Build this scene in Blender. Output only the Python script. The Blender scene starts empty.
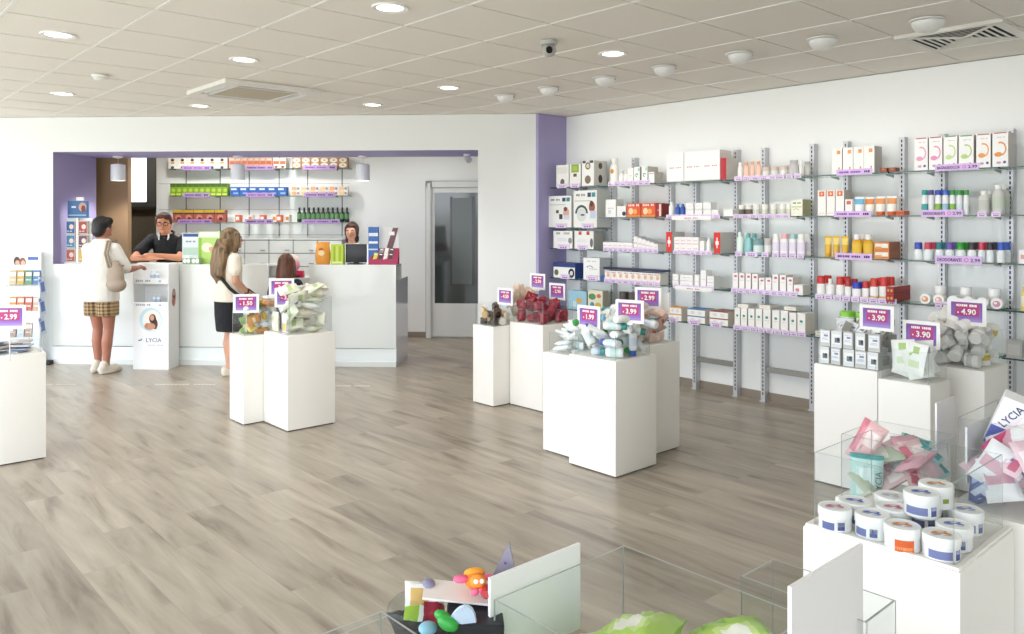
import bpy, bmesh, math, random
from mathutils import Vector, Matrix, Euler
PI = math.pi
SC = bpy.context.scene
COL = SC.collection
rng = random.Random(5)
# ---- camera model (1024x634 frame); world X runs towards the shelf wall, Y along it away from the viewer
FPX, HY, EYE = 795.22, 222.45, 1.535
TH = 0.8374
CX, CY = math.cos(TH), math.sin(TH)            # viewing direction in plan
def ray(px, py):
    x = (px - 512) / FPX
    return Vector((CY * x + CX, -CX * x + CY, -(py - HY) / FPX))
def at_z(px, py, z=0.0):
    r = ray(px, py); return Vector((0, 0, EYE)) + r * ((z - EYE) / r.z)
def at_x(px, py, X):
    r = ray(px, py); return Vector((0, 0, EYE)) + r * (X / r.x)
Q2 = math.sqrt(0.5)
A0 = Vector((2.083, 9.777, 0))                   # left jamb of the opening in the diagonal wall
def D(u, v, z=0.0):                              # u along the diagonal wall, v into the back room
    return Vector((A0.x + Q2 * (u + v), A0.y + Q2 * (v - u), z))
RD = -PI / 4                                     # rotation of things aligned with the diagonal wall
RW = -PI / 2                                     # rotation of things that face away from the shelf wall
def at_v(px, py, v):                             # -> (u, z) on the plane v
    r = ray(px, py); k = (A0.x + A0.y + v / Q2)
    p = Vector((0, 0, EYE)) + r * (k / (r.x + r.y))
    return ((p.x - A0.x) - (p.y - A0.y)) * Q2, p.z

# ---- materials
def lin(hexs):
    c = [int(hexs[i:i + 2], 16) / 255 for i in (0, 2, 4)]
    return tuple(x / 12.92 if x <= .04045 else ((x + .055) / 1.055) ** 2.4 for x in c) + (1,)
MATS = {}
def mat(hexs, rough=.5, metal=0., coat=0., spec=.5, name=None):
    key = (hexs, rough, metal, coat, spec)
    if key in MATS: return MATS[key]
    m = bpy.data.materials.new(name or 'paint_' + hexs); m.use_nodes = True
    b = m.node_tree.nodes['Principled BSDF']
    b.inputs['Base Color'].default_value = lin(hexs); b.inputs['Roughness'].default_value = rough
    b.inputs['Metallic'].default_value = metal; b.inputs['Coat Weight'].default_value = coat
    b.inputs['Specular IOR Level'].default_value = spec
    MATS[key] = m; return m
def emit(hexs, s):
    key = ('e', hexs, s)
    if key in MATS: return MATS[key]
    m = bpy.data.materials.new('glow_' + hexs); m.use_nodes = True
    b = m.node_tree.nodes['Principled BSDF']
    b.inputs['Base Color'].default_value = lin(hexs); b.inputs['Emission Color'].default_value = lin(hexs)
    b.inputs['Emission Strength'].default_value = s
    MATS[key] = m; return m
def nodes(name):
    m = bpy.data.materials.new(name); m.use_nodes = True
    nt = m.node_tree; return m, nt, nt.nodes['Principled BSDF'], nt.nodes.new, nt.links.new
def clear(name, tint, gloss=.06, edge=False):
    """thin clear sheet: lets light through, reflects by angle"""
    m = bpy.data.materials.new(name); m.use_nodes = True; nt = m.node_tree; nt.nodes.clear()
    out = nt.nodes.new('ShaderNodeOutputMaterial'); mix = nt.nodes.new('ShaderNodeMixShader')
    tr = nt.nodes.new('ShaderNodeBsdfTransparent'); gl = nt.nodes.new('ShaderNodeBsdfGlossy')
    tr.inputs[0].default_value = lin(tint); gl.inputs['Roughness'].default_value = .03
    lw = nt.nodes.new('ShaderNodeLayerWeight'); lw.inputs[0].default_value = .5
    pw = nt.nodes.new('ShaderNodeMath'); pw.operation = 'POWER'; pw.inputs[1].default_value = 5
    mr = nt.nodes.new('ShaderNodeMapRange'); mr.inputs[3].default_value = .02; mr.inputs[4].default_value = .40 if edge else .22
    nt.links.new(lw.outputs['Facing'], pw.inputs[0]); nt.links.new(pw.outputs[0], mr.inputs[0]); nt.links.new(mr.outputs[0], mix.inputs[0]); nt.links.new(tr.outputs[0], mix.inputs[1])
    nt.links.new(gl.outputs[0], mix.inputs[2]); nt.links.new(mix.outputs[0], out.inputs[0]); return m
WHITE = mat('f2f2ee', .45); GLOSSW = mat('e2e6e3', .12, coat=.6, name='gloss_white_laminate')
PLINTH = mat('f2efe8', .38, name='plinth_white'); PAPER = mat('f4f3f0', .7); STEEL = mat('c9cace', .42, .35, name='galvanised_steel')
DARKSLOT = mat('26262a', .6); PURPLE = mat('9890bb', .55, name='purple_paint'); LILAC = mat('dcbcec', .6); VIOLET = mat('7a3f9c', .6)
INK = mat('2a2350', .6); REDP = mat('c81e2c', .4); SKIN = mat('d09a7c', .55, name='skin'); BLACK = mat('15151a', .55)
ACRYL = clear('clear_acrylic', 'fcfdfd'); ACRYL_EDGE = mat('a8aeab', .3, name='acrylic_cut_edge')
GLASS = clear('shelf_glass', 'eaf3f0', edge=True); GLASS_EDGE = mat('3c5652', .15, name='glass_cut_edge')

# ---- mesh builder
class G:
    def __init__(s): s.v = []; s.f = []; s.k = []; s.mats = []; s.sm = []
    def mi(s, m):
        if m not in s.mats: s.mats.append(m)
        return s.mats.index(m)
    def add(s, vs, fs, m, smooth=False):
        b = len(s.v); s.v += [tuple(v) for v in vs]
        ms = m if isinstance(m, list) else [m] * len(fs)
        for f, mm in zip(fs, ms):
            s.f.append([b + i for i in f]); s.k.append(s.mi(mm)); s.sm.append(smooth)
        return s
    def box(s, x0, x1, y0, y1, z0, z1, m, faces=None, bev=0.):
        """faces: {face: material}; faces are -z +z -y +x +y -x"""
        vs = [(x0, y0, z0), (x1, y0, z0), (x1, y1, z0), (x0, y1, z0), (x0, y0, z1), (x1, y0, z1), (x1, y1, z1), (x0, y1, z1)]
        fs = [(3, 2, 1, 0), (4, 5, 6, 7), (0, 1, 5, 4), (1, 2, 6, 5), (2, 3, 7, 6), (3, 0, 4, 7)]
        if bev:
            bm = bmesh.new(); bv = [bm.verts.new(v) for v in vs]
            for f in fs: bm.faces.new([bv[i] for i in f])
            bmesh.ops.bevel(bm, geom=bm.edges[:], offset=bev, segments=2, profile=.6, affect='EDGES')
            bm.verts.index_update(); s.add([v.co for v in bm.verts], [[v.index for v in f.verts] for f in bm.faces], m, True); bm.free(); return s
        ms = [m] * 6
        for k, mm in (faces or {}).items(): ms[{'-z': 0, '+z': 1, '-y': 2, '+x': 3, '+y': 4, '-x': 5}[k]] = mm
        return s.add(vs, fs, ms)
    def xbox(s, M, dx, dy, dz, m):
        h = (dx / 2, dy / 2, dz / 2); n = len(s.v); s.box(-h[0], h[0], -h[1], h[1], -h[2], h[2], m)
        s.v[n:] = [tuple(M @ Vector(v)) for v in s.v[n:]]; return s
    def lathe(s, prof, m, seg=16, c=(0, 0, 0), sx=1., sy=1., cap=True):
        """prof: (radius, z[, material for the band above])"""
        vs = []; fs = []; ms = []
        for p in prof:
            for i in range(seg):
                a = 2 * PI * i / seg; vs.append((c[0] + p[0] * sx * math.cos(a), c[1] + p[0] * sy * math.sin(a), c[2] + p[1]))
        for j in range(len(prof) - 1):
            for i in range(seg):
                k = (i + 1) % seg; fs.append((j * seg + i, j * seg + k, (j + 1) * seg + k, (j + 1) * seg + i))
                ms.append(prof[j][2] if len(prof[j]) > 2 else m)
        if cap:
            fs.append(list(range(seg))[::-1]); ms.append(prof[0][2] if len(prof[0]) > 2 else m)
            fs.append([(len(prof) - 1) * seg + i for i in range(seg)]); ms.append(prof[-1][2] if len(prof[-1]) > 2 else m)
        return s.add(vs, fs, ms, True)
    def tube(s, pts, rs, m, seg=8):
        pts = [Vector(p) for p in pts]; rs = rs if isinstance(rs, (list, tuple)) else [rs] * len(pts); vs = []; fs = []
        for i, p in enumerate(pts):
            t = (pts[min(i + 1, len(pts) - 1)] - pts[max(i - 1, 0)]).normalized()
            a = t.orthogonal().normalized() if i == 0 else (a - t * a.dot(t)).normalized()
            b = t.cross(a)
            for k in range(seg): vs.append(p + (a * math.cos(2 * PI * k / seg) + b * math.sin(2 * PI * k / seg)) * rs[i])
        for i in range(len(pts) - 1):
            for k in range(seg): fs.append((i * seg + k, i * seg + (k + 1) % seg, (i + 1) * seg + (k + 1) % seg, (i + 1) * seg + k))
        fs.append(list(range(seg))[::-1]); fs.append([(len(pts) - 1) * seg + k for k in range(seg)])
        return s.add(vs, fs, m, True)
    def ell(s, c, r, m, seg=14, rings=8, M=None):
        vs = [(0, 0, -1)]; fs = []
        for j in range(1, rings):
            p = -PI / 2 + PI * j / rings
            vs += [(math.cos(p) * math.cos(2 * PI * i / seg), math.cos(p) * math.sin(2 * PI * i / seg), math.sin(p)) for i in range(seg)]
        vs.append((0, 0, 1)); n = len(vs) - 1
        for i in range(seg):
            k = (i + 1) % seg; fs.append((0, 1 + k, 1 + i)); fs.append((n, n - seg + i, n - seg + k))
            for j in range(rings - 2): fs.append((1 + j * seg + i, 1 + j * seg + k, 1 + (j + 1) * seg + k, 1 + (j + 1) * seg + i))
        out = []
        for v in vs:
            w = Vector((v[0] * r[0], v[1] * r[1], v[2] * r[2]))
            if M: w = M @ w
            out.append(w + Vector(c))
        return s.add(out, fs, m, True)
    # flat prints on a face: y is the plane (front, seen from -y)
    def rect(s, cx, cz, w, h, y, m, sk=0.):
        return s.add([(cx - w / 2 - sk, y, cz - h / 2), (cx + w / 2 - sk, y, cz - h / 2), (cx + w / 2 + sk, y, cz + h / 2), (cx - w / 2 + sk, y, cz + h / 2)], [(0, 1, 2, 3)], m)
    def disc(s, cx, cz, w, h, y, m, seg=16, a0=0., a1=2 * PI, inner=0.):
        if inner:
            n = seg; vs = []
            for i in range(n + 1):
                a = a0 + (a1 - a0) * i / n
                vs += [(cx + w / 2 * math.cos(a), y, cz + h / 2 * math.sin(a)), (cx + w / 2 * inner * math.cos(a), y, cz + h / 2 * inner * math.sin(a))]
            return s.add(vs, [(2 * i, 2 * i + 2, 2 * i + 3, 2 * i + 1) for i in range(n)], m)
        return s.add([(cx + w / 2 * math.cos(2 * PI * i / seg), y, cz + h / 2 * math.sin(2 * PI * i / seg)) for i in range(seg)], [list(range(seg))], m)
    def bars(s, cx, cz, w, h, y, m, n=7, seed=0):
        """a line of small print too small to read"""
        r = random.Random(seed + n); x = cx - w / 2; u = w / n
        for i in range(n):
            if n > 5 and i == n // 2 + seed % 2: x += u; continue
            s.rect(x + u * .5, cz, u * r.uniform(.62, .86), h * r.uniform(.8, 1), y, m); x += u
        return s
    def mesh(s, name):
        me = bpy.data.meshes.new(name); me.from_pydata(s.v, [], s.f)
        for m in s.mats: me.materials.append(m)
        me.polygons.foreach_set('material_index', s.k); me.polygons.foreach_set('use_smooth', s.sm)
        if any(s.sm): me.set_sharp_from_angle(angle=.75)
        me.update(); return me
    def build(s, name, parent=None, loc=(0, 0, 0), rz=0., rot=None):
        return ob(name, s.mesh(name), parent, loc, rz, rot)
def ob(name, data, parent=None, loc=(0, 0, 0), rz=0., rot=None):
    o = bpy.data.objects.new(name, data); COL.objects.link(o); o.location = loc
    o.rotation_euler = rot if rot else (0, 0, rz)
    if parent: o.parent = parent
    return o
def empty(name, loc=(0, 0, 0), rz=0.): 
    o = ob(name, None, None, loc, rz); o.empty_display_size = .1; return o
def tag(o, label, cat, group=None):
    o['label'] = label; o['category'] = cat
    if group: o['group'] = group
    elif 'group' in o: del o['group']
    return o
def struct(o): o['kind'] = 'structure'; return o
KIDS = {}
def copy_tree(o, parent=None):
    c = o.copy(); COL.objects.link(c)
    if parent: c.parent = parent
    for ch in list(o.children): copy_tree(ch, c)
    return c
PROTO = {}
def inst(key, maker, loc, rz=0., rot=None):
    """the first of a kind is the one made; every next one a copy of it and of its parts"""
    if key in PROTO: o = copy_tree(PROTO[key])
    else: o = PROTO[key] = maker()
    o.location = loc; o.rotation_euler = rot if rot else (0, 0, rz); return o
def text(body, size, m, parent, loc, rz=0., rot=None, name='lettering', ext=.0008, sx=1., bold=.0, fit=None):
    cu = bpy.data.curves.new(name, 'FONT'); cu.body = body; cu.size = size; cu.align_x = 'CENTER'; cu.align_y = 'CENTER'; cu.extrude = ext; cu.resolution_u = 2; cu.offset = bold * size
    t = bpy.data.objects.new('tmp', cu); COL.objects.link(t)
    me = bpy.data.meshes.new_from_object(t.evaluated_get(bpy.context.evaluated_depsgraph_get()))
    bpy.data.objects.remove(t); me.materials.clear(); me.materials.append(m)
    if fit: sx = fit / max(1e-4, max(v.co.x for v in me.vertices) - min(v.co.x for v in me.vertices))
    M = Matrix.Rotation(PI / 2, 4, 'X') @ Matrix.Diagonal((sx, 1, 1, 1)); me.transform(M)
    return ob(name, me, parent, loc, rz, rot)
ORD = 'first second third fourth fifth sixth seventh eighth ninth tenth eleventh twelfth thirteenth fourteenth'.split()
PILES = {
'A': [('bottle',-0.076,0.01,0.024,1.57,0.0,0.94),('bottle',0.075,-0.034,0.024,-1.57,0.0,2.69),('bottle',0.059,0.066,0.034,-0.48,1.57,0.0),('bottle',0.024,-0.077,0.083,3.02,1.57,0.0),('bottle',-0.036,0.112,0.058,-0.0,-1.2,0.42),('bottle',0.143,-0.076,0.061,0.0,2.0,-1.57),('bottle',0.101,-0.094,0.15,-0.15,-1.74,2.41),('bottle',-0.127,0.098,0.125,0.44,0.46,2.38),('bottle',0.052,0.108,0.1,0.55,-1.01,-0.0),('bottle',0.101,0.0,0.127,0.7,0.22,0.63),('bottle',-0.111,-0.09,0.034,-2.07,1.57,0.0),('bottle',-0.134,-0.094,0.092,1.57,0.0,3.14),('bottle',0.128,0.078,0.141,-0.01,-3.12,0.99),('bottle',-0.086,0.007,0.121,1.13,-0.64,-1.4),('bottle',0.028,-0.143,0.074,-3.14,-0.0,0.0),('bottle',-0.048,-0.095,0.141,1.57,-0.0,1.81),('bottle',-0.078,0.056,0.164,0.91,0.13,-1.23),('bottle',-0.003,0.038,0.17,1.88,0.61,0.68),('bottle',0.056,0.09,0.179,-1.0,-2.75,-0.85),('bottle',0.155,-0.15,0.196,-1.43,0.1,0.19),('bottle',-0.039,0.005,0.207,0.72,0.71,2.74),('bottle',0.123,-0.031,0.244,0.23,1.09,-1.38),('bottle',-0.082,-0.095,0.19,1.57,-0.0,0.53),('bottle',0.05,-0.105,0.223,-0.72,-0.78,-0.8),('bottle',-0.06,-0.15,0.239,1.57,-0.0,1.38),('bottle',0.007,-0.101,0.27,-0.68,-2.66,0.23),('bottle',0.083,0.093,0.232,2.06,2.25,0.18),('bottle',-0.105,-0.055,0.272,1.25,0.08,0.05),('bottle',0.111,0.069,0.296,1.41,0.44,0.08),('bottle',-0.047,-0.047,0.312,0.72,0.29,-0.83),('bottle',0.117,-0.131,0.291,2.36,-0.14,0.02),('bottle',0.02,0.023,0.295,1.16,0.39,-0.0),('bottle',0.027,0.053,0.351,1.27,0.25,0.99),('bottle',0.065,0.097,0.389,0.9,-0.19,-0.38),('bottle',-0.102,0.155,0.206,1.83,-0.58,-2.03)],
'B': [('tube',0.006,0.005,0.016,1.57,0.0,1.4),('tube',-0.04,-0.072,0.016,1.57,-0.0,1.35),('tube',0.049,0.076,0.016,1.57,0.0,1.46),('tube',0.053,-0.074,0.047,1.72,-0.1,1.92),('tube',-0.109,0.04,0.034,1.35,0.04,-0.01),('tube',-0.045,-0.038,0.058,-1.27,1.57,0.0),('tube',-0.085,0.047,0.065,1.35,0.05,-0.01),('tube',0.012,-0.005,0.077,1.13,0.75,-0.9),('tube',0.061,-0.04,0.1,1.2,-0.27,-2.24),('tube',0.048,-0.095,0.12,1.6,0.51,-1.56),('tube',-0.106,-0.042,0.115,-1.58,0.05,0.04),('tube',-0.042,0.072,0.105,2.41,-0.26,1.85),('tube',-0.027,-0.005,0.131,0.84,-1.08,0.01),('tube',-0.032,0.051,0.144,-0.87,-2.58,-0.95),('tube',0.088,0.049,0.074,1.14,2.56,0.0),('tube',0.036,0.057,0.145,1.32,-0.71,-2.39),('tube',0.03,0.007,0.168,1.96,-0.77,0.26),('tube',0.014,-0.048,0.177,1.22,0.18,-2.73),('tube',0.115,-0.046,0.153,0.05,0.86,-1.57),('tube',0.09,0.018,0.163,0.89,0.58,-0.67)],
'C': [('bottle',0.016,-0.012,0.023,1.57,-0.0,1.58),('bottle',-0.033,0.077,0.023,1.57,0.0,-1.71),('bottle',0.051,-0.098,0.034,-1.57,-1.44,-1.53),('bottle',-0.033,0.01,0.07,1.57,-0.0,0.64),('bottle',0.141,-0.016,0.069,-1.09,-0.47,2.91),('bottle',-0.091,-0.064,0.071,2.21,0.01,-2.06),('bottle',-0.152,0.012,0.08,0.31,2.06,1.92),('bottle',0.019,-0.023,0.117,1.57,-0.0,1.28),('bottle',-0.094,-0.027,0.16,1.65,-0.24,-0.03),('bottle',-0.161,0.104,0.183,-0.44,1.1,1.17),('bottle',0.103,0.062,0.115,-0.77,2.86,-0.1),('bottle',0.08,-0.109,0.139,-2.69,0.97,0.5),('bottle',0.008,0.026,0.172,0.82,1.57,2.07),('bottle',0.066,-0.087,0.201,-1.63,2.62,-0.18),('bottle',-0.139,-0.026,0.201,1.37,0.03,2.12),('bottle',-0.068,-0.062,0.248,1.67,0.96,1.83),('bottle',-0.046,0.063,0.206,-0.6,-2.62,-0.64)],
'D': [('carton',-0.066,0.114,0.051,0.0,0.0,-2.03),('carton',-0.019,-0.121,0.025,-1.57,-0.0,1.59),('carton',-0.043,-0.058,0.033,3.03,1.57,0.0),('carton',-0.124,-0.103,0.033,-1.54,1.57,0.0),('carton',0.054,0.122,0.025,-1.57,-0.0,-1.57),('carton',-0.008,0.031,0.025,-1.57,-0.0,-1.74),('carton',-0.155,-0.005,0.1,0.0,-0.46,-1.57),('carton',0.119,-0.011,0.025,-1.57,-0.0,-2.12),('carton',0.129,-0.13,0.033,-0.0,1.57,0.0),('carton',-0.047,-0.117,0.085,1.54,0.23,-1.58),('carton',-0.001,0.062,0.084,-2.33,-1.57,0.0),('carton',0.083,0.1,0.084,-1.37,-1.57,0.0),('carton',-0.133,0.078,0.051,0.0,0.0,-1.62),('carton',-0.088,0.012,0.099,-0.05,-0.16,0.01),('carton',0.138,-0.114,0.117,0.0,-0.0,0.7),('carton',0.08,0.13,0.15,-0.0,-1.57,0.0),('carton',0.067,-0.087,0.092,-0.25,-0.32,-2.51),('carton',0.146,-0.039,0.161,-0.34,0.1,-1.38),('carton',0.033,-0.043,0.11,-0.14,-2.65,0.41),('carton',0.072,0.018,0.084,-0.24,-1.57,0.0),('carton',0.056,0.079,0.15,-0.02,-1.57,0.02),('carton',-0.023,-0.058,0.132,-0.57,0.42,-1.48),('carton',-0.139,-0.129,0.117,3.14,-0.0,0.0),('carton',0.138,0.038,0.167,-0.13,-0.34,-2.45),('carton',-0.111,0.122,0.128,1.57,0.0,1.57),('carton',0.047,0.114,0.217,-1.65,1.57,0.18),('carton',-0.08,-0.097,0.151,0.02,-1.34,-1.46),('carton',0.101,-0.054,0.194,-0.47,-0.03,-1.32),('carton',0.014,0.019,0.15,0.12,-1.57,0.0),('carton',-0.121,0.032,0.174,1.96,-0.03,-2.64)],
'E': [('flat',-0.011,-0.013,0.012,1.57,-0.0,-3.0),('flat',-0.009,0.006,0.037,1.57,-0.0,-1.45),('flat',0.008,0.005,0.061,1.57,0.0,0.81),('flat',0.028,-0.01,0.086,1.57,0.0,-0.33),('flat',0.007,-0.024,0.11,1.57,0.0,-1.24),('flat',-0.012,0.0,0.158,1.55,-0.34,-2.24),('flat',0.019,0.013,0.173,1.4,0.3,0.29),('flat',0.038,-0.01,0.201,1.27,0.16,-0.27),('flat',0.016,0.051,0.216,-1.38,-2.86,0.22),('flat',0.024,0.015,0.249,1.48,-0.33,-2.04)],
'F': [('tub',0.055,0.111,0.038,0.0,-0.0,-0.46),('tub',-0.06,0.132,0.038,-1.57,-1.05,1.57),('tub',0.132,0.113,0.038,1.57,2.07,0.0),('tub',-0.132,-0.114,0.038,1.57,-2.01,0.0),('tub',0.055,-0.031,0.038,0.0,0.0,2.84),('tub',0.132,-0.123,0.038,1.57,-2.88,-0.0),('tub',-0.013,-0.132,0.045,-2.96,0.02,-1.7),('tub',-0.034,-0.056,0.038,-1.57,-0.11,2.09),('tub',0.132,-0.03,0.054,-0.67,0.27,-2.82),('tub',-0.102,0.052,0.038,1.57,-0.82,-2.05),('tub',-0.117,-0.02,0.069,2.69,0.87,-0.6),('tub',0.055,0.132,0.115,-1.57,-0.72,1.57),('tub',-0.05,0.083,0.098,1.04,-1.0,-1.58),('tub',0.004,0.047,0.038,1.57,-1.77,-0.38),('tub',0.131,-0.099,0.116,-3.11,-0.02,-0.17),('tub',-0.12,0.127,0.125,0.29,1.21,-2.98),('tub',0.059,-0.114,0.063,1.93,-2.75,-0.02),('tub',-0.086,-0.132,0.101,2.36,-0.05,-1.62),('tub',-0.044,-0.009,0.1,-0.94,-2.35,-0.85),('tub',0.056,-0.058,0.129,0.95,0.41,-0.54),('tub',0.132,-0.13,0.193,-0.09,-0.13,2.22),('tub',-0.022,-0.118,0.145,1.07,-0.8,0.02),('tub',-0.022,0.119,0.161,2.57,-0.32,-1.32),('tub',0.132,0.036,0.094,-0.23,0.68,-1.93),('tub',0.126,-0.018,0.16,0.34,0.5,-1.21),('tub',0.044,0.052,0.12,-3.01,0.93,0.05),('tub',0.132,0.116,0.13,0.22,-0.84,-1.86),('tub',0.043,-0.129,0.185,2.72,0.11,1.64),('tub',-0.132,0.027,0.133,0.92,-0.22,0.16),('tub',0.006,-0.005,0.158,1.04,-0.37,-1.98),('tub',0.132,0.058,0.182,1.58,1.48,1.58),('tub',0.083,-0.067,0.213,-1.83,-0.13,-2.32),('tub',0.056,0.018,0.211,-1.49,-0.05,0.48),('tub',-0.057,0.043,0.175,-0.14,-2.4,0.71),('tub',0.124,-0.13,0.274,-2.95,-0.14,0.77),('tub',-0.122,-0.132,0.182,0.38,-1.18,2.73),('tub',0.133,0.136,0.219,1.64,0.37,1.59),('tub',-0.104,-0.052,0.165,-0.82,-0.39,1.37),('tub',-0.039,-0.095,0.223,1.6,0.82,-0.7),('tub',0.043,0.133,0.212,-0.3,-1.07,0.25),('tub',-0.137,0.061,0.219,0.23,-2.07,1.6),('tub',-0.031,0.071,0.248,0.94,0.52,-2.01),('tub',-0.139,-0.075,0.243,-2.34,0.66,0.26),('tub',0.069,0.089,0.269,-0.45,-0.78,-1.19),('tub',-0.091,0.132,0.196,0.1,-2.8,-0.24),('tub',-0.072,-0.018,0.236,-2.12,-0.38,-0.54),('tub',0.01,-0.018,0.262,1.15,0.38,-3.13)],
'G': [('pouch',0.005,0.021,0.015,1.57,-0.0,-0.12),('pouch',-0.011,0.012,0.046,1.57,0.0,-1.47),('pouch',-0.012,-0.009,0.076,1.57,-0.0,1.16),('pouch',0.018,0.006,0.107,1.57,-0.0,-0.41),('pouch',-0.023,0.01,0.138,1.57,-0.0,0.02),('pouch',-0.042,0.012,0.168,1.57,-0.0,0.03),('pouch',-0.013,-0.004,0.199,1.57,0.0,-2.93),('pouch',-0.042,0.046,0.229,1.57,0.0,2.55),('pouch',0.054,0.001,0.245,1.86,0.16,0.49),('pouch',-0.038,0.02,0.292,1.66,0.53,-2.02),('pouch',-0.118,-0.021,0.274,2.5,0.12,-0.64),('pouch',-0.098,-0.094,0.255,1.57,0.97,-1.91)],
'H': [('pouch',0.023,-0.034,0.018,1.57,-0.0,1.44),('pouch',0.056,0.098,0.018,1.57,-0.0,1.76),('carton',-0.112,0.02,0.081,0.56,0.76,-1.57),('carton',-0.109,-0.085,0.058,-0.0,1.85,-2.11),('carton',-0.042,-0.077,0.074,1.49,1.57,-0.45),('pouch',0.105,0.088,0.054,-1.57,0.0,0.01),('carton',0.056,-0.127,0.041,1.61,0.59,-1.55),('pouch',0.087,-0.043,0.088,1.58,0.03,-1.55),('pouch',0.054,0.048,0.114,-1.25,-3.14,0.04),('carton',0.085,0.076,0.146,1.49,-0.31,-1.26),('carton',0.131,0.051,0.24,-0.83,0.68,-2.18),('carton',-0.131,0.133,0.077,0.01,0.0,-3.11),('carton',0.15,-0.132,0.184,0.0,-3.14,1.57),('pouch',-0.098,-0.053,0.186,-0.91,-0.38,2.59),('carton',-0.007,0.15,0.144,-0.0,-1.11,-3.14),('pouch',0.042,-0.08,0.141,-1.0,-0.17,0.3),('pouch',0.047,-0.08,0.183,1.18,-0.46,2.36),('carton',0.002,0.013,0.211,2.2,-0.49,-1.74),('pouch',-0.061,0.049,0.208,-0.97,2.81,0.17),('pouch',0.041,0.063,0.26,-0.93,2.67,0.28),('pouch',-0.061,0.099,0.227,2.16,-0.31,-1.98),('pouch',-0.095,0.152,0.283,1.57,-0.1,-2.26),('pouch',-0.012,0.098,0.318,1.67,0.01,2.16),('pouch',0.024,0.085,0.353,1.59,-0.1,-2.43)],
'K': [('pillow',0.055,0.069,0.031,1.57,-0.0,-1.36),('pillow',-0.05,0.057,0.077,1.82,0.34,-2.28),('pillow',0.032,-0.103,0.073,2.6,0.0,0.23),('pillow',0.047,-0.063,0.164,-1.04,-3.03,0.41),('pillow',0.105,0.005,0.242,0.72,0.5,1.36),('pillow',-0.067,-0.007,0.198,-0.92,2.68,0.32),('pillow',-0.098,0.078,0.214,0.97,0.46,1.49),('pillow',-0.174,0.074,0.262,2.14,-0.0,-2.16),('pillow',0.033,0.081,0.271,1.57,-0.57,-1.71),('pillow',-0.174,0.112,0.321,1.36,-0.54,-0.2),('pillow',-0.089,-0.064,0.297,2.2,0.9,-0.8)],
'L': [('pack',-0.034,0.024,0.023,1.57,0.0,-0.87),('pack',0.077,-0.072,0.023,1.57,-0.0,2.22),('pack',0.03,0.017,0.07,1.56,0.15,-0.92),('pack',0.038,0.024,0.116,1.43,0.04,-2.16),('pack',-0.081,-0.061,0.066,1.84,0.74,-2.07),('pack',0.006,-0.098,0.152,1.63,-0.14,1.84),('pack',0.129,-0.089,0.097,1.56,1.57,-0.08),('pack',0.089,0.094,0.125,-0.76,-2.43,-0.11),('pack',0.038,-0.092,0.2,1.63,0.13,-0.0),('pack',0.077,-0.069,0.243,1.44,-0.04,-2.29),('pack',0.121,-0.042,0.285,-1.63,-3.02,0.0),('pack',-0.086,-0.145,0.277,-1.23,-2.33,1.11),('pack',0.001,0.018,0.22,-0.12,-3.12,0.56),('pack',-0.142,0.112,0.076,0.0,-3.14,1.57),('pack',-0.068,0.114,0.076,0.0,3.14,1.07),('pack',-0.118,-0.085,0.141,-0.41,2.58,1.57),('pack',-0.054,0.096,0.197,1.89,0.28,-1.2),('pack',0.008,0.082,0.306,-1.1,3.09,0.44),('pack',-0.107,0.002,0.226,0.61,-0.86,1.57),('pack',0.064,-0.109,0.332,2.04,0.07,-1.6),('pack',0.115,0.115,0.278,0.55,-2.78,-1.05),('pack',-0.049,-0.0,0.359,1.66,-0.78,0.45),('pack',0.016,-0.146,0.372,1.46,-0.76,1.11),('pack',-0.139,-0.09,0.332,1.83,0.55,-1.65),('pack',0.022,-0.029,0.413,-1.54,-2.4,0.39),('pack',-0.03,0.17,0.319,1.11,0.05,0.23),('pack',0.16,-0.005,0.329,-1.43,-0.03,1.34),('pack',0.093,0.075,0.394,1.35,0.48,0.33)],
'M': [('pack',-0.062,0.04,0.023,1.57,-0.0,0.9),('pack',0.034,-0.024,0.023,1.57,0.0,-2.25),('pack',-0.071,-0.041,0.054,1.97,-0.38,0.04),('pack',0.056,-0.067,0.069,1.57,0.0,1.57),('pack',0.067,0.063,0.05,2.01,0.17,1.65),('pack',-0.06,0.053,0.107,0.91,0.98,0.64),('pack',0.008,0.019,0.132,0.66,-0.98,-2.5),('pack',-0.065,0.008,0.161,2.06,-0.38,-0.36),('pack',-0.064,-0.082,0.116,-0.0,-1.21,-3.14),('pack',0.104,-0.063,0.148,-3.13,0.0,1.55),('pack',-0.094,-0.04,0.188,1.23,0.36,3.1),('pack',0.038,-0.04,0.136,1.51,1.24,-0.4),('pack',0.063,0.042,0.195,1.21,-0.74,-2.04),('pack',0.088,0.081,0.217,0.87,-0.46,-1.46),('pack',-0.104,-0.082,0.222,1.19,-0.3,1.73),('pack',0.102,-0.024,0.243,1.3,0.04,-2.49),('pack',-0.02,-0.052,0.222,-0.54,-2.25,-1.1)],
'N': [('pillow',-0.014,-0.046,0.031,1.57,0.0,2.12),('pillow',-0.035,-0.002,0.092,1.57,0.0,-0.34),('pillow',0.037,-0.009,0.153,1.57,-0.0,-2.56),('pillow',-0.058,0.084,0.181,1.06,-0.22,0.22)],
'Q': [('pack',0.049,0.033,0.025,-1.57,-0.0,-1.61),('pack',0.067,-0.058,0.069,0.63,0.0,3.14),('pack',-0.051,-0.037,0.076,0.84,-1.03,1.57),('pack',-0.091,0.035,0.152,0.03,1.05,-1.55),('pack',0.043,-0.005,0.145,0.94,-0.01,-0.06),('pack',0.045,0.049,0.169,0.94,0.03,0.0),('pack',0.062,-0.058,0.227,1.13,0.1,-3.01),('pack',-0.037,-0.053,0.22,2.89,-0.44,-0.96),('pack',-0.12,-0.094,0.246,-0.0,-3.14,1.25)],
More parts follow.
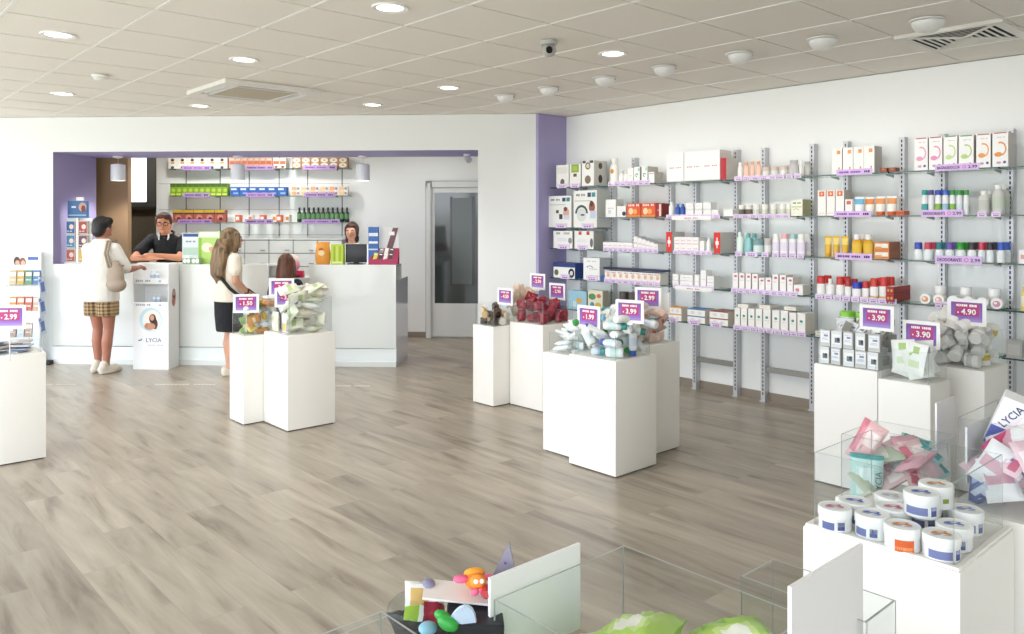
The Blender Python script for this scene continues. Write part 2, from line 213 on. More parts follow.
'R': [('pack',-0.083,0.031,0.033,1.57,0.0,-1.56),('pack',-0.076,-0.068,0.051,3.14,0.0,0.06),('pack',0.125,0.0,0.033,-1.57,-0.0,-0.09),('pack',-0.129,-0.137,0.051,3.14,-0.0,0.0),('pack',0.063,-0.125,0.051,0.0,-3.14,0.01),('pack',0.035,0.113,0.033,-1.57,-0.0,-1.96),('pack',-0.129,0.123,0.051,0.0,0.0,-0.0),('pack',0.02,-0.04,0.033,1.57,0.0,0.05),('pack',0.082,0.079,0.1,1.59,0.01,1.52),('pack',-0.029,-0.137,0.112,-0.0,-0.85,-3.14),('pack',0.137,-0.113,0.051,0.0,-3.14,-1.57),('pack',0.105,0.104,0.166,1.54,-0.0,-1.06),('pack',-0.119,-0.07,0.143,-0.06,-1.58,0.06),('pack',-0.035,0.116,0.116,1.95,0.0,1.57),('pack',0.062,-0.077,0.141,-0.46,1.42,-1.55),('pack',-0.132,0.119,0.143,1.57,-1.57,0.0),('pack',0.119,-0.021,0.135,-0.29,-0.36,-1.0),('pack',-0.011,0.0,0.117,-0.0,-0.0,1.92),('pack',-0.136,-0.151,0.208,-0.01,-0.82,1.57),('pack',-0.105,0.003,0.18,0.77,-0.76,-0.58),('pack',0.109,0.135,0.232,1.55,-0.01,-1.51),('pack',-0.044,-0.118,0.207,1.58,0.85,0.01),('pack',-0.102,0.064,0.247,1.09,-0.34,-0.59),('pack',0.002,-0.105,0.255,2.26,0.55,1.01),('pack',0.085,-0.071,0.223,-0.79,1.42,-1.55),('pack',-0.012,0.129,0.199,-0.76,2.07,-1.25),('pack',0.026,0.026,0.219,3.05,0.31,0.07),('pack',0.003,0.136,0.285,-1.45,-2.76,-0.24),('pack',0.03,-0.055,0.323,1.97,0.45,1.35),('pack',0.108,0.066,0.304,-1.82,-0.79,-1.29),('pack',0.128,0.029,0.227,-1.11,1.1,2.11)],
'S': [('tub',-0.047,-0.011,0.028,-0.0,-0.0,2.05),('tub',0.042,0.069,0.033,-1.57,-1.05,0.07),('tub',0.045,-0.009,0.028,3.14,0.0,1.14),('tub',0.011,-0.071,0.033,1.57,1.01,-0.38),('tub',-0.077,-0.082,0.033,-1.57,0.63,0.0),('tub',-0.038,-0.067,0.088,-1.85,-1.77,0.3),('tub',-0.056,0.077,0.028,-3.14,0.0,-1.24),('tub',-0.079,0.015,0.089,1.75,-1.0,-1.69),('tub',-0.006,0.041,0.074,-2.09,-0.17,-1.08),('tub',0.077,-0.005,0.089,1.56,1.03,-0.01),('tub',0.062,-0.073,0.08,1.27,3.11,0.05),('tub',0.067,0.076,0.089,-0.5,0.02,-1.45),('tub',0.037,0.031,0.144,-0.17,-2.17,1.14),('tub',-0.059,0.077,0.123,-0.91,-0.85,-2.1),('tub',0.012,-0.013,0.11,-0.81,-2.59,-0.05)],
'T': [('pack',0.021,0.017,0.015,1.57,0.0,0.69),('pack',-0.003,-0.01,0.046,1.57,-0.0,-2.21),('pack',0.02,0.022,0.076,1.57,0.0,-1.23),('pack',0.024,0.003,0.107,1.57,0.0,1.56),('pack',-0.021,-0.0,0.138,1.57,-0.0,2.73),('pack',0.006,-0.01,0.168,1.57,-0.0,2.68),('pack',0.032,-0.028,0.199,1.57,0.0,1.26),('pack',-0.003,0.003,0.229,1.57,-0.0,2.77),('pack',-0.012,-0.006,0.26,1.57,-0.0,-2.5),('pack',0.021,-0.02,0.291,1.57,-0.0,0.35)],
}
# ================= materials of the setting
def floor_material():
    m, nt, b, N, L = nodes('wood_plank_tiles')
    tc = N('ShaderNodeTexCoord'); mp = N('ShaderNodeMapping'); mp.inputs['Rotation'].default_value = (0, 0, PI / 2); mp.inputs['Location'].default_value = (.23, .07, 0)
    L(tc.outputs['Object'], mp.inputs[0])
    br = N('ShaderNodeTexBrick'); br.offset = .37; br.inputs['Scale'].default_value = 1; br.inputs['Mortar Size'].default_value = .0016
    br.inputs['Brick Width'].default_value = 1.2; br.inputs['Row Height'].default_value = .2; br.inputs['Mortar Smooth'].default_value = .2
    br.inputs['Color1'].default_value = (0, 0, 0, 1); br.inputs['Color2'].default_value = (1, 1, 1, 1); br.inputs['Mortar'].default_value = (.4, .4, .4, 1)
    L(mp.outputs[0], br.inputs[0])
    # per-plank shift of the grain
    ad = N('ShaderNodeVectorMath'); ad.operation = 'MULTIPLY_ADD'; L(br.outputs['Color'], ad.inputs[0]); ad.inputs[1].default_value = (7.3, 5.1, 3.3); L(mp.outputs[0], ad.inputs[2])
    mp2 = N('ShaderNodeMapping'); mp2.inputs['Scale'].default_value = (.9, 6.5, 1); L(ad.outputs[0], mp2.inputs[0])
    n1 = N('ShaderNodeTexNoise'); n1.inputs['Scale'].default_value = 1.6; n1.inputs['Detail'].default_value = 5; n1.inputs['Roughness'].default_value = .55; n1.inputs['Distortion'].default_value = .5; L(mp2.outputs[0], n1.inputs[0])
    mp3 = N('ShaderNodeMapping'); mp3.inputs['Scale'].default_value = (2.5, 60, 1); L(ad.outputs[0], mp3.inputs[0])
    n2 = N('ShaderNodeTexNoise'); n2.inputs['Scale'].default_value = 2; n2.inputs['Detail'].default_value = 3; L(mp3.outputs[0], n2.inputs[0])
    cr = N('ShaderNodeValToRGB'); e = cr.color_ramp.elements
    e[0].position = .28; e[0].color = lin('7c7062'); e[1].position = .74; e[1].color = lin('b7ac9c')
    x = e.new(.44); x.color = lin('9e9383'); x = e.new(.58); x.color = lin('aa9f8f'); L(n1.outputs[0], cr.inputs[0])
    mx = N('ShaderNodeMix'); mx.data_type = 'RGBA'; mx.blend_type = 'MULTIPLY'; mx.inputs[0].default_value = .16; L(cr.outputs[0], mx.inputs[6]); L(n2.outputs[0], mx.inputs[7])
    hv = N('ShaderNodeHueSaturation'); hv.inputs['Saturation'].default_value = 1.02
    mr = N('ShaderNodeMapRange'); L(br.outputs['Color'], mr.inputs[0]); mr.inputs[3].default_value = .88; mr.inputs[4].default_value = 1.12; L(mr.outputs[0], hv.inputs['Value'])
    L(mx.outputs[2], hv.inputs['Color'])
    gm = N('ShaderNodeMix'); gm.data_type = 'RGBA'; L(br.outputs['Fac'], gm.inputs[0]); L(hv.outputs[0], gm.inputs[6]); gm.inputs[7].default_value = lin('998e7f')
    L(gm.outputs[2], b.inputs['Base Color'])
    rr = N('ShaderNodeMapRange'); L(n1.outputs[0], rr.inputs[0]); rr.inputs[3].default_value = .26; rr.inputs[4].default_value = .40; L(rr.outputs[0], b.inputs['Roughness'])
    bp = N('ShaderNodeBump'); bp.inputs['Strength'].default_value = .12; bp.inputs['Distance'].default_value = .003; L(br.outputs['Fac'], bp.inputs['Height']); bp.invert = True; L(bp.outputs[0], b.inputs['Normal'])
    return m
def plaster(hexs, name, rough=.75):
    m, nt, b, N, L = nodes(name); b.inputs['Base Color'].default_value = lin(hexs); b.inputs['Roughness'].default_value = rough
    n = N('ShaderNodeTexNoise'); n.inputs['Scale'].default_value = 160; bp = N('ShaderNodeBump'); bp.inputs['Strength'].default_value = .04; L(n.outputs[0], bp.inputs['Height']); L(bp.outputs[0], b.inputs['Normal']); return m
WALLP = plaster('f3f5f4', 'white_wall_paint'); CEILM = plaster('ede8de', 'mineral_ceiling_tile', .9); CEILBAR = mat('efeee8', .5); BROWN = plaster('9c8060', 'brown_wall_paint'); DKWALL = plaster('7d7564', 'corridor_wall_paint')
PURP = plaster('a79fc8', 'purple_wall_paint')
BASEB = mat('8f8578', .5, name='baseboard_tile')
XW, YR, XL, YB, ZC = 6.22, 6.02, -1.7, -3.4, 2.68       # shelf wall, return wall, window wall, rear wall, ceiling
# floor
struct(G().box(XL - .3, XW + 4, YB - .3, 14.6, -.1, 0, floor_material()).build('floor'))
# ceiling: slab with lay-in tiles between the bars (openings for the cooling unit and the air vent are left flush)
g = G(); g.box(XL - .3, XW + 4, YB - .3, 14.6, ZC + .012, ZC + .12, CEILM)
gx0, gy0 = 2.044 - .6 * 7, 5.075 - .6 * 15
for i in range(14):
    for j in range(30):
        x, y = gx0 + .6 * i, gy0 + .6 * j
        if x + y > 12.9 or x > XW or (x > 5.6 and y > YR): continue
        x1, y1 = min(x + .6, XW), y + .6
        if x1 - x < .05: continue
        g.box(x + .011, x1 - .011, y + .011, y1 - .011, ZC + .004, ZC + .0125, CEILM)
for i in range(15):
    x = gx0 + .6 * i
    if x < XW: g.box(x - .0075, x + .0075, YB, 14, ZC, ZC + .012, CEILBAR)
for j in range(31):
    y = gy0 + .6 * j
    g.box(XL, XW, y - .0075, y + .0075, ZC + .0005, ZC + .012, CEILM)
struct(g.build('ceiling'))
# shelf wall, return wall, rear wall
struct(G().box(XW, XW + .15, YB, YR + .1, 0, ZC, WALLP).build('wall_right'))
struct(G().box(5.80, XW, YR, YR + .1, 0, ZC, PURP).build('wall_return'))
struct(G().box(XL, XW + .15, YB - .15, YB, 0, ZC, WALLP).build('wall_rear'))
struct(G().box(XW - .012, XW, YB, YR, 0, .075, BASEB).build('baseboard_right'))
# window wall (daylight side, outside the photograph): piers, sill and head around tall openings
g = G(); g.box(XL - .2, XL, YB, 14, 0, .12, WALLP); g.box(XL - .2, XL, YB, 14, 2.5, ZC, WALLP)
for k in range(8): g.box(XL - .2, XL, YB + 2.35 * k - .06, YB + 2.35 * k + .06, .12, 2.5, WALLP)
struct(g.build('wall_left'))
# diagonal wall with the wide counter opening; its reveals are purple
UO = 4.644; VJ = .82; ZO = 2.302
struct(G().box(-5.4, 0, 0, VJ, 0, ZC, WALLP, {'+x': PURP}).build('wall_front', loc=A0, rz=RD))
struct(G().box(0, UO, 0, VJ, ZO, ZC, WALLP, {'-z': PURP}).build('wall_lintel', loc=A0, rz=RD))
struct(G().box(UO, 5.30, 0, VJ, 0, ZC, WALLP, {'-x': PURP}).build('wall_pier', loc=A0, rz=RD))
# back room
struct(G().box(.055, 6.2, 2.15, 2.30, 0, ZC, WALLP, {'-x': DKWALL}).build('wall_back', loc=A0, rz=RD))
struct(G().box(5.3, 5.45, VJ, 2.15, 0, ZC, WALLP).build('wall_backroom', loc=A0, rz=RD))
struct(G().box(-2.3, .29, 1.0, 1.08, 0, ZC, BROWN).build('wall_partition', loc=A0, rz=RD))
struct(G().box(-2.3, .055, 3.3, 3.4, 0, ZC, DKWALL).box(-2.4, -2.3, 1.0, 3.4, 0, ZC, DKWALL).box(.055, .1, 2.3, 3.4, 0, ZC, DKWALL).build('wall_corridor', loc=A0, rz=RD))
struct(G().box(2.78, 3.74, 2.138, 2.15, 0, .075, BASEB).build('baseboard_back', loc=A0, rz=RD))
# corridor window: grey frame, bright frosted pane
WF = mat('5c5b58', .5); wz0, wz1, wu0, wu1 = 1.843, 2.506, -.933, -.655
w = struct(G().box(wu0 - .12, wu1 + .14, 3.24, 3.3, wz0 - .07, wz0, WF).box(wu0 - .12, wu1 + .14, 3.24, 3.3, wz1, wz1 + .09, WF).box(wu1, wu1 + .14, 3.24, 3.3, wz0, wz1, WF).box(wu0 - .12, wu0, 3.24, 3.3, wz0, wz1, WF).build('window_1', loc=A0, rz=RD))
G().box(wu0, wu1, 3.285, 3.295, wz0, wz1, emit('f4faff', 1.6)).build('pane', w)
G().box(wu0 - .16, wu1 + .18, 3.17, 3.3, wz0 - .115, wz0 - .07, mat('332e29', .5)).build('sill', w)
# door in the back room: white frame, dark glass with a painted pale reflection, white lower panel
DW = mat('e2e3e0', .45); DJ = mat('8e908e', .6)
d = struct(G().box(3.75, 3.83, 2.10, 2.15, 0, 2.08, DW).box(4.75, 4.83, 2.10, 2.15, 0, 2.08, DW).box(3.75, 4.83, 2.10, 2.15, 2.0, 2.08, DW)
    .box(3.77, 3.81, 2.085, 2.10, 0, 2.06, DW).build('door_1', loc=A0, rz=RD))
G().box(3.83, 4.75, 2.115, 2.15, 0.02, .46, DW).box(3.83, 3.865, 2.115, 2.15, .46, 2.0, DW).box(4.70, 4.75, 2.115, 2.15, .46, 2.0, DW).box(3.865, 4.70, 2.115, 2.15, 1.93, 2.0, DW).build('leaf', d)
G().box(3.826, 3.832, 2.095, 2.101, 0, 2.004, DJ).box(3.745, 3.751, 2.098, 2.15, 0, 2.085, DJ).box(3.745, 4.83, 2.098, 2.15, 2.08, 2.086, DJ).box(3.83, 4.75, 2.095, 2.101, 1.998, 2.004, DJ).build('frame_gap', d)
DG = mat('39403f', .08, coat=.3, name='dark_door_glass')
G().box(3.865, 4.70, 2.125, 2.145, .46, 1.93, DG).build('glass', d)
G().box(4.10, 4.36, 2.120, 2.124, .72, 1.86, mat('4d5754', .2)).box(4.07, 4.10, 2.119, 2.124, .70, 1.88, mat('2b3130', .2)).box(4.36, 4.40, 2.119, 2.124, .70, 1.88, mat('2b3130', .2)).build('painted_reflection', d)  # paler dark-edged rectangle imitates a reflection in the glass

# ================= ceiling fixtures
GLOW = emit('fffaf0', 6.0)
def downlight():
    r = empty('ceiling_downlight')
    G().lathe([(.072, .0), (.098, -.004), (.100, .002), (.098, .012), (.075, .012)], WHITE, 28, cap=False).build('trim_ring', r)
    G().lathe([(.001, .004), (.074, .004), (.074, .010), (.001, .010)], GLOW, 28).build('diffuser', r)
    return r
DL = [((58, 35), 'nearest the smoke detector on the window side'), ((390, 8), 'nearest the camera over the open floor'), ((244, 60), 'just this side of the square cooling unit'), ((63, 94), 'by the far white wall behind the smoke detector'),
      ((200, 106), 'between the cooling unit and the far white wall'), ((373, 105), 'over the counter end near the far wall'), ((449, 88), 'between the cooling unit and the wall lights'), ((613, 54), 'beside the security camera')]
for (px, py), w in DL:
    p = at_z(px, py, ZC); o = inst('downlight', downlight, (p.x, p.y, ZC - .002))
    tag(o, 'round recessed downlight in the tiled ceiling, ' + w, 'ceiling light', 'recessed downlights')
def washer():
    r = empty('wall_washer_light')
    vs = []; fs = []; n, k = 18, 8                       # half-open bowl, its open side towards local +y
    g = G(); R = .088
    for j in range(k + 1):
        ph = PI / 2 * j / k
        for i in range(n + 1):
            a = PI + PI * i / n * 1.0
            vs.append((R * math.cos(a) * math.cos(ph), R * math.sin(a) * math.cos(ph) * 1.1 + .03, -.010 - R * .72 * math.sin(ph)))
    for j in range(k):
        for i in range(n): fs.append((j * (n + 1) + i, (j + 1) * (n + 1) + i, (j + 1) * (n + 1) + i + 1, j * (n + 1) + i + 1))
    g.add(vs, fs, mat('e9e9e6', .4), True)
    vs2 = [(v[0] * .9, v[1] * .9 + .004, v[2] * .9 - .001) for v in vs]; g.add(vs2, [f[::-1] for f in fs], mat('fbfbf8', .3), True)
    g.build('bowl', r)
    G().lathe([(.092, 0), (.092, -.006), (.05, -.010)], WHITE, 24).build('mounting_plate', r)
    G().box(-.075, .075, .02, .05, -.022, -.012, DARKSLOT).build('slot', r)
    G().box(-.05, .05, .0, .02, -.045, -.025, emit('fffaf0', 1.5)).build('lamp', r)
    return r
WL = [(501, 97), (549, 90), (604, 80), (666, 70), (738, 56), (823, 42), (926, 23)]
for i, (px, py) in enumerate(WL):
    y = at_z(px, py, 2.66).y
    o = inst('washer', washer, (4.745, y, ZC - .001), RW)
    tag(o, 'white half-bowl wall-washing ceiling light, %s from the purple wall' % ORD[i], 'ceiling light', 'half-bowl lights along the shelf wall')
# pendants of the counter opening
def pendant():
    r = empty('pendant_lamp')
    G().lathe([(.055, 0), (.055, -.018), (.02, -.028)], WHITE, 20).build('canopy', r)
    G().tube([(0, 0, -.02), (0, 0, -.10)], .003, mat('c8c8c8', .4)).build('cord', r)
    G().lathe([(.02, -.09), (.075, -.10), (.078, -.11), (.078, -.285), (.075, -.285), (.072, -.12), (.01, -.11)], mat('f0f4f6', .3), 24, cap=False).build('shade', r)
    G().lathe([(.001, -.262), (.068, -.262), (.068, -.255), (.001, -.255)], emit('fff6e8', 4), 20).build('diffuser', r)
    return r
for u, v, w in ((.422, .544, 'above the pharmacist in the black polo'), (1.805, .616, 'above the customer with long wavy hair'), (3.246, .691, 'above the seated assistant at the monitor')):
    tag(inst('pendant', pendant, D(u, v, ZO), RD), 'small white cylinder pendant hanging in the counter opening, ' + w, 'pendant lamp', 'pendants over the counter')
s = empty('spotlight', D(4.474, .486, ZO), RD); G().lathe([(.04, 0), (.04, -.02), (.012, -.025)], WHITE, 18).build('base', s)
G().tube([(0, 0, -.02), (.0, -.01, -.045), (.03, -.05, -.075)], [.012, .034, .036], mat('c9c9c6', .4), 14).build('head', s)
tag(s, 'small white spotlight under the purple soffit near the glazed door', 'spotlight')
# smoke detector, security camera
p = at_z(100, 75, ZC); s = empty('smoke_detector', (p.x, p.y, ZC))
G().lathe([(.06, 0), (.06, -.012), (.05, -.02)], WHITE, 24).build('base', s); G().lathe([(.044, -.018), (.046, -.035), (.03, -.046), (.0, -.048)], mat('eceae4', .4), 24).build('sensor_cap', s)
tag(s, 'small round white smoke detector on the ceiling beside the window side', 'smoke detector')
p = at_z(549, 41, ZC); s = empty('security_camera', (p.x, p.y, ZC))
G().lathe([(.055, 0), (.055, -.02), (.05, -.026)], mat('b9b9b2', .45), 24).build('base', s)
G().ell((0, 0, -.058), (.047, .047, .044), mat('b2b2ab', .4)).build('ball', s)
G().tube([(-.028, -.03, -.062), (-.04, -.043, -.072)], [.022, .02], mat('101014', .15), 14).build('lens', s)
tag(s, 'grey turret security camera on the ceiling between two downlights', 'security camera')
# square cooling cassette
a = empty('cooling_unit', (2.95, 6.62, ZC)); AW = mat('e9e7df', .45)
g = G(); o_, i_ = .42, .27
for sx, sy, w_, h_ in ((0, 1, .84, .05), (0, -1, .84, .05)):
    g.box(-.42, .42, sy * .395 - .025, sy * .395 + .025, -.035, 0, AW)
for sx in (-1, 1): g.box(sx * .395 - .025, sx * .395 + .025, -.37, .37, -.035, 0, AW)
for sx in (-1, 1):
    for sy in (-1, 1): g.box(min(sx * .27, sx * .37), max(sx * .27, sx * .37), min(sy * .27, sy * .37), max(sy * .27, sy * .37), -.035, 0, AW)
    g.box(min(sx * .262, sx * .282), max(sx * .262, sx * .282), -.27, .27, -.035, 0, AW); g.box(-.27, .27, min(sx * .262, sx * .282), max(sx * .262, sx * .282), -.035, 0, AW)
g.build('frame', a)
G().box(-.37, .37, -.37, .37, -.006, 0, DARKSLOT).build('air_outlet', a)
for k in range(4):
    G().xbox(Matrix.Rotation(k * PI / 2, 4, 'Z') @ Matrix.Translation((0, .328, -.022)) @ Matrix.Rotation(.75, 4, 'X'), .5, .022, .004, AW).build('louver', a)
g = G(); g.box(-.262, .262, -.262, .262, -.022, -.004, mat('b9ad97', .7))
for k in range(17): g.box(-.255, .255, -.252 + k * .0315 - .009, -.252 + k * .0315 + .009, -.031, -.022, mat('cabfa9', .6))
g.build('intake_grille', a)
tag(a, 'square white cassette air conditioner with beige grille in the ceiling', 'air conditioner')
# square air vent near the shelf wall: rings of sloping blades in front of a dark box
a = empty('air_vent', (5.344, 1.775, ZC)); VM = mat('e2dfd6', .4)
g = G()
for sx in (-1, 1): g.box(sx * .275 - .022, sx * .275 + .022, -.297, .297, -.014, 0, VM); g.box(-.253, .253, sx * .275 - .022, sx * .275 + .022, -.014, 0, VM)
g.build('frame', a); G().box(-.255, .255, -.255, .255, -.003, 0, mat('1c1c30', .7)).build('backing', a)
for q in range(4):                                       # blades of the four triangular fields
    R_ = Matrix.Rotation(q * PI / 2, 4, 'Z'); wide = q % 2 == 0
    for k in range(6):
        r0 = .252 - k * .040; r1 = r0 - (.036 if wide else .017)
        top = [R_ @ Vector(v) for v in ((r1, -r1, -.004), (r0, -r0, -.012), (r0, r0, -.012), (r1, r1, -.004))] if wide else [R_ @ Vector(v) for v in ((r1, -r1, -.012), (r0, -r0, -.012), (r0, r0, -.012), (r1, r1, -.012))]
        vs = [tuple(v) for v in top] + [(v.x, v.y, v.z + .002) for v in top]
        G().add(vs, [(0, 1, 2, 3), (7, 6, 5, 4), (0, 4, 5, 1), (1, 5, 6, 2), (2, 6, 7, 3), (3, 7, 4, 0)], VM).build('blade', a)
g = G()
for s_ in (1, -1): g.xbox(Matrix.Rotation(s_ * PI / 4, 4, 'Z') @ Matrix.Translation((0, 0, -.009)), .70, .016, .010, VM)
g.build('cross_bar', a)
tag(a, 'square white ceiling air vent with dark slots, close to the shelf wall', 'air vent')
# ================= service counter
BAND = mat('eef6f6', .2, coat=.5)
def counter_run(name, u0, u1, ztop, parent_label, deep=.68, ledge=.30):
    r = empty(name, D(u0, -.03), RD); w = u1 - u0
    G().box(0, w, 0, .03, .2, ztop - .02, GLOSSW).build('front_panel', r)
    G().box(0, w, .012, .04, .055, .19, BAND).build('pale_band', r)  # plain pale band, set back below the front panel
    G().box(0, w, .003, .05, 0, .055, GLOSSW).build('plinth_strip', r)
    G().box(0, w, -.002, ledge, ztop - .02, ztop, GLOSSW).build('upper_ledge', r)
    G().box(0, w, .03, deep, .88, .92, GLOSSW).build('desk_top', r)
    for x in (0, w - .03): G().box(x, x + .03, .03, deep, 0, .88, GLOSSW).build('side_panel', r)
    if ztop > 1: G().box(0, w, ledge - .03, ledge, .92, ztop - .02, GLOSSW).build('ledge_back', r)
    return tag(r, parent_label, 'counter')
counter_run('service_counter', .004, 2.393, 1.085, 'long glossy white service counter where the pharmacist in black stands')
counter_run('service_counter', 2.396, 2.835, .945, 'low glossy white counter section in front of which the child sits')
counter_run('service_counter', 2.838, 3.774, 1.085, 'short glossy white counter block carrying the monitor and brochures')
# black base box at the end of the counter
b = empty('cable_box', D(-.07, -.07), RD); G().box(-.06, .10, -.04, .035, 0, .045, BLACK, bev=.006).build('housing', b); G().box(.03, .045, -.02, -.005, .045, .14, mat('6f7f8c', .4)).build('post', b)
tag(b, 'small black box with a short post at the foot of the counter', 'floor box')

# ================= shelves behind the counter
rk = empty('wall_shelf_rack', D(0, 2.15), RD)
for i, px in enumerate((186, 220, 249, 279, 307.5, 342)):
    u = at_v(px, 200, 2.14)[0]
    G().box(u - .005, u + .005, -.008, 0, 1.35, 2.45, mat('6a6a6c', .5)).build('upright', rk)
for zz in (1.37, 1.52, 1.71, 2.06): G().box(.09, 2.72, -.004, 0, zz - .004, zz + .004, mat('c9c6bf', .6)).build('panel_joint', rk)
tag(rk, 'white wall panelling with slotted uprights carrying the shelves behind the counter', 'shelf rack')
ROWZ = {2.25: 'top', 1.89: 'middle', 1.54: 'lowest'}
BSEG = [(169, 229), (229, 289), (289.5, 349)]
BNAME = [['white cartons with dark dots', 'orange and pink cartons', 'cartons with cream rings'], ['tall green packs', 'blue packs', 'pale orange packs'], ['red packs with yellow tops', 'a few small orange boxes', 'dark bottles with green labels']]
for ri, z in enumerate((2.25, 1.89, 1.54)):
    for si, (a, b) in enumerate(BSEG):
        u0, u1 = at_v(a, 200, 1.95)[0], at_v(b, 200, 1.95)[0]
        s = empty('glass_shelf', D((u0 + u1) / 2, 1.95, z - .008), RD); w = (u1 - u0) / 2 - .004
        G().box(-w, w, 0, .19, 0, .008, GLASS, {'-y': GLASS_EDGE, '-x': GLASS_EDGE, '+x': GLASS_EDGE}).build('glass_panel', s)
        for x in (-.2, .2): G().box(x - .003, x + .003, .06, .186, -.012, -.0005, mat('8a8b8e', .4, .6)).build('bracket', s)
        tag(s, 'glass shelf behind the counter holding ' + BNAME[ri][si], 'shelf', 'glass shelves behind the counter')
def strip(w, h, seed, body=None, price=None, pale=LILAC):
    """lilac promotion strip for a shelf edge"""
    r = empty('promo_strip'); G().box(-w / 2, w / 2, -.004, 0, -h / 2, h / 2, pale).build('card', r)
    if body:
        text(body, h * .60, INK, r, (-w * .19, -.0052, -.002), fit=w * .52, bold=.012); text(price, h * .60, INK, r, (w * .36, -.0052, -.002), name='price', fit=w * .20, bold=.012)
        g = G(); g.disc(w * .175, 0, h * .5, h * .5, -.0048, mat('c83a8c', .6), 14, 0, 2 * PI, .72); g.build('emblem', r)
    else:
        G().bars(-w * .12, 0, w * .62, h * .34, -.0048, INK if seed % 2 else VIOLET, 13, seed).build('small_print', r); G().bars(w * .36, 0, w * .16, h * .4, -.0048, INK, 3, seed).build('price', r)
    return r
for ri, (z, ys) in enumerate(((2.25, 168), (1.89, 197), (1.54, 221))):
    for si, (x0, x1) in enumerate(((182, 211), (245, 274), (303, 337)) if ri != 1 else ((183, 210), (246, 274), (304, 335))):
        if ri == 2: x0, x1 = ((178, 212), (245, 273), (302, 340))[si]
        u0, u1 = at_v(x0, 200, 1.945)[0], at_v(x1, 200, 1.945)[0]
        s = strip(u1 - u0, .06, ri * 3 + si, pale=mat('b092c4', .6)); s.location = D((u0 + u1) / 2, 1.945, z + .008); s.rotation_euler.z = RD
        tag(s, 'lilac promotion strip on the shelf edge in front of the ' + BNAME[ri][si].replace('a few ', ''), 'sign', 'lilac strips behind the counter')
# ---- goods
def carton(w, d, h, base, dec=(), top=None, side=None, seed=0, name='carton'):
    """printed box, base centre at the origin, front towards -y; dec in fractions of the front"""
    g = G(); b = mat(base, .5); f = {}
    if top: f['+z'] = mat(top, .5)
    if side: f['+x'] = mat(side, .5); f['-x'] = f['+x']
    g.box(-w / 2, w / 2, -d / 2, d / 2, 0, h, b, f)
    y = -d / 2 - .0006
    for n, e in enumerate(dec):
        k, cx, cz, ww, hh, c = e[:6]; m = mat(c, .5); yy = y - .0003 * n
        if k == 'r': g.rect(cx * w, cz * h, ww * w, hh * h, yy, m)
        elif k == 'e': g.disc(cx * w, cz * h, ww * w, hh * h, yy, m)
        elif k == 'o': g.disc(cx * w, cz * h, ww * w, hh * h, yy, m, 16, e[6], e[7], e[8])
        elif k == 't': g.bars(cx * w, cz * h, ww * w, hh * h, yy, m, 7, seed + n)
        elif k == 's': g.add([(w / 2 + .0006, cx * d - ww * d / 2, cz * h - hh * h / 2), (w / 2 + .0006, cx * d + ww * d / 2, cz * h - hh * h / 2), (w / 2 + .0006, cx * d + ww * d / 2, cz * h + hh * h / 2), (w / 2 + .0006, cx * d - ww * d / 2, cz * h + hh * h / 2)], [(0, 1, 2, 3)], m)
        elif k == 'd': g.add([(w / 2 + .0006, cx * d + ww * d / 2 * math.cos(2 * PI * i / 14), cz * h + hh * h / 2 * math.sin(2 * PI * i / 14)) for i in range(14)], [list(range(14))], m)
    return ob(name, g.mesh(name))
def bottle(r, h, body, cap, sx=1., sy=.7, neck=.82, capr=.55, label=None, caph=None, name='bottle', lz=(.2, .62)):
    """body with shoulder and a screw cap of its own"""
    b = mat(body, .3, coat=.2); hb = h * neck; lab = mat(label, .5) if label else b
    g = G(); g.lathe([(r * .9, 0), (r, h * .03, b), (r, h * lz[0], lab), (r, h * lz[1], b), (r * .97, hb * .82), (r * .80, hb * .93), (r * capr * .9, hb), (r * capr * .85, hb + .001)], b, 18, sx=sx, sy=sy)
    o = ob(name, g.mesh(name)); hc = caph or h - hb
    ca = r * capr; G().lathe([(ca, hb), (ca, hb + hc * .9), (ca * .9, hb + hc)], mat(cap, .35), 16, sx=1, sy=1 if capr < .7 else sy).build('cap', o)
    return o
def tube_up(r, h, body, cap, band=None, name='cream_tube'):
    """squeeze tube standing on its cap"""
    b = mat(body, .35); hc = h * .2; g = G(); vs = []; n = 16
    prof = [(r * .95, r * .95, hc), (r, r * .95, hc + .004), (r * 1.02, r * .7, h * .6), (r * 1.08, r * .25, h * .9), (r * 1.1, r * .08, h)]
    for a, bb, z in prof: vs += [(a * math.cos(2 * PI * i / n), bb * math.sin(2 * PI * i / n), z) for i in range(n)]
    fs = [(j * n + i, j * n + (i + 1) % n, (j + 1) * n + (i + 1) % n, (j + 1) * n + i) for j in range(4) for i in range(n)] + [[4 * n + i for i in range(n)]]
    bd = mat(band, .4) if band else b; g.add(vs, fs, [b] * 2 * n + [bd] * n + [b] * (n + 1), True)
    o = ob(name, g.mesh(name)); G().lathe([(r * .9, 0), (r * .95, .003), (r * .95, hc)], mat(cap, .35), n).build('cap', o); return o
def jar(r, h, body, lid, label=None, name='cream_jar'):
    b = mat(body, .35); lb = mat(label, .45) if label else b
    g = G(); g.lathe([(r * .9, 0), (r * .96, h * .05, b), (r * .96, h * .15, lb), (r * .96, h * .58, b), (r * .9, h * .63)], b, 20)
    o = ob(name, g.mesh(name)); G().lathe([(r, h * .63), (r, h * .97), (r * .95, h)], mat(lid, .35), 20).build('lid', o); return o
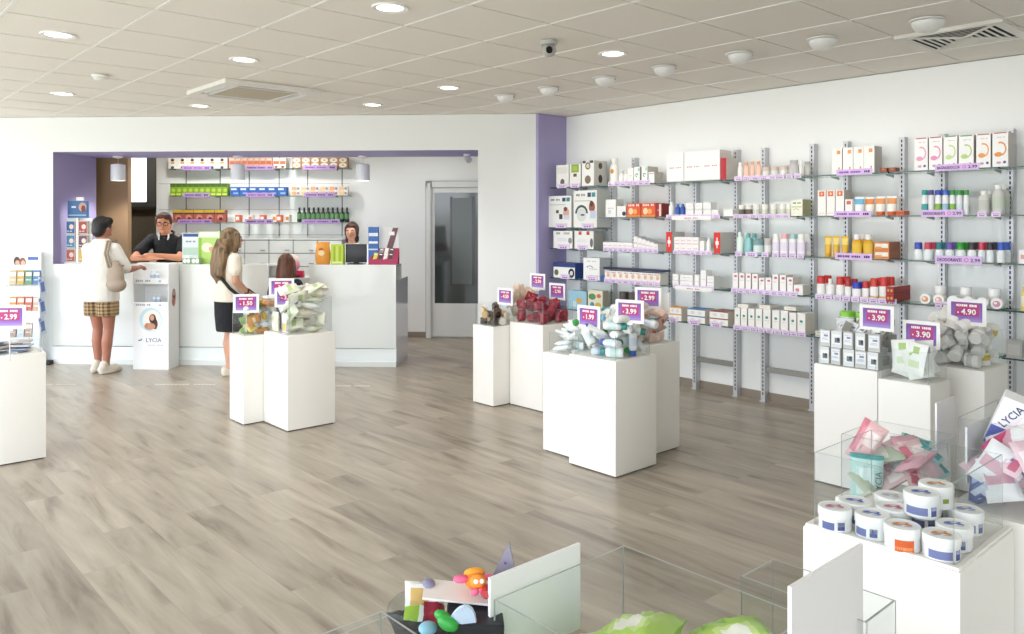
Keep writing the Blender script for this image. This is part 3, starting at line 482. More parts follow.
def row_back(z, xs, ytop, mk, key, desc, group, cat, v=1.97, depth=.09):
    """one thing per pixel interval of a row behind the counter, seen from the wall end that the door is not at"""
    n = len(xs)
    for i, (x0, x1) in enumerate(xs):
        u0, u1 = at_v(x0, ytop, v)[0], at_v(x1, ytop, v)[0]; h = at_v(x0, ytop, v)[1] - z
        k = key(i) if callable(key) else key
        o = inst((k, round(h, 2)), lambda: mk(k, (u1 - u0) * .95, depth, h), D((u0 + u1) / 2, v + depth / 2, z + .0005), RD)
        tag(o, '%s, %s from the corridor end' % (desc if isinstance(desc, str) else desc(i), ORD[i]), cat, group)
def iv(a, b, n): return [(a + (b - a) * i / n, a + (b - a) * (i + 1) / n) for i in range(n)]
row_back(2.25, iv(168, 227.5, 6), 158, lambda k, w, d, h: carton(w, d, h, 'e8e4da', [('e', -.05, .80, .36, .26, '2f3146'), ('r', -.05, .55, .40, .2, 'd8a860'), ('e', -.05, .12, .36, .24, '3b4a66')]), 'bk1', 'dotted white carton on the top shelf behind the counter', 'dotted cartons behind the counter', 'carton')
row_back(2.25, iv(229, 272, 7) + iv(273, 286, 2), 158, lambda k, w, d, h: carton(w, d, h, 'e9b59c' if k == 'bk2' else 'eee6dc', [('r', 0, .55, .9, .3, 'c9704e'), ('r', 0, .85, .6, .12, 'f2ddd0'), ('e', 0, .15, .5, .2, '8a3a2e')]), lambda i: 'bk2' if i < 7 else 'bk2b', lambda i: 'orange-banded carton on the top shelf above the lamp' if i < 7 else 'pale carton with an orange band on the top shelf', 'orange cartons behind the counter', 'carton')
row_back(2.25, iv(292, 347.5, 6), 157.5, lambda k, w, d, h: carton(w, d, h, 'b98d63', [('e', 0, .74, .85, .42, 'ece4d6'), ('e', 0, .28, .85, .42, 'ece4d6'), ('e', 0, .28, .3, .15, 'c9a37a'), ('e', 0, .74, .3, .15, 'c9a37a')]), 'bk3', 'tan carton with two cream rings on the top shelf', 'ringed cartons behind the counter', 'carton')
row_back(1.89, iv(170, 227.5, 10), 183.5, lambda k, w, d, h: carton(w, d, h, '7ea32c', [('r', 0, .86, 1, .28, '46661f'), ('e', .1, .45, .7, .3, 'a9c93c'), ('r', 0, .12, .8, .14, 'cddc57')], top='46661f'), 'bk4', 'bright green carton on the middle shelf', 'green cartons behind the counter', 'carton')
row_back(1.89, iv(230, 286.5, 6), 187, lambda k, w, d, h: carton(w, d, h, '2c5fb0', [('r', -.1, .74, .62, .2, 'cfe0f2'), ('r', .12, .28, .55, .16, '8fb2dd')]), 'bk5', 'blue carton on the middle shelf behind the counter', 'blue cartons behind the counter', 'carton')
for tier in (0, 1):
    zt = 1.89 + tier * .062
    for i, (x0, x1) in enumerate(iv(290.5, 347.5, 6)):
        u0, u1 = at_v(x0, 190, 1.97)[0], at_v(x1, 190, 1.97)[0]
        o = inst('bk6%d' % (i % 2), lambda: carton((u1 - u0) * .95, .09, .06, 'f0e6da', [('r', -.12, .5, .55, .8, 'e9a77a' if i % 2 == 0 else 'e8c596'), ('e', .32, .5, .3, .6, '8a90a8')]), D((u0 + u1) / 2, 2.015, zt + .001), RD)
        tag(o, 'flat pale orange pack, %s layer, %s from the corridor end' % (('lower', 'upper')[tier], ORD[i]), 'carton', 'pale orange packs behind the counter')
row_back(1.54, iv(172.5, 225, 5), 210, lambda k, w, d, h: carton(w, d, h, 'b05a50', [('r', 0, .88, 1, .24, 'c9a92c'), ('r', 0, .72, 1, .1, '4a1d22'), ('e', .05, .4, .6, .42, 'd8907c'), ('e', .1, .26, .4, .3, '6b2226')], top='c9a92c'), 'bk7', 'red pack with a yellow top on the lowest shelf', 'red and yellow packs behind the counter', 'carton')
row_back(1.54, [(235, 240), (248, 252.5), (249 + 11, 264), (272, 276.5), (276.6, 281), (285, 289.5)], 215, lambda k, w, d, h: carton(w, d, h, 'd9663c' if k == 'bk8' else 'f1ece2', [('r', 0, .5, .7, .5, 'f3ede2' if k == 'bk8' else 'd98a4c')]), lambda i: 'bk8' if i % 2 == 0 else 'bk8b', lambda i: ('small orange box' if i % 2 == 0 else 'small white-orange box') + ' on the lowest shelf behind the counter', 'small boxes behind the counter', 'carton')
row_back(1.54, iv(296, 348.5, 11), 207.5, lambda k, w, d, h: bottle(w * .5, h, '14231c', '101311', sy=.9, neck=.72, capr=.42, label='5f8f5a', lz=(.22, .58)), 'bk9', 'dark bottle with green label on the lowest shelf', 'dark bottles behind the counter', 'bottle')

# ---- drawer cabinets below the shelves
uw = .322
for c in range(8):
    r = empty('drawer_cabinet', D(.12 + uw * (c + .5), 1.82), RD)
    G().box(-uw / 2 + .002, uw / 2 - .002, .012, .31, 0, 1.31, mat('8f8e8a', .6)).build('body', r)
    for k in range(6):
        z0 = .02 + k * .258 if k < 3 else .794 + (k - 3) * .172
        z1 = z0 + (.25 if k < 3 else .165); z1 = min(z1, 1.30)
        dr = G().box(-uw / 2 + .005, uw / 2 - .005, 0, .011, z0, z1 - .004, GLOSSW).build('drawer', r)
        G().box(.05, .11, -.012, .0, z0 + .03, z0 + .04, mat('8d8d90', .35, .7)).build('handle', dr)
    G().box(-uw / 2 + .002, uw / 2 - .002, -.002, .31, 1.311, 1.322, WHITE).build('top_board', r)
    tag(r, 'white drawer cabinet behind the counter, %s from the corridor end' % ORD[c], 'drawer cabinet', 'drawer cabinets behind the counter')

# ================= things standing on the counter
mo = empty('monitor', D(3.30, .16, 1.0855), RD + .05)
G().box(-.115, .115, -.012, .012, .015, .215, mat('17181c', .35), bev=.006).build('screen_back', mo); G().box(-.03, .03, -.01, .03, .002, .05, BLACK).build('stand', mo); G().box(-.09, .09, -.05, .07, 0, .006, BLACK).build('foot', mo)
G().box(-.105, .105, .012, .0135, .025, .205, mat('202a38', .1)).build('screen', mo)
tag(mo, 'small black monitor seen from behind, standing on the short counter block', 'monitor')
# orange gift pouch, lime box, brochure holders
p = at_v(323, 262, .12); o = empty('gift_pack', D(p[0], .12, 1.0855), RD)
g = G(); vs = []; fs = []
for j, (w, d, z) in enumerate(((.075, .045, 0), (.085, .06, .05), (.083, .055, .14), (.07, .02, .20), (.078, .006, .235))):
    vs += [(w * math.cos(2 * PI * i / 16) , d * math.sin(2 * PI * i / 16), z + (.008 * math.sin(i * 2.3) if j == 4 else 0)) for i in range(16)]
fs = [(j * 16 + i, j * 16 + (i + 1) % 16, (j + 1) * 16 + (i + 1) % 16, (j + 1) * 16 + i) for j in range(4) for i in range(16)] + [list(range(16))[::-1]]
g.add(vs, fs, mat('e39a3c', .35), True).build('bag', o); G().disc(.0, .12, .07, .06, -.0615, mat('f5d9a0', .5)).disc(-.005, .16, .05, .03, -.059, mat('b5532a', .5)).build('label', o)
tag(o, 'orange gift bag on the counter beside the lime green box', 'bag')
p = at_v(337.5, 262, .10); o = carton(.135, .08, .215, 'b9cf35', [('r', -.22, .5, .1, .8, '8fae2a'), ('r', 0, .5, .12, .8, 'd3e06a'), ('r', .25, .5, .12, .8, '93b02c'), ('r', 0, .08, .8, .1, 'e3eaa0')], name='display_box'); o.location = D(p[0], .12, 1.0855); o.rotation_euler.z = RD
tag(o, 'lime green striped box on the counter beside the black monitor', 'box')
bh = empty('brochure_holder', D(3.60, .10, 1.0855), RD)
G().box(-.165, -.055, .05, .09, .0, .40, mat('2f62a8', .45), {'-x': mat('24508c', .5)}).box(-.16, -.06, .046, .05, .30, .335, mat('dfe8f2', .5)).box(-.16, -.06, .046, .05, .22, .245, mat('e6edf5', .5)).box(-.16, -.06, .046, .05, .15, .165, mat('c8d8ea', .5)).build('blue_column', bh)
G().add([(-.055, .10, .12), (.155, .10, .12), (.15, .12, .40), (-.05, .12, .40), (-.055, .106, .12), (.155, .106, .12), (.15, .126, .40), (-.05, .126, .40)], [(0, 1, 2, 3), (7, 6, 5, 4), (0, 4, 5, 1), (1, 5, 6, 2), (2, 6, 7, 3), (3, 7, 4, 0)], mat('dcdcdc', .5)).build('poster_back', bh)
G().add([(.02, .098, .16), (.09, .097, .16), (.15, .116, .39), (.09, .116, .39), (.03, .104, .26)], [(0, 1, 2, 3)], mat('6d4a52', .5)).rect(.08, .33, .06, .04, .108, mat('f0f0f0', .5)).build('poster_print', bh)
G().add([(-.15, .0, 0), (.165, .0, 0), (.165, .10, 0), (-.15, .10, 0), (-.15, .0, .05), (.165, .0, .05), (.165, .10, .17), (-.06, .10, .17)], [(3, 2, 1, 0), (4, 5, 6, 7), (0, 1, 5, 4), (1, 2, 6, 5), (2, 3, 7, 6), (3, 0, 4, 7)], mat('a82a54', .45)).build('magenta_box', bh)
tag(bh, 'brochure holder with blue column and magenta box at the counter end', 'brochure holder')
cols = ['d8d24a', '2a2a30', 'e6e3d8', '262626', 'cfd06a', '8a8f98', 'e8e8e4', '3a3a3a']
for i in range(8):
    r_, c_ = divmod(i, 4); w = D(3.52 + c_ * .055, .10 + .02 + r_ * .04, 1.0855 + .075 + r_ * .052)
    o = G().box(-.02, .02, -.004, .004, -.045 + .01, .05, mat(cols[i], .45), {'-y': mat(cols[i], .4)}).rect(0, .03, .03, .012, -.0046, mat('f4f4f0', .5)).build('leaflet', loc=w, rot=(-.5, .12, RD))
    tag(o, '%s leaflet in the magenta holder, %s row, %s from the monitor' % (('yellow', 'black', 'cream', 'dark', 'lime', 'grey', 'white', 'charcoal')[i], ('lower', 'upper')[r_], ORD[c_]), 'leaflet', 'leaflets in the magenta holder')
# packs beside the pharmacist
for (x0, x1, yt, base, dec, lab) in ((184, 201, 233, 'dfe7ea', [('r', 0, .93, .9, .1, '2a4f8e'), ('t', 0, .72, .6, .06, '6a7a98'), ('r', 0, .4, .9, .25, 'b9d3c4'), ('e', -.2, .14, .4, .2, 'f4f6f4'), ('e', .25, .14, .4, .2, 'f4f6f4')], 'white and blue box on the counter beside the pharmacist'),
                                     (200, 222, 231.5, 'b6d873', [('r', 0, .9, .9, .16, 'f0f2e2'), ('e', -.1, .5, .5, .3, 'e9f2cf'), ('e', .1, .45, .25, .16, 'd9a58c'), ('r', -.42, .4, .14, .8, '8fbf3a')], 'lime green box on the counter beside the long-haired customer')):
    u0, z = at_v(x0, yt, .2); u1 = at_v(x1, yt, .2)[0]
    o = carton(u1 - u0 - .004, .09, z - 1.0855, base, dec, name='display_box'); o.location = D((u0 + u1) / 2, .2, 1.0855); o.rotation_euler.z = RD; tag(o, lab, 'box')
u0 = at_v(185, 258, .1)[0]
for k in range(2):
    o = inst('stack', lambda: carton(.09, .08, .06, '8fae8a', [('e', -.2, .55, .45, .8, 'eef3ee'), ('e', .25, .55, .45, .8, 'eef3ee')], name='small_box'), D(u0 + .05 + .095 * k, .07, 1.0855), RD)
    tag(o, 'small green and white box before the taller packs, %s the pharmacist' % ('next to', 'away from')[k], 'box')
# leaflets lying before the pharmacist
for k, (u, v, a) in enumerate(((1.02, .05, .1), (1.2, .0, -.15), (1.36, .06, .05))):
    o = G().box(-.10, .10, -.045, .045, 0, .012, mat('e9e8e2', .6)).build('paper_stack', loc=D(u, v + .03, 1.0855), rz=RD + a); tag(o, 'white stack of papers on the counter, %s from the wall jamb' % ORD[k], 'papers')
# pink basket on the low counter section
o = empty('doll_pack', D(2.66, .02, .9455), RD); Pk = mat('c8284e', .45)
G().box(-.10, .10, -.05, .05, 0, .07, Pk, bev=.008).build('base', o); G().ell((-.02, 0, .15), (.085, .05, .10), mat('efdcd6', .4)).build('clear_dome', o); G().ell((.03, -.035, .13), (.045, .02, .05), mat('e79ab4', .4)).build('pink_print', o); G().box(-.06, .08, -.054, -.05, -.0 + .005, .02, BLACK).build('foot_band', o)
tag(o, 'pink and red domed gift pack on the low counter beside the child', 'gift pack')
# card rack at the wall jamb
cr = empty('card_rack', D(.19, .14, 1.0855), RD)
G().box(-.14, .14, .03, .05, 0, .50, PAPER).box(-.012, .012, -.01, .03, 0, .50, PAPER).box(-.14, .14, -.02, .05, 0, .012, PAPER).build('frame', cr)
G().box(-.12, .10, .01, .05, .50, .69, mat('36679a', .45)).build('header', cr)
G().disc(.05, .62, .09, .10, .009, mat('c99a86', .5)).disc(.06, .60, .05, .08, .0085, mat('7a3a34', .5)).rect(-.05, .62, .05, .02, .0085, mat('cfe2f0', .5)).rect(-.01, .53, .2, .012, .0085, mat('9fc0da', .5)).build('header_print', cr)
G().box(-.03, .05, .02, .04, .69, .73, PAPER).build('price_tab', cr)
tag(cr, 'white card rack with blue header on the counter at the purple jamb', 'card rack')
for c_ in range(2):
    for k in range(3):
        co = ((('2e5f93', '3f7fa8', 'b05a4a'), ('a83a38', '6a3f4c', 'c9a23c')))[c_][k]
        o = carton(.10, .035, .14, 'ddd8d2', [('r', 0, .5, .92, .92, co), ('e', .1, .55, .5, .4, 'e6d2c4'), ('t', -.1, .2, .6, .08, 'f4f0ea')], name='blister_card')
        o.location = D(.19 - .07 + .14 * c_, .14, 1.0855 + .015 + .155 * (2 - k)); o.rotation_euler.z = RD
        tag(o, '%s card pack in the rack by the jamb, %s row, %s column' % (((('blue', 'teal', 'brick red'), ('red', 'plum', 'amber')))[c_][k], ('upper', 'middle', 'lower')[k], ('outer', 'inner')[c_]), 'card pack', 'card packs in the counter rack')

# ================= floor display with the round picture, in front of the counter
st = empty('floor_display', D(1.245, -.18), RD); CARD = mat('f1f2f2', .5); SH = mat('b9bec1', .6)
W2, D2 = .19, .115
G().box(-W2, W2, -D2, D2, 0, .66, CARD).build('base_box', st)
G().box(-W2, -W2 + .008, -D2, D2, .66, 1.10, CARD).box(W2 - .008, W2, -D2, D2, .66, 1.10, CARD).box(-W2, W2, D2 - .008, D2, .66, 1.10, CARD).build('shell', st)
G().box(-W2 + .008, W2 - .008, -D2, D2 - .008, .905, .915, CARD).build('shelf', st)
G().box(-W2, W2, -D2 - .004, -D2, .645, .705, CARD).bars(-.08, .675, .16, .02, -D2 - .005, mat('9aa3b5', .5), 8, 3).disc(.1, .672, .03, .02, -D2 - .005, mat('8fb7d8', .5)).build('lower_lip', st)
G().box(-W2, W2, -D2 - .004, -D2, .895, .955, CARD).bars(-.08, .925, .16, .02, -D2 - .005, mat('9aa3b5', .5), 8, 4).disc(.1, .922, .03, .02, -D2 - .005, mat('8fb7d8', .5)).build('upper_lip', st)
g = G(); y = -D2 - .0008
g.disc(.0, .52, .245, .25, y, mat('bfe0ea', .5), 28).disc(.012, .515, .20, .21, y - .0004, mat('f3ede6', .5), 24)
g.disc(.02, .53, .075, .10, y - .0008, mat('3b2319', .6)).disc(.045, .475, .06, .11, y - .0008, mat('4a2c1f', .6)).disc(-.01, .45, .12, .075, y - .001, mat('c98f70', .6)).disc(.015, .54, .045, .06, y - .0014, mat('d29b7c', .6)).disc(-.045, .46, .03, .05, y - .0014, mat('b97e60', .6))
g.build('round_picture', st)
text('LYCIA', .062, mat('2a3a6e', .5), st, (.03, y, .305), name='brand_lettering'); G().bars(.05, .255, .17, .008, y, mat('8a93b0', .5), 12, 6).rect(-.115, .305, .03, .012, y, mat('2a3a6e', .5), .01).rect(-.1, .315, .012, .012, y, mat('4d6ab0', .5)).build('brand_mark', st)
G().disc(-.02, .18, .42, .52, y + .0003, mat('cfe7ee', .5), 24, -.9, 1.0, .985).build('arc_print', st)
g = G(); x = W2 + .0008
for cy_, cz, w, h, c in ((0, .74, .10, .20, 'd9d4d0'), (.0, .76, .07, .15, '5a3428'), (-.01, .70, .07, .09, 'b3655c'), (.0, .79, .04, .06, 'd0a088')):
    g.add([(x, cy_ + w / 2 * math.cos(2 * PI * i / 16), cz + h / 2 * math.sin(2 * PI * i / 16)) for i in range(16)], [list(range(16))], mat(c, .5)); x += .0004
g.build('side_picture', st)
tag(st, 'white cardboard floor display with round portrait in front of the counter', 'floor display')
for k, (x, z) in enumerate(((-.02, .9155), (.03, .9155), (.0, .6605), (.045, .6605))):
    o = inst('dispbottle', lambda: bottle(.022, .11, 'dfe6ea', 'c9d7e6', sy=.8, label='aebfd6'), D(1.245 + x, -.22, z), RD)
    tag(o, 'small clear bottle in the cardboard floor display, %s tier, %s from the customer in white' % (('upper', 'lower')[k // 2], ('first', 'second')[k % 2]), 'bottle', 'bottles in the floor display')
# tall brochure stand against the white wall
bs = empty('brochure_stand', D(-.20, -.20), RD + .08)
G().box(-.17, .17, .06, .08, 0, 1.22, mat('e3eaee', .4)).box(-.18, .18, -.06, .10, 0, .02, PAPER).build('back_panel', bs)
for k in range(3): G().box(-.17, .17, -.0, .06, .30 + .28 * k, .31 + .28 * k, PAPER).box(-.17, .17, -.004, 0, .30 + .28 * k, .38 + .28 * k, ACRYL).build('pocket', bs)
G().box(-.165, .165, .045, .06, 1.03, 1.21, PAPER).build('header', bs)
G().disc(-.09, 1.12, .07, .10, .0445, mat('5a3a30', .5)).disc(-.03, 1.11, .07, .10, .0443, mat('8a5a48', .5)).disc(-.085, 1.10, .045, .06, .0440, mat('d8a890', .5)).disc(-.025, 1.10, .045, .06, .0438, mat('deb49c', .5)).rect(-.06, 1.06, .13, .04, .0436, mat('f1f1f1', .5)).rect(.08, 1.15, .11, .035, .0444, mat('4a6ab8', .5)).bars(.08, 1.10, .11, .012, .0444, mat('9ab0d4', .5), 7).build('header_print', bs)
G().box(.17, .185, -.02, .07, .2, .95, mat('dde3ea', .5)).build('side_wing', bs)
tag(bs, 'tall white brochure stand with family picture header by the white wall', 'brochure stand')
M_ = bs.matrix_basis
k = 0
for r_, (zz, cs) in enumerate(((.885, ('c9b08a', 'c8a03c', '5a8a6c', '4a78a8')), (.605, ('c98a50', 'd0703c', 'b9543c', 'c99c84')), (.325, ('a8887a', 'c8ccd4', 'b08a70', 'd8d4d0')))):
    for c_, co in enumerate(cs):
        o = G().box(-.036, .036, 0, .012, 0, .15, mat(co, .45)).rect(0, .11, .06, .04, -.0006, mat('efe9de', .5)).bars(0, .05, .05, .014, -.0006, mat('f4f1ec', .5), 4, k).build('brochure')
        o.matrix_basis = M_ @ Matrix.Translation((-.125 + .083 * c_, .02, zz - .012)) @ Matrix.Rotation(-.12, 4, 'X')
        tag(o, 'brochure in the tall white stand, %s row, %s from its outer edge' % (('upper', 'middle', 'lower')[r_], ORD[c_]), 'brochure', 'brochures in the tall stand'); k += 1
for i in range(3):
    o = G().box(-.001, .001, -.04, .04, -.10, .10, mat('c8d0e4', .5)).box(.001, .0016, -.02, .03, -.06, .05, mat('5f78b4', .5)).box(.001, .0018, -.035, .0, .06, .085, mat('7d93c8', .5)).build('leaflet')
    o.matrix_basis = M_ @ Matrix.Translation((.19, .02, .85 - .21 * i)) @ Matrix.Rotation(.25, 4, 'X') @ Matrix.Rotation(-.25, 4, 'Z'); tag(o, 'pale blue leaflet on the side of the tall brochure stand, %s from the top' % ORD[i], 'leaflet', 'leaflets on the stand side')
# pale distance line lettering on the floor
for i, (x0, x1, y) in enumerate(((30, 76, 384.5), (155, 216, 384.5), (332, 370, 386))):
    a, b = at_z(x0, y), at_z(x1, y); w = (b - a).length
    o = G().bars(0, 0, w, .05, 0, mat('d8d2c6', .7), 16, i).build('floor_marking'); c = (a + b) / 2; o.location = (c.x, c.y, .0012); o.rotation_euler = (-PI / 2, 0, math.atan2(b.y - a.y, b.x - a.x))
    tag(o, 'pale worn distance line on the floor, ' + ('beside the tall brochure stand', 'before the cardboard floor display', 'before the short counter block')[i], 'floor marking')
# ================= shelving on the long wall: perforated uprights, low rails, brackets
XF = 5.95
rack = empty('upright_rack', (XW, 3.5, 0))
UPR = [5.74, 5.32, 5.04, 4.60, 4.32, 3.89, 3.62, 3.18, 2.90, 2.47, 2.19, 1.755, 1.475, 1.045, .77]
up = None
def upright():
    g = G(); a, d = .020, .065
    g.box(-.065, -.062, -a, a, 0, 2.175, STEEL); g.box(-.065, 0, a - .003, a, 0, 2.175, STEEL); g.box(-.065, 0, -a, -a + .003, 0, 2.175, STEEL)
    for k in range(62):
        z = .06 + k * .034
        g.box(-.0656, -.0645, -.005, .005, z, z + .022, DARKSLOT)
    g.box(-.075, .0, -.026, .026, 0, .008, STEEL); return ob('upright', g.mesh('upright'), rack)
for y in UPR:
    if up is None: o = up = upright()
    else: o = up.copy(); COL.objects.link(o)
    o.location = (-.002, y - 3.5, 0)
for y0, y1, z in ((4.32, 3.89, .277), (3.62, 3.18, .277), (2.90, 2.47, .277), (2.19, 1.755, .277), (5.04, 4.60, .277), (1.475, 1.045, .277)):
    G().box(-.055, -.02, y1 - 3.5 + .023, y0 - 3.5 - .023, z - .022, z + .022, mat('9a9892', .4, .6)).build('rail', rack)
tag(rack, 'run of perforated steel shelf uprights with low cross rails against the long white wall', 'shelf rack')
SHZ = [1.905, 1.587, 1.265, .955, .640]
SHELVES = []
def shelf(y0, y1, z, contents, dep=.245):
    s = empty('glass_shelf', (XW - .07, (y0 + y1) / 2, z - .010)); w = (y1 - y0) / 2 - .004
    G().box(-(dep - .04), .0, -w, w, 0, .010, GLASS, {'-x': GLASS_EDGE, '-y': GLASS_EDGE, '+y': GLASS_EDGE}).build('glass_panel', s)
    for yy in (-w * .88, w * .35): G().add([(0, yy, -.002), (0, yy, -.024), (-.14, yy, -.009), (-.14, yy, -.002), (0, yy + .004, -.002), (0, yy + .004, -.024), (-.14, yy + .004, -.009), (-.14, yy + .004, -.002)], [(0, 1, 2, 3), (7, 6, 5, 4), (0, 4, 5, 1), (1, 5, 6, 2), (2, 6, 7, 3), (3, 7, 4, 0)], mat('b9bbbf', .4, .4)).build('bracket', s)
    tag(s, contents.replace('nothing, ', 'empty glass shelf past the last upright, ') if contents[:7] == 'nothing' else 'glass wall shelf carrying ' + contents, 'shelf', 'glass shelves on the long wall'); return s
CONT = {
 1: ['three scale cartons with round prints', 'two large photo cartons', 'two low white device cartons', 'the blue box and the white device box', 'the colourful pouches'],
 2: ['the tall white sunscreen bottle and slim boxes', 'the long orange cartons', 'white boxes with dark blue caps in two rows', 'the row of white boxes under a navy bar', 'dark jars behind the heap of white bottles'],
 3: ['three large white cartons and a red box', 'blue bottles and small white cubes', 'two red first-aid boxes', 'low white medicine boxes over a white strip', 'three double stacks of banded cartons'],
 4: ['peach and grey hair bottles', 'cream jars and a pale green carton', 'mint, teal and white oval bottles', 'slim white boxes with pink emblems', 'white boxes with green dots'],
 5: ['large white cartons with orange marks', 'orange-topped cartons and cream tubes', 'yellow sun-care bottles and orange boxes', 'white bottles with red caps', 'flat packs and jars with lime lids'],
 6: ['six cartons with coloured arcs', 'capped deodorant sprays and two grey bottles', 'roll-ons with caps in many colours', 'round jars lying towards the viewer', 'a grey bag behind the jar heap'],
 7: ['nothing, topmost beyond the last arc carton', 'nothing, second from the top at the picture edge', 'one white box at the picture edge', 'one yellow bottle at the picture edge', 'nothing, lowest at the picture edge'] }
BY = {1: (5.325, 6.0), 2: (4.61, 5.31), 3: (3.90, 4.60), 4: (3.19, 3.89), 5: (2.48, 3.175), 6: (1.76, 2.47), 7: (1.05, 1.75)}
for b, (y0, y1) in BY.items():
    for r, z in enumerate(SHZ):
        if b == 1 and r == 1: z = 1.483
        shelf(y0, y1, z, CONT[b][r])
# ---- goods are put down by the span they cover along their shelf
def yspan(x0, x1, X=XF, py=200): return at_x(x0, py, X).y, at_x(x1, py, X).y
def height(px, py, z, X=XF): return at_x(px, py, X).z - z
def put(key, mk, z, x0, x1, ytop, depth, label, cat, group=None, X=XF, fit=.95):
    a, b = yspan(x0, x1, X); w = (a - b) * fit; h = height((x0 + x1) / 2, ytop, z, X)
    o = inst(key, lambda: mk(w, depth, h), (X + depth / 2, (a + b) / 2, z + .0006), RW)
    return tag(o, label, cat, group)
def series(key, mk, z, xs, ytop, depth, desc, cat, group, X=XF, fit=.95):
    for i, (x0, x1) in enumerate(xs):
        yt = ytop[i] if isinstance(ytop, (list, tuple)) else ytop
        put(key if len(xs) == 1 or not isinstance(ytop, (list, tuple)) else (key, yt), mk, z, x0, x1, yt, depth, '%s, %s from the purple wall' % (desc, ORD[i]) if len(xs) > 1 else desc, cat, group if len(xs) > 1 else None, X, fit)
Z1, Z2, Z3, Z4, Z5 = SHZ
def C_(base, dec=(), **k): return lambda w, d, h: carton(w, d, h, base, dec, **k)
# bay beside the purple wall
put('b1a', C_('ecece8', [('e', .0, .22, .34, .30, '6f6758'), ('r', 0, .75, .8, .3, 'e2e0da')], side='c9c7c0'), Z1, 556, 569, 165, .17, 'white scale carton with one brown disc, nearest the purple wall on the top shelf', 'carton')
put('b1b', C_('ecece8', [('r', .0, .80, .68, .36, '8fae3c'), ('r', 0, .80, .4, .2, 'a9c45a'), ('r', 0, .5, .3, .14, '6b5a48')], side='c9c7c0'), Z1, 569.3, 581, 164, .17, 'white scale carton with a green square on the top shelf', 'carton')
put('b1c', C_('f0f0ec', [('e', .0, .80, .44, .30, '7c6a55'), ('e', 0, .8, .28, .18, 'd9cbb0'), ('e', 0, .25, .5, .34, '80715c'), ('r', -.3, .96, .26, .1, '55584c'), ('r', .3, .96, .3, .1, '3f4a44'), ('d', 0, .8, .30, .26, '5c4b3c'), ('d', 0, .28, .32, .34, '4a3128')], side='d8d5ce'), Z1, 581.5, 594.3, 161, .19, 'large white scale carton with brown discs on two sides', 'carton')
ZB = 1.483
for x0, x1, yt, k, lab in ((548, 572, 196, 0, 'white device carton with small photo, beside the purple wall'), (573, 597.5, 190.5, 1, 'taller white device carton with a large round dial picture')):
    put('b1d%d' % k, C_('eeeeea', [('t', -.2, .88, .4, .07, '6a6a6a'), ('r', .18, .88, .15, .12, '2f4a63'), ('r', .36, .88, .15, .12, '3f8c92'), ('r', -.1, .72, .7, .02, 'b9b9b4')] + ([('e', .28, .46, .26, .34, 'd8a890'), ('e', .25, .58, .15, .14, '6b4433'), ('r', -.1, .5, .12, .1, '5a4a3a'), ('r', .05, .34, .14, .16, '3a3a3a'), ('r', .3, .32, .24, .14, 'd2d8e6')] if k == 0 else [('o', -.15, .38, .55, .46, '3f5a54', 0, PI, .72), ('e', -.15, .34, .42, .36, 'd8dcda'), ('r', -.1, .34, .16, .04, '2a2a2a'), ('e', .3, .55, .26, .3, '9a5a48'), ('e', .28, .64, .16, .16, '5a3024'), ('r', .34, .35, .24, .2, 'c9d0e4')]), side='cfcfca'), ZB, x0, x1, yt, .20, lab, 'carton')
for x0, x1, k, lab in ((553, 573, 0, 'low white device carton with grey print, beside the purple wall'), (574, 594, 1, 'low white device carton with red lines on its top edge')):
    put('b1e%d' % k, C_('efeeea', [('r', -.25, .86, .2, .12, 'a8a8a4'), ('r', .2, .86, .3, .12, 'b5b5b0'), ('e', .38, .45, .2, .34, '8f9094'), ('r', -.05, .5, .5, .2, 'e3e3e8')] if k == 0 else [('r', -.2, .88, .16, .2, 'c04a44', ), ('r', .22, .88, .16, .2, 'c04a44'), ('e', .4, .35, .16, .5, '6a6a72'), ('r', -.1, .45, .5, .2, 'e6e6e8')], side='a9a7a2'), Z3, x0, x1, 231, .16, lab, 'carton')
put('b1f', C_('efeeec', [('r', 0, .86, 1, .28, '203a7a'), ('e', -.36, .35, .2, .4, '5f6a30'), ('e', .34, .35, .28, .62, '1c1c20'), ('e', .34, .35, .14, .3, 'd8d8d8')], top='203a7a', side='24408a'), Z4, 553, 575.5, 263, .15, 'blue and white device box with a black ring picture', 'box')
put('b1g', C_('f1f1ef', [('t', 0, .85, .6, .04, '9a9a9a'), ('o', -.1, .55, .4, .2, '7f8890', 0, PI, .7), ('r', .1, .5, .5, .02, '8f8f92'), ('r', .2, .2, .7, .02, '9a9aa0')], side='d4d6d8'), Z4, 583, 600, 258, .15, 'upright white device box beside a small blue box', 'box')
put('b1h', C_('2a5aa6', []), Z4, 600.5, 605, 275.5, .12, 'small blue box beside the upright white device box', 'box')
for x0, x1, yt, co, dec, lab in ((568, 587, 291, '9cc8dc', [('e', .1, .5, .3, .3, 'd9a84a'), ('r', -.2, .3, .3, .3, 'c9e0ea')], 'sky blue picture pack on the low shelf beside the purple wall'), (587.5, 603, 290.5, 'e3e2c8', [('e', -.2, .7, .5, .3, '5a8a5a'), ('e', .2, .3, .4, .3, 'd8b83c'), ('e', -.2, .3, .3, .3, '4a90b8'), ('e', .25, .75, .3, .2, 'd86a4a')], 'pale green picture pack with many colours on the low shelf')):
    put(lab, C_(co, dec, side='b9b5a8'), Z5, x0, x1, yt, .09, lab, 'carton')
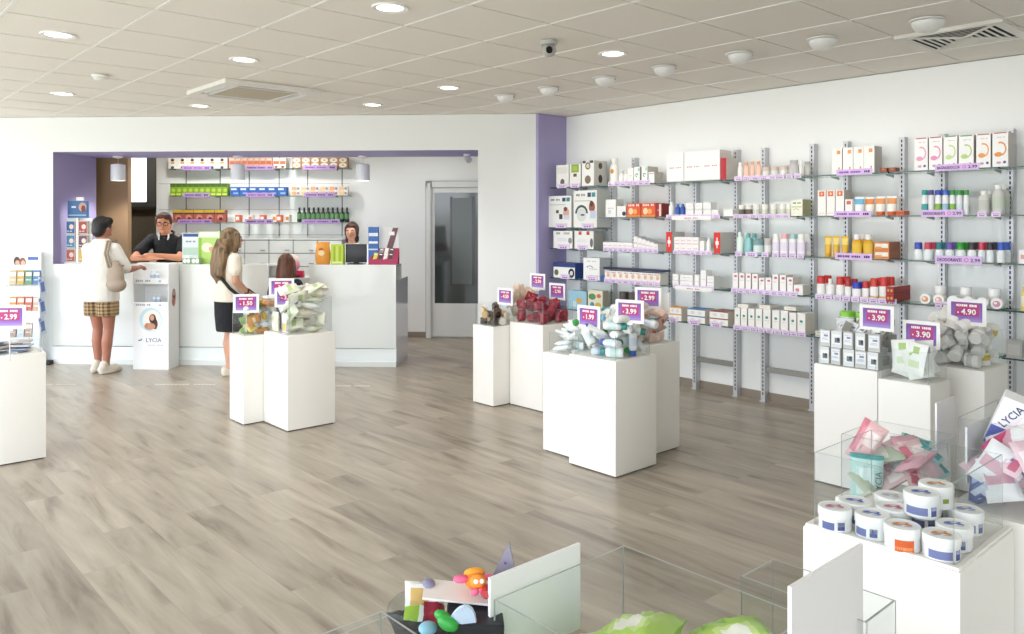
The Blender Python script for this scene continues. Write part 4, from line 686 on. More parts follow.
# second bay
put('b2a', lambda w, d, h: bottle(w / 2, h, 'f3f2ee', 'f0efe9', sy=.8, neck=.80, capr=.62), Z1, 609, 617, 158.5, .05, 'tall white bottle with an orange sun mark', 'bottle')
o = G().disc(0, 0, .045, .045, 0, mat('d8942c', .5)).build('sun_mark', PROTO['b2a'], (0, -.8 * max(v.co.x for v in PROTO['b2a'].data.vertices) - .001, .130))
series('b2b', lambda w, d, h: bottle(w / 2, h, 'f4f3f0', 'e8e4e0', sy=.9), Z1, [(617.5, 622), (622.3, 626.8)], 171, .05, 'small white bottle beside the tall sun-mark bottle', 'bottle', 'small white bottles by the sun-mark bottle')
put('b2c', C_('f2f1ee', [('t', 0, .5, .6, .05, 'b0b0b0')]), Z1, 627.3, 633.3, 168, .07, 'slim plain white box on the top shelf before the teal-printed boxes', 'carton')
series('b2d', C_('f1f2ef', [('o', 0, .5, .5, .25, '59a898', 0, 5, .5), ('r', .3, .85, .3, .2, 'a8d8c8'), ('t', 0, .15, .7, .05, 'b58ab0')], side='c9c4b8'), Z1, [(633.8, 640), (641, 648)], 167, .16, 'slim white box with teal print', 'carton', 'teal-printed boxes on the top shelf')
put('b2e', C_('f3f1f0', [('r', 0, .85, .8, .06, 'c08a80')], side='cdc6bc'), Z1, 648.3, 654.5, 172, .14, 'short white box at the end of the teal-printed boxes', 'carton')
put('b2f', C_('f3f3f1', [('t', 0, .5, .6, .06, 'b0b8b4'), ('r', -.1, .3, .3, .2, 'd4dcd8')], side='d9d6cf'), Z2, 605.5, 616, 199.5, .12, 'upright white box beside the long orange cartons', 'carton')
put('b2g', C_('f0efec', [('e', .3, .3, .4, .4, '3a2a40')], side='d9d6cf'), Z2, 616.5, 626, 206, .10, 'white box with a dark print, between the upright box and orange cartons', 'carton')
series('b2h', C_('e0582c', [('r', 0, .86, 1, .24, 'd84a26'), ('t', 0, .86, .8, .16, 'f6e8dc'), ('e', -.2, .42, .34, .5, 'f3d4a8'), ('e', .1, .4, .3, .4, 'f0a860'), ('r', 0, .08, 1, .14, 'e8842c')], side='8c1c1a'), Z2, [(626.5, 641), (641.3, 655.5)], 203.5, .13, 'long bright orange carton', 'carton', 'long orange cartons')
put('b2i', C_('a01c1c', [('r', .2, .5, .3, .9, 'f0e4dc'), ('t', 0, .5, .5, .1, 'e8c8b8')], side='8c1c1a'), Z2, 655.8, 662, 203.5, .13, 'dark red carton at the end of the long orange cartons', 'carton')
capbox = C_('f2efed', [('t', 0, .55, .7, .14, 'c9a8b8'), ('r', 0, .18, .8, .2, 'e2cfe0')], top='23306e')
series('b2j', capbox, Z3, iv(603, 632.5, 6), 242, .12, 'small white box with a navy top on the third shelf', 'carton', 'navy-topped boxes, even row')
series('b2k', capbox, Z3, iv(633.5, 658, 6), [236.5, 238, 239.5, 241, 242.5, 244], .13, 'small white box in the descending navy-topped row', 'carton', 'navy-topped boxes, descending row')
series('b2l', C_('f3efea', [('e', .1, .58, .5, .4, 'e3b48c'), ('t', 0, .85, .7, .1, 'b0708a'), ('r', 0, .14, .8, .16, 'e0cce0')], top='1c2550'), Z4, iv(604.5, 660, 9), 270.5, .12, 'white box with peach print under the navy bar', 'carton', 'peach-printed boxes in one row')
a, b = yspan(604, 664); o = G().box(-(a - b) / 2, (a - b) / 2, -.075, .045, 0, .018, mat('1c2550', .4), bev=.006).build('display_bar', loc=(XF + .06, (a + b) / 2, height(632, 270.5, Z4) + Z4 + .0012), rz=RW); tag(o, 'long navy bar lying on the row of peach-printed boxes', 'display bar')
series('b2m', lambda w, d, h: jar(w / 2, h, '8a7d6a', '4a4238'), Z5, [(618, 626), (627, 635)], 292, .07, 'dark jar on the low shelf behind the bottle heap', 'jar', 'dark jars behind the bottle heap')
# third bay
series('b3a', C_('f6f5f3', [('t', 0, .48, .72, .045, 'c07a88'), ('r', 0, .02, .96, .02, 'd9d4d2')], side='e6e2de'), Z1, [(666.5, 684), (684.2, 701.7), (702, 719.5)], 153, .18, 'large white carton with a thin red line of print', 'carton', 'large white cartons on the top shelf')
put('b3b', C_('b81f2e', [('r', -.25, .5, .2, 1, 'c93442')], side='d9cfc8'), Z1, 720.5, 726.5, 158, .17, 'slim red box at the end of the large white cartons', 'carton')
put('b3c', lambda w, d, h: bottle(w / 2, h, 'f1f1ef', 'f3f3f1', sy=.9), Z2, 667.5, 672.5, 202, .05, 'plain white bottle next to the blue bottles', 'bottle')
series('b3d', lambda w, d, h: bottle(w / 2, h, '2f57a8', '3e6cc0', sy=.9, label='3a62b8'), Z2, [(674, 678.5), (679, 683.5)], 204, .05, 'small blue bottle on the second shelf', 'bottle', 'small blue bottles')
for tier in (0, 1):
    zt = Z2 + tier * .062
    for i, (x0, x1) in enumerate(((686, 693.5), (694.7, 702.2), (703.2, 710.8))):
        a, b = yspan(x0, x1); o = inst('b3e', lambda: carton((a - b) * .95, .09, .06, 'f3f2f0', [('t', 0, .5, .6, .1, 'd8d0d4'), ('r', 0, .04, .98, .05, 'cfcac6')]), (XF + .045, (a + b) / 2, zt + .0008), RW); tag(o, 'small white cube carton, %s of its pair, %s pair from the purple wall' % (('lower', 'upper')[tier], ORD[i]), 'carton', 'paired white cube cartons')
put('b3f', C_('f4f3f1', [('r', 0, .5, .7, .3, 'e4e2e0')]), Z2, 711.5, 718.5, 210, .08, 'single low white box beside the paired cube cartons', 'carton')
put('b3g', C_('f1f0ec', []), Z2, 723, 733, 209.5, .10, 'pale plain box at the far post end past the cube cartons', 'carton')
series('b3h', C_('d8281f', [('r', 0, .5, .5, .17, 'f6f2f0'), ('r', 0, .5, .17, .5, 'f6f2f0')], side='d2cfc9'), Z3, [(666, 672.2), (713.8, 720.4)], 232, .19, 'red first-aid box with a white cross', 'first-aid box', 'red first-aid boxes')
series('b3i', C_('f4f0ef', [('r', 0, .56, .8, .06, 'e0b8b4'), ('t', 0, .78, .6, .07, 'd0a8b4'), ('t', 0, .25, .6, .07, 'd0a8b4')]), Z3, iv(674, 698.5, 4), 237, .10, 'white medicine box between the two first-aid boxes', 'carton', 'white boxes between the first-aid boxes')
put('b3j', C_('f4f2f0', [('t', 0, .5, .6, .06, 'cfc4c8')]), Z3, 699.5, 704, 241, .10, 'short white box after the medicine boxes', 'carton')
put('b3k', lambda w, d, h: bottle(w / 2, h, 'f5f4f2', 'f2f0ee', sy=.9), Z3, 705, 709.5, 237.5, .05, 'white bottle in front of the second first-aid box', 'bottle')
for tier in (0, 1):
    for i, (x0, x1, lab) in enumerate(((672.5, 678.5, 'narrow'), (680, 693, 'wide'), (707, 714, 'medium'))):
        a, b = yspan(x0, x1); o = inst('b3l%d' % i, lambda: carton((a - b) * .96, .09, .055, 'f3f2ef', [('t', 0, .5, .6, .12, 'c9b8bc'), ('r', 0, .97, 1, .06, 'b9b0ac')]), (XF + .045, (a + b) / 2, Z4 + tier * .056 + .0008), RW); tag(o, '%s flat white medicine box, %s of its pair, above the white strip' % (lab, ('lower', 'upper')[tier]), 'carton', 'flat white medicine boxes')
put('b3m', C_('f4f3f1', [('t', 0, .5, .6, .06, 'c9b8bc')]), Z4, 694.5, 699, 275, .09, 'small white box between the flat medicine boxes', 'carton')
put('b3n', C_('f4f3f1', [('t', 0, .5, .6, .05, 'c9b8bc')]), Z4, 700.5, 706, 270.5, .09, 'tallest white box among the flat medicine boxes', 'carton')
for i, (x0, x1, co, nm, dp) in enumerate(((668, 682, 'e0a050', 'orange', .10), (686.5, 706, '4a7cb0', 'blue', .15), (708.5, 729, '8a4a3c', 'brown', .20))):
    for tier in (0, 1):
        a, b = yspan(x0, x1); o = inst('b3o%d' % i, lambda: carton((a - b) * .9, dp, .062, 'f2f0ec', [('r', 0, .93, 1, .16, co), ('e', -.2, .45, .25, .5, 'e2ddd6'), ('e', .2, .45, .25, .5, 'e6e1da')], top=co, side='ddd3c8'), (XF + dp / 2, (a + b) / 2, Z5 + tier * .063 + .0008), RW); tag(o, 'white carton with %s band, %s of its pair on the low shelf' % (nm, ('lower', 'upper')[tier]), 'carton', 'banded cartons in pairs')
# fourth bay
def oval(body, cap, **k): return lambda w, d, h: bottle(w / 2, h, body, cap, sy=.65, **k)
put('b4a', oval('f1ece6', 'f3f1ee', capr=.6), Z1, 736, 741.5, 162.5, .05, 'cream bottle before the peach bottles on the top shelf', 'bottle')
series('b4b', oval('f0c8b4', 'e8a888', capr=.6), Z1, [(742, 747.5), (748, 753.5), (754, 760)], 162, .05, 'peach coloured bottle', 'bottle', 'peach bottles on the top shelf')
series('b4c', lambda w, d, h: jar(w / 2, h, 'e6e4df', 'd9c8bc'), Z1, [(760.5, 768), (769, 777), (778, 786)], 167, .07, 'pale low jar after the peach bottles', 'jar', 'pale jars on the top shelf')
put('b4d', oval('c4c2c2', 'b4b2b4', capr=.8), Z1, 787, 797, 160, .06, 'broad grey bottle on the top shelf', 'bottle')
put('b4e', oval('e8e6e2', 'f0eeec', capr=.7), Z1, 797.5, 801.5, 161, .05, 'slim white bottle between two grey bottles', 'bottle')
put('b4f', oval('bdbab6', 'aeaaa8', capr=.8), Z1, 802, 809.5, 161.5, .06, 'grey bottle at the post end of the top shelf', 'bottle', X=XF + .03)
series('b4g', lambda w, d, h: jar(w / 2, h, 'b0a898', 'e9e6dd', '6a6458'), Z2, [(737, 743.5), (744, 750.5)], 205, .06, 'cream jar with a dark label', 'jar', 'dark-labelled jars')
series('b4h', lambda w, d, h: jar(w / 2, h, 'ecebe4', 'f1efe8', 'd9dccb'), Z2, [(752, 758), (760, 766.5), (768, 776), (777, 785), (785.3, 790)], 204.5, .06, 'pale cream jar on the second shelf', 'jar', 'pale jars on the second shelf')
put('b4i', C_('f0f0de', [('t', 0, .78, .7, .1, '4a4a3a'), ('r', 0, .55, .9, .08, 'c9cf9a'), ('o', -.05, .3, .6, .3, 'b0b47a', .3, 2.8, .8)], side='b4b08a'), Z2, 790.8, 802.8, 199.5, .14, 'pale green carton beside the cream jars', 'carton')
put('b4j', oval('dcece2', 'e6f1ea'), Z3, 735, 742, 232, .05, 'mint bottle beside the teal bottle', 'bottle')
put('b4k', oval('86c4c4', '78b8bc'), Z3, 743, 750.3, 233.5, .05, 'light teal bottle on the third shelf', 'bottle')
put('b4l', lambda w, d, h: jar(w / 2, h, '9cc4c4', '7a9a9c', 'd4e4e2'), Z3, 751, 761.3, 239, .08, 'teal-grey jar with a pale label', 'jar')
put('b4m', lambda w, d, h: jar(w / 2, h, 'd0cecb', 'c4bcb8', 'e9e6e2'), Z3, 762, 769.5, 238.5, .08, 'grey jar beside the white oval bottles', 'jar')
for i, (x0, x1, cap, nm) in enumerate(((770.5, 777.5, 'f4f2f0', 'white'), (778, 786.5, 'e8b4b4', 'pink'), (787, 794.5, '9cc8c8', 'teal'), (795, 803.5, 'efeeea', 'cream'))):
    put('b4n%d' % i, lambda w, d, h: bottle(w / 2, h, 'f3f1f2', cap, sy=.6, neck=.78, capr=.75, label='e4dcea'), Z3, x0, x1, 234, .06, 'white oval bottle with a %s cap on the third shelf' % nm, 'bottle', 'white oval bottles')
pk = C_('f4f1ef', [('r', .05, .82, .5, .12, 'c45a78'), ('t', 0, .6, .5, .04, 'd8b0bc'), ('r', 0, .04, .9, .05, 'ddd0d4')], side='dcd4cc')
series('b4o', pk, Z4, [(732.5, 738), (739, 744.5), (745.5, 751), (752, 757.8), (758.8, 764.6), (765.4, 771.4), (772.2, 778.4), (779.6, 786), (787, 793)], [273, 273, 273.5, 274, 278, 278.2, 274.5, 275, 277.5], .12, 'slim white box with a pink emblem', 'carton', 'pink-emblem boxes')
put('b4p', C_('f3f0ee', [('r', -.1, .5, .4, .3, 'd07a90')], side='dcd4cc'), Z4, 793.6, 803, 285, .12, 'low white box ending the row of pink-emblem boxes', 'carton')
gd = C_('f2f1ed', [('e', 0, .62, .42, .13, '3f9a84'), ('t', 0, .48, .6, .03, 'b9c4bc')], side='ddd5ca')
series('b4q', gd, Z5, [(734.5, 740), (740.7, 747), (748, 754.6), (755.4, 762.2), (763, 770.6), (772, 779.6), (780.4, 788), (789.2, 796.4), (797.2, 805.4)], [308, 308.3, 308.8, 309, 309.5, 310.5, 311, 313, 313.5], .16, 'white box with a green dot on the low shelf', 'carton', 'green-dot boxes')
for i, (x0, x1) in enumerate(((735, 747), (755, 770), (781, 795))):
    a, b = yspan(x0, x1); yy = height((x0 + x1) / 2, (308.3, 309.3, 311)[i], Z5) ; o = inst('b4r', lambda: carton(.10, .14, .03, 'ebe5dc', [('t', 0, .5, .6, .2, 'c9c0b8')]), (XF + .10, (a + b) / 2, Z5 + yy + .003), RW); tag(o, 'flat box lying across the green-dot boxes, %s from the purple wall' % ORD[i], 'carton', 'flat boxes on the green-dot boxes')
# fifth bay
oc = C_('f5f4f1', [('r', .15, .84, .34, .14, 'e89a50'), ('e', .2, .22, .16, .1, 'e0905c'), ('t', 0, .1, .6, .03, 'd8c0b0')], side='bdb8b2')
series('b5a', oc, Z1, [(832, 842.3), (842.8, 853), (853.5, 863.5), (864, 874.2)], 148.5, .13, 'tall white carton with a small orange mark', 'carton', 'tall orange-marked cartons')
series('b5b', C_('8a4a34', [('r', 0, .6, .5, .4, 'c0704c')]), Z1, [(880, 887), (888, 896)], 168, .08, 'low red-brown pack lying on the top shelf', 'carton', 'low red-brown packs')
series('b5c', C_('f4f1ec', [('r', 0, .86, .66, .2, 'e2703c'), ('e', 0, .86, .2, .1, 'f4d8c8'), ('t', 0, .1, .6, .03, 'c8b0a0')], side='b9b2aa'), Z2, [(817.5, 826), (826.4, 835), (835.4, 844.2)], 190.5, .13, 'white carton with an orange square top', 'carton', 'orange-square cartons')
put('b5d', C_('f4f2ef', [('r', 0, .8, .6, .22, 'd8604c')]), Z2, 845, 852.5, 199.5, .08, 'short white carton with a red mark, before the tubes', 'carton')
put('b5e', lambda w, d, h: tube_up(w / 2, h, 'f1f3f4', 'f1f1ee', '6cb4d8'), Z2, 853.5, 862.8, 197, .05, 'cream tube with a blue swirl', 'tube')
put('b5f', lambda w, d, h: tube_up(w / 2, h, 'f3efe9', 'f1efe9', 'e08a4c'), Z2, 864, 873, 197, .05, 'cream tube with orange tip and white cap', 'tube')
series('b5g', lambda w, d, h: tube_up(w / 2, h, 'f3efe9', 'd8642c', 'e39a5c'), Z2, [(874.5, 884), (886, 895)], 196.5, .05, 'cream tube standing on an orange cap', 'tube', 'orange-capped tubes')
put('b5h', C_('d8602c', [('r', 0, .5, .9, .5, 'c24a24')]), Z2, 895.6, 904, 211, .10, 'flat orange box at the post after the tubes', 'carton')
series('b5i', lambda w, d, h: tube_up(w / 2, h, 'e0b02c', 'd8a020', 'f0d474'), Z3, [(823.5, 830), (831, 838.5), (839.3, 848)], 236, .05, 'yellow sun-cream tube', 'tube', 'yellow tubes')
series('b5j', lambda w, d, h: bottle(w / 2, h, 'e2a91e', 'f3f0ec', sy=.6, neck=.78, capr=.6, label='e8bc3c'), Z3, [(850, 860.5), (861.2, 872.2)], 234.5, .06, 'yellow sun-oil bottle with a white cap', 'bottle', 'yellow oil bottles')
for t in (0, 1):
    a, b = yspan(874, 889.3); o = inst('b5k', lambda: carton((a - b) * .98, .19, .062, 'd8823c', [('r', 0, .55, .86, .5, 'f0e6da'), ('r', -.2, .3, .4, .3, 'e09a50'), ('e', .2, .6, .3, .4, 'f6f0e8')], side='9c5a34', top='c26a2c'), (XF + .095, (a + b) / 2, Z3 + .0008 + t * .063), RW); tag(o, 'orange and white soap box, %s of two stacked beside the yellow bottles' % ('lower', 'upper')[t], 'carton', 'stacked orange soap boxes')
for i, (x0, x1, yt, cap, nm) in enumerate(((815, 823.4, 276, 'c82820', 'red'), (834.5, 842.3, 277, 'c82820', 'red'), (843, 849.4, 279.5, 'b02020', 'dark red'), (850.4, 859.6, 282.5, '2238b4', 'blue'), (860.5, 867.3, 281.5, 'c02822', 'red'), (868.4, 876.8, 278.5, 'cc3420', 'red'), (877.6, 886.8, 277.5, 'c82a1e', 'red'))):
    put('b5l%d' % i, lambda w, d, h: bottle(w / 2, h, 'f3f1ee' if i < 5 else 'e8c07a', cap, sy=.75, neck=.55, capr=.95, label='f5f3f0'), Z4, x0, x1, yt, .06, 'white bottle with a broad %s cap, %s in the mixed row' % (nm, ORD[i if i == 0 else i + 1]), 'bottle', 'red-capped bottles')
put('b5m', lambda w, d, h: bottle(w / 2, h, 'f4f2f0', 'f2ece9', sy=.8, neck=.72, capr=.5), Z4, 824.4, 833, 279, .06, 'white pump bottle among the red-capped bottles', 'bottle')
for t in (0, 1):
    a, b = yspan(887.5, 895.4); o = inst('b5n', lambda: carton((a - b) * .95, .30, .055, 'a82420', [('e', -.2, .5, .3, .4, 'd8a05a'), ('e', .25, .5, .3, .4, 'd8a05a')], side='96241f', top='efe9e2'), (XF + .15 - .03, (a + b) / 2, Z4 + .0008 + t * .056), RW); tag(o, 'long dark red carton, %s of two at the end of the red-capped bottles' % ('lower', 'upper')[t], 'carton', 'long dark red cartons')
for t in (0, 1): 
    a, b = yspan(815, 834); o = inst('b5o', lambda: carton((a - b) * .95, .12, .022, 'e6e2da', [('r', 0, .5, .9, .4, 'a8b08a'), ('r', .1, .5, .2, .5, 'c06a4a')]), (XF + .06, (a + b) / 2, Z5 + .05 + .0008 + t * .0235 - .05), RW); tag(o, 'flat pale pack on the low shelf behind the grey boxes, %s of two' % ('lower', 'upper')[t], 'carton', 'flat packs on the low shelf')
series('b5p', lambda w, d, h: jar(w / 2, h, 'f2f2ee', '86c43c'), Z5, [(838, 849), (851, 859)], 319.5, .08, 'white jar with a lime lid behind the grey boxes', 'jar', 'lime-lidded jars')
# sixth bay
for i, (x0, x1, yt, co, nm) in enumerate(((914.2, 928, 138, 'e8a2c4', 'rose'), (928.6, 942.6, 137, 'e494c0', 'pink'), (943.2, 957.6, 136, 'c6de98', 'pale green'), (958.4, 974, 135.3, 'b8d884', 'green'), (975.8, 991, 134, 'eca45c', 'amber'), (992, 1008.6, 132.5, 'ea9848', 'orange'))):
    top = ('b03a48', 'b03a48', '5a9a5a', '5a9a5a', 'b8603c', 'b8603c')[i]
    put('b6a%d' % i, C_('f4f3f2', [('r', 0, .985, .8, .03, top), ('t', .05, .86, .5, .025, 'b9b4b8'), ('o', .0, .52, .78, .42, co, -1.9, 1.9, .78), ('e', -.12, .36, .5, .14, co), ('e', -.1, .12, .3, .08, 'c9a8c0'), ('e', .28, .13, .2, .08, '6a5a8c')], side='cfc6c2', top=top), Z1, x0, x1, yt, .12, 'white bath-gel carton with %s arc, %s of six on the top shelf' % (nm, ORD[i]), 'carton', 'arc cartons')
for i, (x0, x1, cap, lb, nm) in enumerate(((920, 926.6, '2f9a98', '4aa8a4', 'teal'), (927, 933, '5a4a8c', 'e8e8ea', 'purple'), (933.6, 940.2, '3a54b4', '8cb84c', 'dark blue'), (940.8, 947.6, '4a6cc8', '9cc4dc', 'blue'), (948.2, 954.4, '3c9a44', '8cc050', 'green'), (955, 961.4, '3f9e48', 'd4e4ec', 'leaf green'), (962, 968, '48a24c', 'e8ece8', 'grass green'))):
    put('b6b%d' % i, lambda w, d, h: bottle(w / 2, h, 'ecedf0', cap, sy=.95, neck=.80, capr=.88, label=lb, lz=(.2, .45)), Z2, x0, x1, 190, .05, 'deodorant spray with %s cap, %s in its row' % (nm, ORD[i]), 'spray can', 'deodorant sprays')
put('b6c', lambda w, d, h: bottle(w / 2, h, 'd2d2cc', 'f0f0ee', sy=.7, neck=.84, capr=.6, label='c4c4be'), Z2, 976.5, 988.5, 191, .06, 'smaller grey bottle with white cap past the sprays', 'bottle')
put('b6d', lambda w, d, h: bottle(w / 2, h, 'cacac6', 'f1f1ef', sy=.7, neck=.86, capr=.55, label='bfc8ba'), Z2, 990, 1003.6, 185, .07, 'tallest grey bottle with white cap past the sprays', 'bottle')
put('b6e', oval('9a9896', '8f8d8b', capr=.7), Z2, 1001.5, 1009, 188, .06, 'dark grey bottle beside the last post of the row', 'bottle', X=XF + .09)
for i, (x0, x1, cap, nm) in enumerate(((912.5, 921.6, '3a4cae', 'royal blue'), (922.4, 931.4, 'c8405c', 'rose red'), (934, 942.6, '1f7a80', 'teal'), (944, 953, '6c54a8', 'violet'), (954.4, 964.6, '2f9a34', 'green'), (966, 975.6, '3a3238', 'black'), (976.6, 984.4, 'c83c54', 'red'), (985, 993, '2c2c3c', 'charcoal'), (995.4, 1004.4, '3a60c0', 'bright blue'))):
    put('b6f%d' % i, lambda w, d, h: bottle(w / 2, h, 'f0f1ef', cap, sy=.9, neck=.62, capr=.86, label='e6eef0', lz=(.15, .5)), Z3, x0, x1, 242.5, .05, 'white roll-on with %s cap, %s in its row' % (nm, ORD[i]), 'roll-on', 'roll-ons in one row')
def lidjar(col):
    def mk():
        o = empty('cream_jar'); r = .036
        g = G(); g.lathe([(r * .9, 0), (r, .004), (r, .045), (r * .95, .05)], mat('f2f2ef', .35), 24); b = g.build('body', o, rot=(PI / 2, 0, 0), loc=(0, .05, r))
        G().lathe([(r * 1.04, .048), (r * 1.04, .068), (r, .071)], mat('f5f5f3', .3), 24).build('lid', o, rot=(PI / 2, 0, 0), loc=(0, .05, r * 1.0 + .0014))
        G().disc(0, r, r * 1.3, r * 1.15, -.0213, mat(col, .5)).disc(-.006, r + .004, r * .6, r * .5, -.0218, mat('f4ece4', .5)).build('lid_print', o); return o
    return mk
for i, (px, col, nm) in enumerate(((925, 'e2a070', 'orange'), (938.5, 'e8a888', 'peach'), (953, 'd4dce0', 'silver'), (968, 'c4d4de', 'pale blue'), (982, 'dcd4d8', 'pale lilac'), (996.5, 'd890b4', 'pink'))):
    y = at_x(px, 300, XF + .0).y; o = inst('b6g%d' % i, lidjar(col), (XF + .02, y, Z4 + .001), RW); tag(o, 'jar lying with its %s lid towards the shop, %s of six' % (nm, ORD[i]), 'jar', 'jars lying on their side')
series('b6h', lambda w, d, h: jar(w / 2, h, 'f1efec', 'f5f4f2', 'e2dcd8'), Z4, [(932, 943.5), (957.5, 970), (986, 998.5)], 286, .09, 'white jar standing behind the lying jars', 'jar', 'jars standing behind', X=XF + .10)
put('b6i', C_('b9b8b6', [('r', 0, .5, .8, .6, 'c8c7c4')]), Z5, 1006, 1022, 341, .10, 'grey pack on the low shelf past the heap of white jars', 'carton')
put('b7a', lambda w, d, h: bottle(w / 2, h, 'f0dc7c', 'e8c840', sy=.8, label='f2ecd0'), Z4, 1019, 1029, 287, .06, 'yellow bottle past the last post', 'bottle')
put('b7b', C_('f4f2f0', [('r', 0, .5, .6, .3, 'e0a0a8')]), Z3, 1018.5, 1028, 250, .08, 'white box past the last post on the third shelf', 'carton')

for i in range(6):
    src = PROTO['b6b%d' % (i if i != 4 else 5)]; o = copy_tree(src); o.location.x += .075; o.location.y -= .012; tag(o, 'deodorant spray standing behind the others, %s in the back row' % ORD[i], 'spray can', 'deodorant sprays, back row')
for i in range(8):
    o = copy_tree(PROTO['b6f%d' % (i + 1)]); o.location.x += .085; o.location.y -= .008; tag(o, 'white roll-on standing behind the others, %s in the back row' % ORD[i], 'roll-on', 'roll-ons, back row')
for i in range(7):
    o = copy_tree(PROTO['b5l%d' % i]); o.location.x += .09; o.location.y -= .01; tag(o, 'broad-capped white bottle behind the others, %s in the back row' % ORD[i], 'bottle', 'red-capped bottles, back row')
for i, k in enumerate(('b5j', 'b6c', 'b6d', 'b4j', 'b4k', 'b4n0', 'b4n1', 'b4n2', 'b4n3')):
    o = copy_tree(PROTO[k]); o.location.x += .085; o.location.y -= .006; tag(o, o['label'].split(' on the third')[0].split(' past')[0].split(' beside')[0].split(', ')[0] + ', standing behind its like', 'bottle', 'bottles in back rows')
# ---- small price tags on the shelf edges
def ptag(w, h):
    r = empty('price_tag'); G().box(-w / 2, w / 2, -.002, .004, 0, h, mat('e6d4ee', .6)).build('card', r)
    G().bars(0, h * .62, w * .7, h * .16, -.0024, mat('a07ab4', .6), 5, 2).build('small_print', r); G().bars(0, h * .28, w * .6, h * .26, -.0024, VIOLET, 3, 1).build('price', r); return r
def tags(xs, z, bay, goods, hh=.046, dz=-.016):
    for i, (x0, x1) in enumerate(xs):
        a, b = yspan(x0, x1, XF - .006); o = inst(('tag', round(a - b, 2), hh), lambda: ptag((a - b) * .92, hh), (XF - .006, (a + b) / 2, z + dz), RW)
        tag(o, 'small lilac price tag under the %s, %s from the purple wall' % (goods, ORD[i]), 'price tag', 'price tags under the ' + goods)
tags([(557, 567), (570, 580)], Z1, 1, 'scale cartons', .045, -.012)
tags([(555, 567), (581, 594)], ZB, 1, 'photo cartons', .05, -.006); tags([(557, 570), (577, 588)], Z3, 1, 'low device cartons', .05, -.006); tags([(560, 570), (586, 598)], Z4, 1, 'blue box and device box', .05, -.006)
tags(iv(608, 650, 7), Z1, 2, 'slim boxes with teal print'); tags(iv(603, 658, 11), Z3, 2, 'navy-topped boxes', .038, -.012); tags(iv(604, 660, 9), Z4, 2, 'peach-printed boxes', .04, -.012)
tags(iv(666, 720, 8), Z2, 3, 'cube cartons', .036); tags(iv(673, 712, 7), Z3, 3, 'medicine boxes', .036); tags(iv(673, 714, 6), Z4, 3, 'flat medicine boxes', .036); tags([(669, 678), (688, 700), (710, 722)], Z5, 3, 'banded cartons', .045)
tags(iv(734, 802, 8), Z1, 4, 'peach and grey bottles', .038); tags(iv(733, 790, 7), Z2, 4, 'cream jars', .034); tags([(735, 742), (745, 758), (761, 769), (772, 779), (780, 788), (789, 796), (797, 804)], Z3, 4, 'oval bottles', .042)
tags(iv(731, 797, 10), Z4, 4, 'pink-emblem boxes', .04); tags(iv(733, 806, 9), Z5, 4, 'green-dot boxes', .042)
tags(iv(814.5, 887, 8) + [(888, 897)], Z4, 5, 'red-capped bottles', .042, -.02)
tags([(977, 987), (991, 1001)], Z2, 6, 'grey bottles', .036); tags([(935, 942), (943, 950)], Z4, 6, 'lying jars', .05, -.02)
# lilac promotion strips with lettering
for x0, x1, z, h, body, price, lab, yc in ((935, 979, Z1, .045, 'BAGNODOCCIA', '2.99', 'arc cartons', None), (921, 963, Z2, .05, 'DEODORANTI', '2.99', 'deodorant sprays', None), (935, 982, Z3, .055, 'DEODORANTI', '2.99', 'roll-ons', None), (836, 872, Z1, .045, None, None, 'tall orange-marked cartons', None), (834, 871, Z2, .045, None, None, 'orange-square cartons', None), (835, 872, Z3, .05, None, None, 'yellow sun-care goods', None)):
    a, b = yspan(x0, x1, XF - .008); s = strip(a - b, h, int(x0), body, price, LILAC); s.location = (XF - .003, (a + b) / 2, z + .012); s.rotation_euler.z = RW
    tag(s, 'lilac promotion strip on the shelf edge under the ' + lab, 'sign', 'lilac strips on the long wall')
for x0, x1, z, lab in ((672, 711, Z2, 'white cube cartons'), (675, 712, Z4, 'flat medicine boxes')):
    a, b = yspan(x0, x1, XF - .008); s = empty('promo_strip', (XF - .006, (a + b) / 2, z - .030), RW); w = a - b
    G().box(-w / 2, w / 2, -.003, .006, 0, .036, PAPER).build('card', s); G().bars(0, .017, w * .35, .010, -.0034, mat('c05a70', .6), 8, 4).build('small_print', s)
    tag(s, 'long white strip with red print under the ' + lab, 'sign', 'white strips on the long wall')
# ================= white display plinths, clear bins, price signs and their goods
def plinth(x0, x1, y0, y1, h, label):
    cx, cy = (x0 + x1) / 2, (y0 + y1) / 2; r = empty('display_plinth', (cx, cy, 0)); a, b = (x1 - x0) / 2, (y1 - y0) / 2
    G().box(-a, a, -b, b, .008, h, PLINTH, bev=.0025).build('body', r); G().box(-a + .012, a - .012, -b + .012, b - .012, 0, .01, DARKSLOT).build('foot', r)
    tag(r, label, 'display plinth', 'white display plinths'); return r
def bin_(x0, x1, y0, y1, z, h, label, t=.004):
    cx, cy = (x0 + x1) / 2, (y0 + y1) / 2; r = empty('clear_bin', (cx, cy, z + .0006)); a, b = (x1 - x0) / 2, (y1 - y0) / 2; E = {'+z': ACRYL_EDGE}
    for s in (-1, 1): G().box(min(s * a, s * (a - t)), max(s * a, s * (a - t)), -b, b, 0, h, ACRYL, {'+z': ACRYL_EDGE, '-y': ACRYL_EDGE, '+y': ACRYL_EDGE}).build('side_panel', r)
    for s in (-1, 1): G().box(-a + t, a - t, min(s * b, s * (b - t)), max(s * b, s * (b - t)), 0, h, ACRYL, E).build('end_panel', r)
    tag(r, label, 'clear bin', 'clear bins on the plinths'); return r
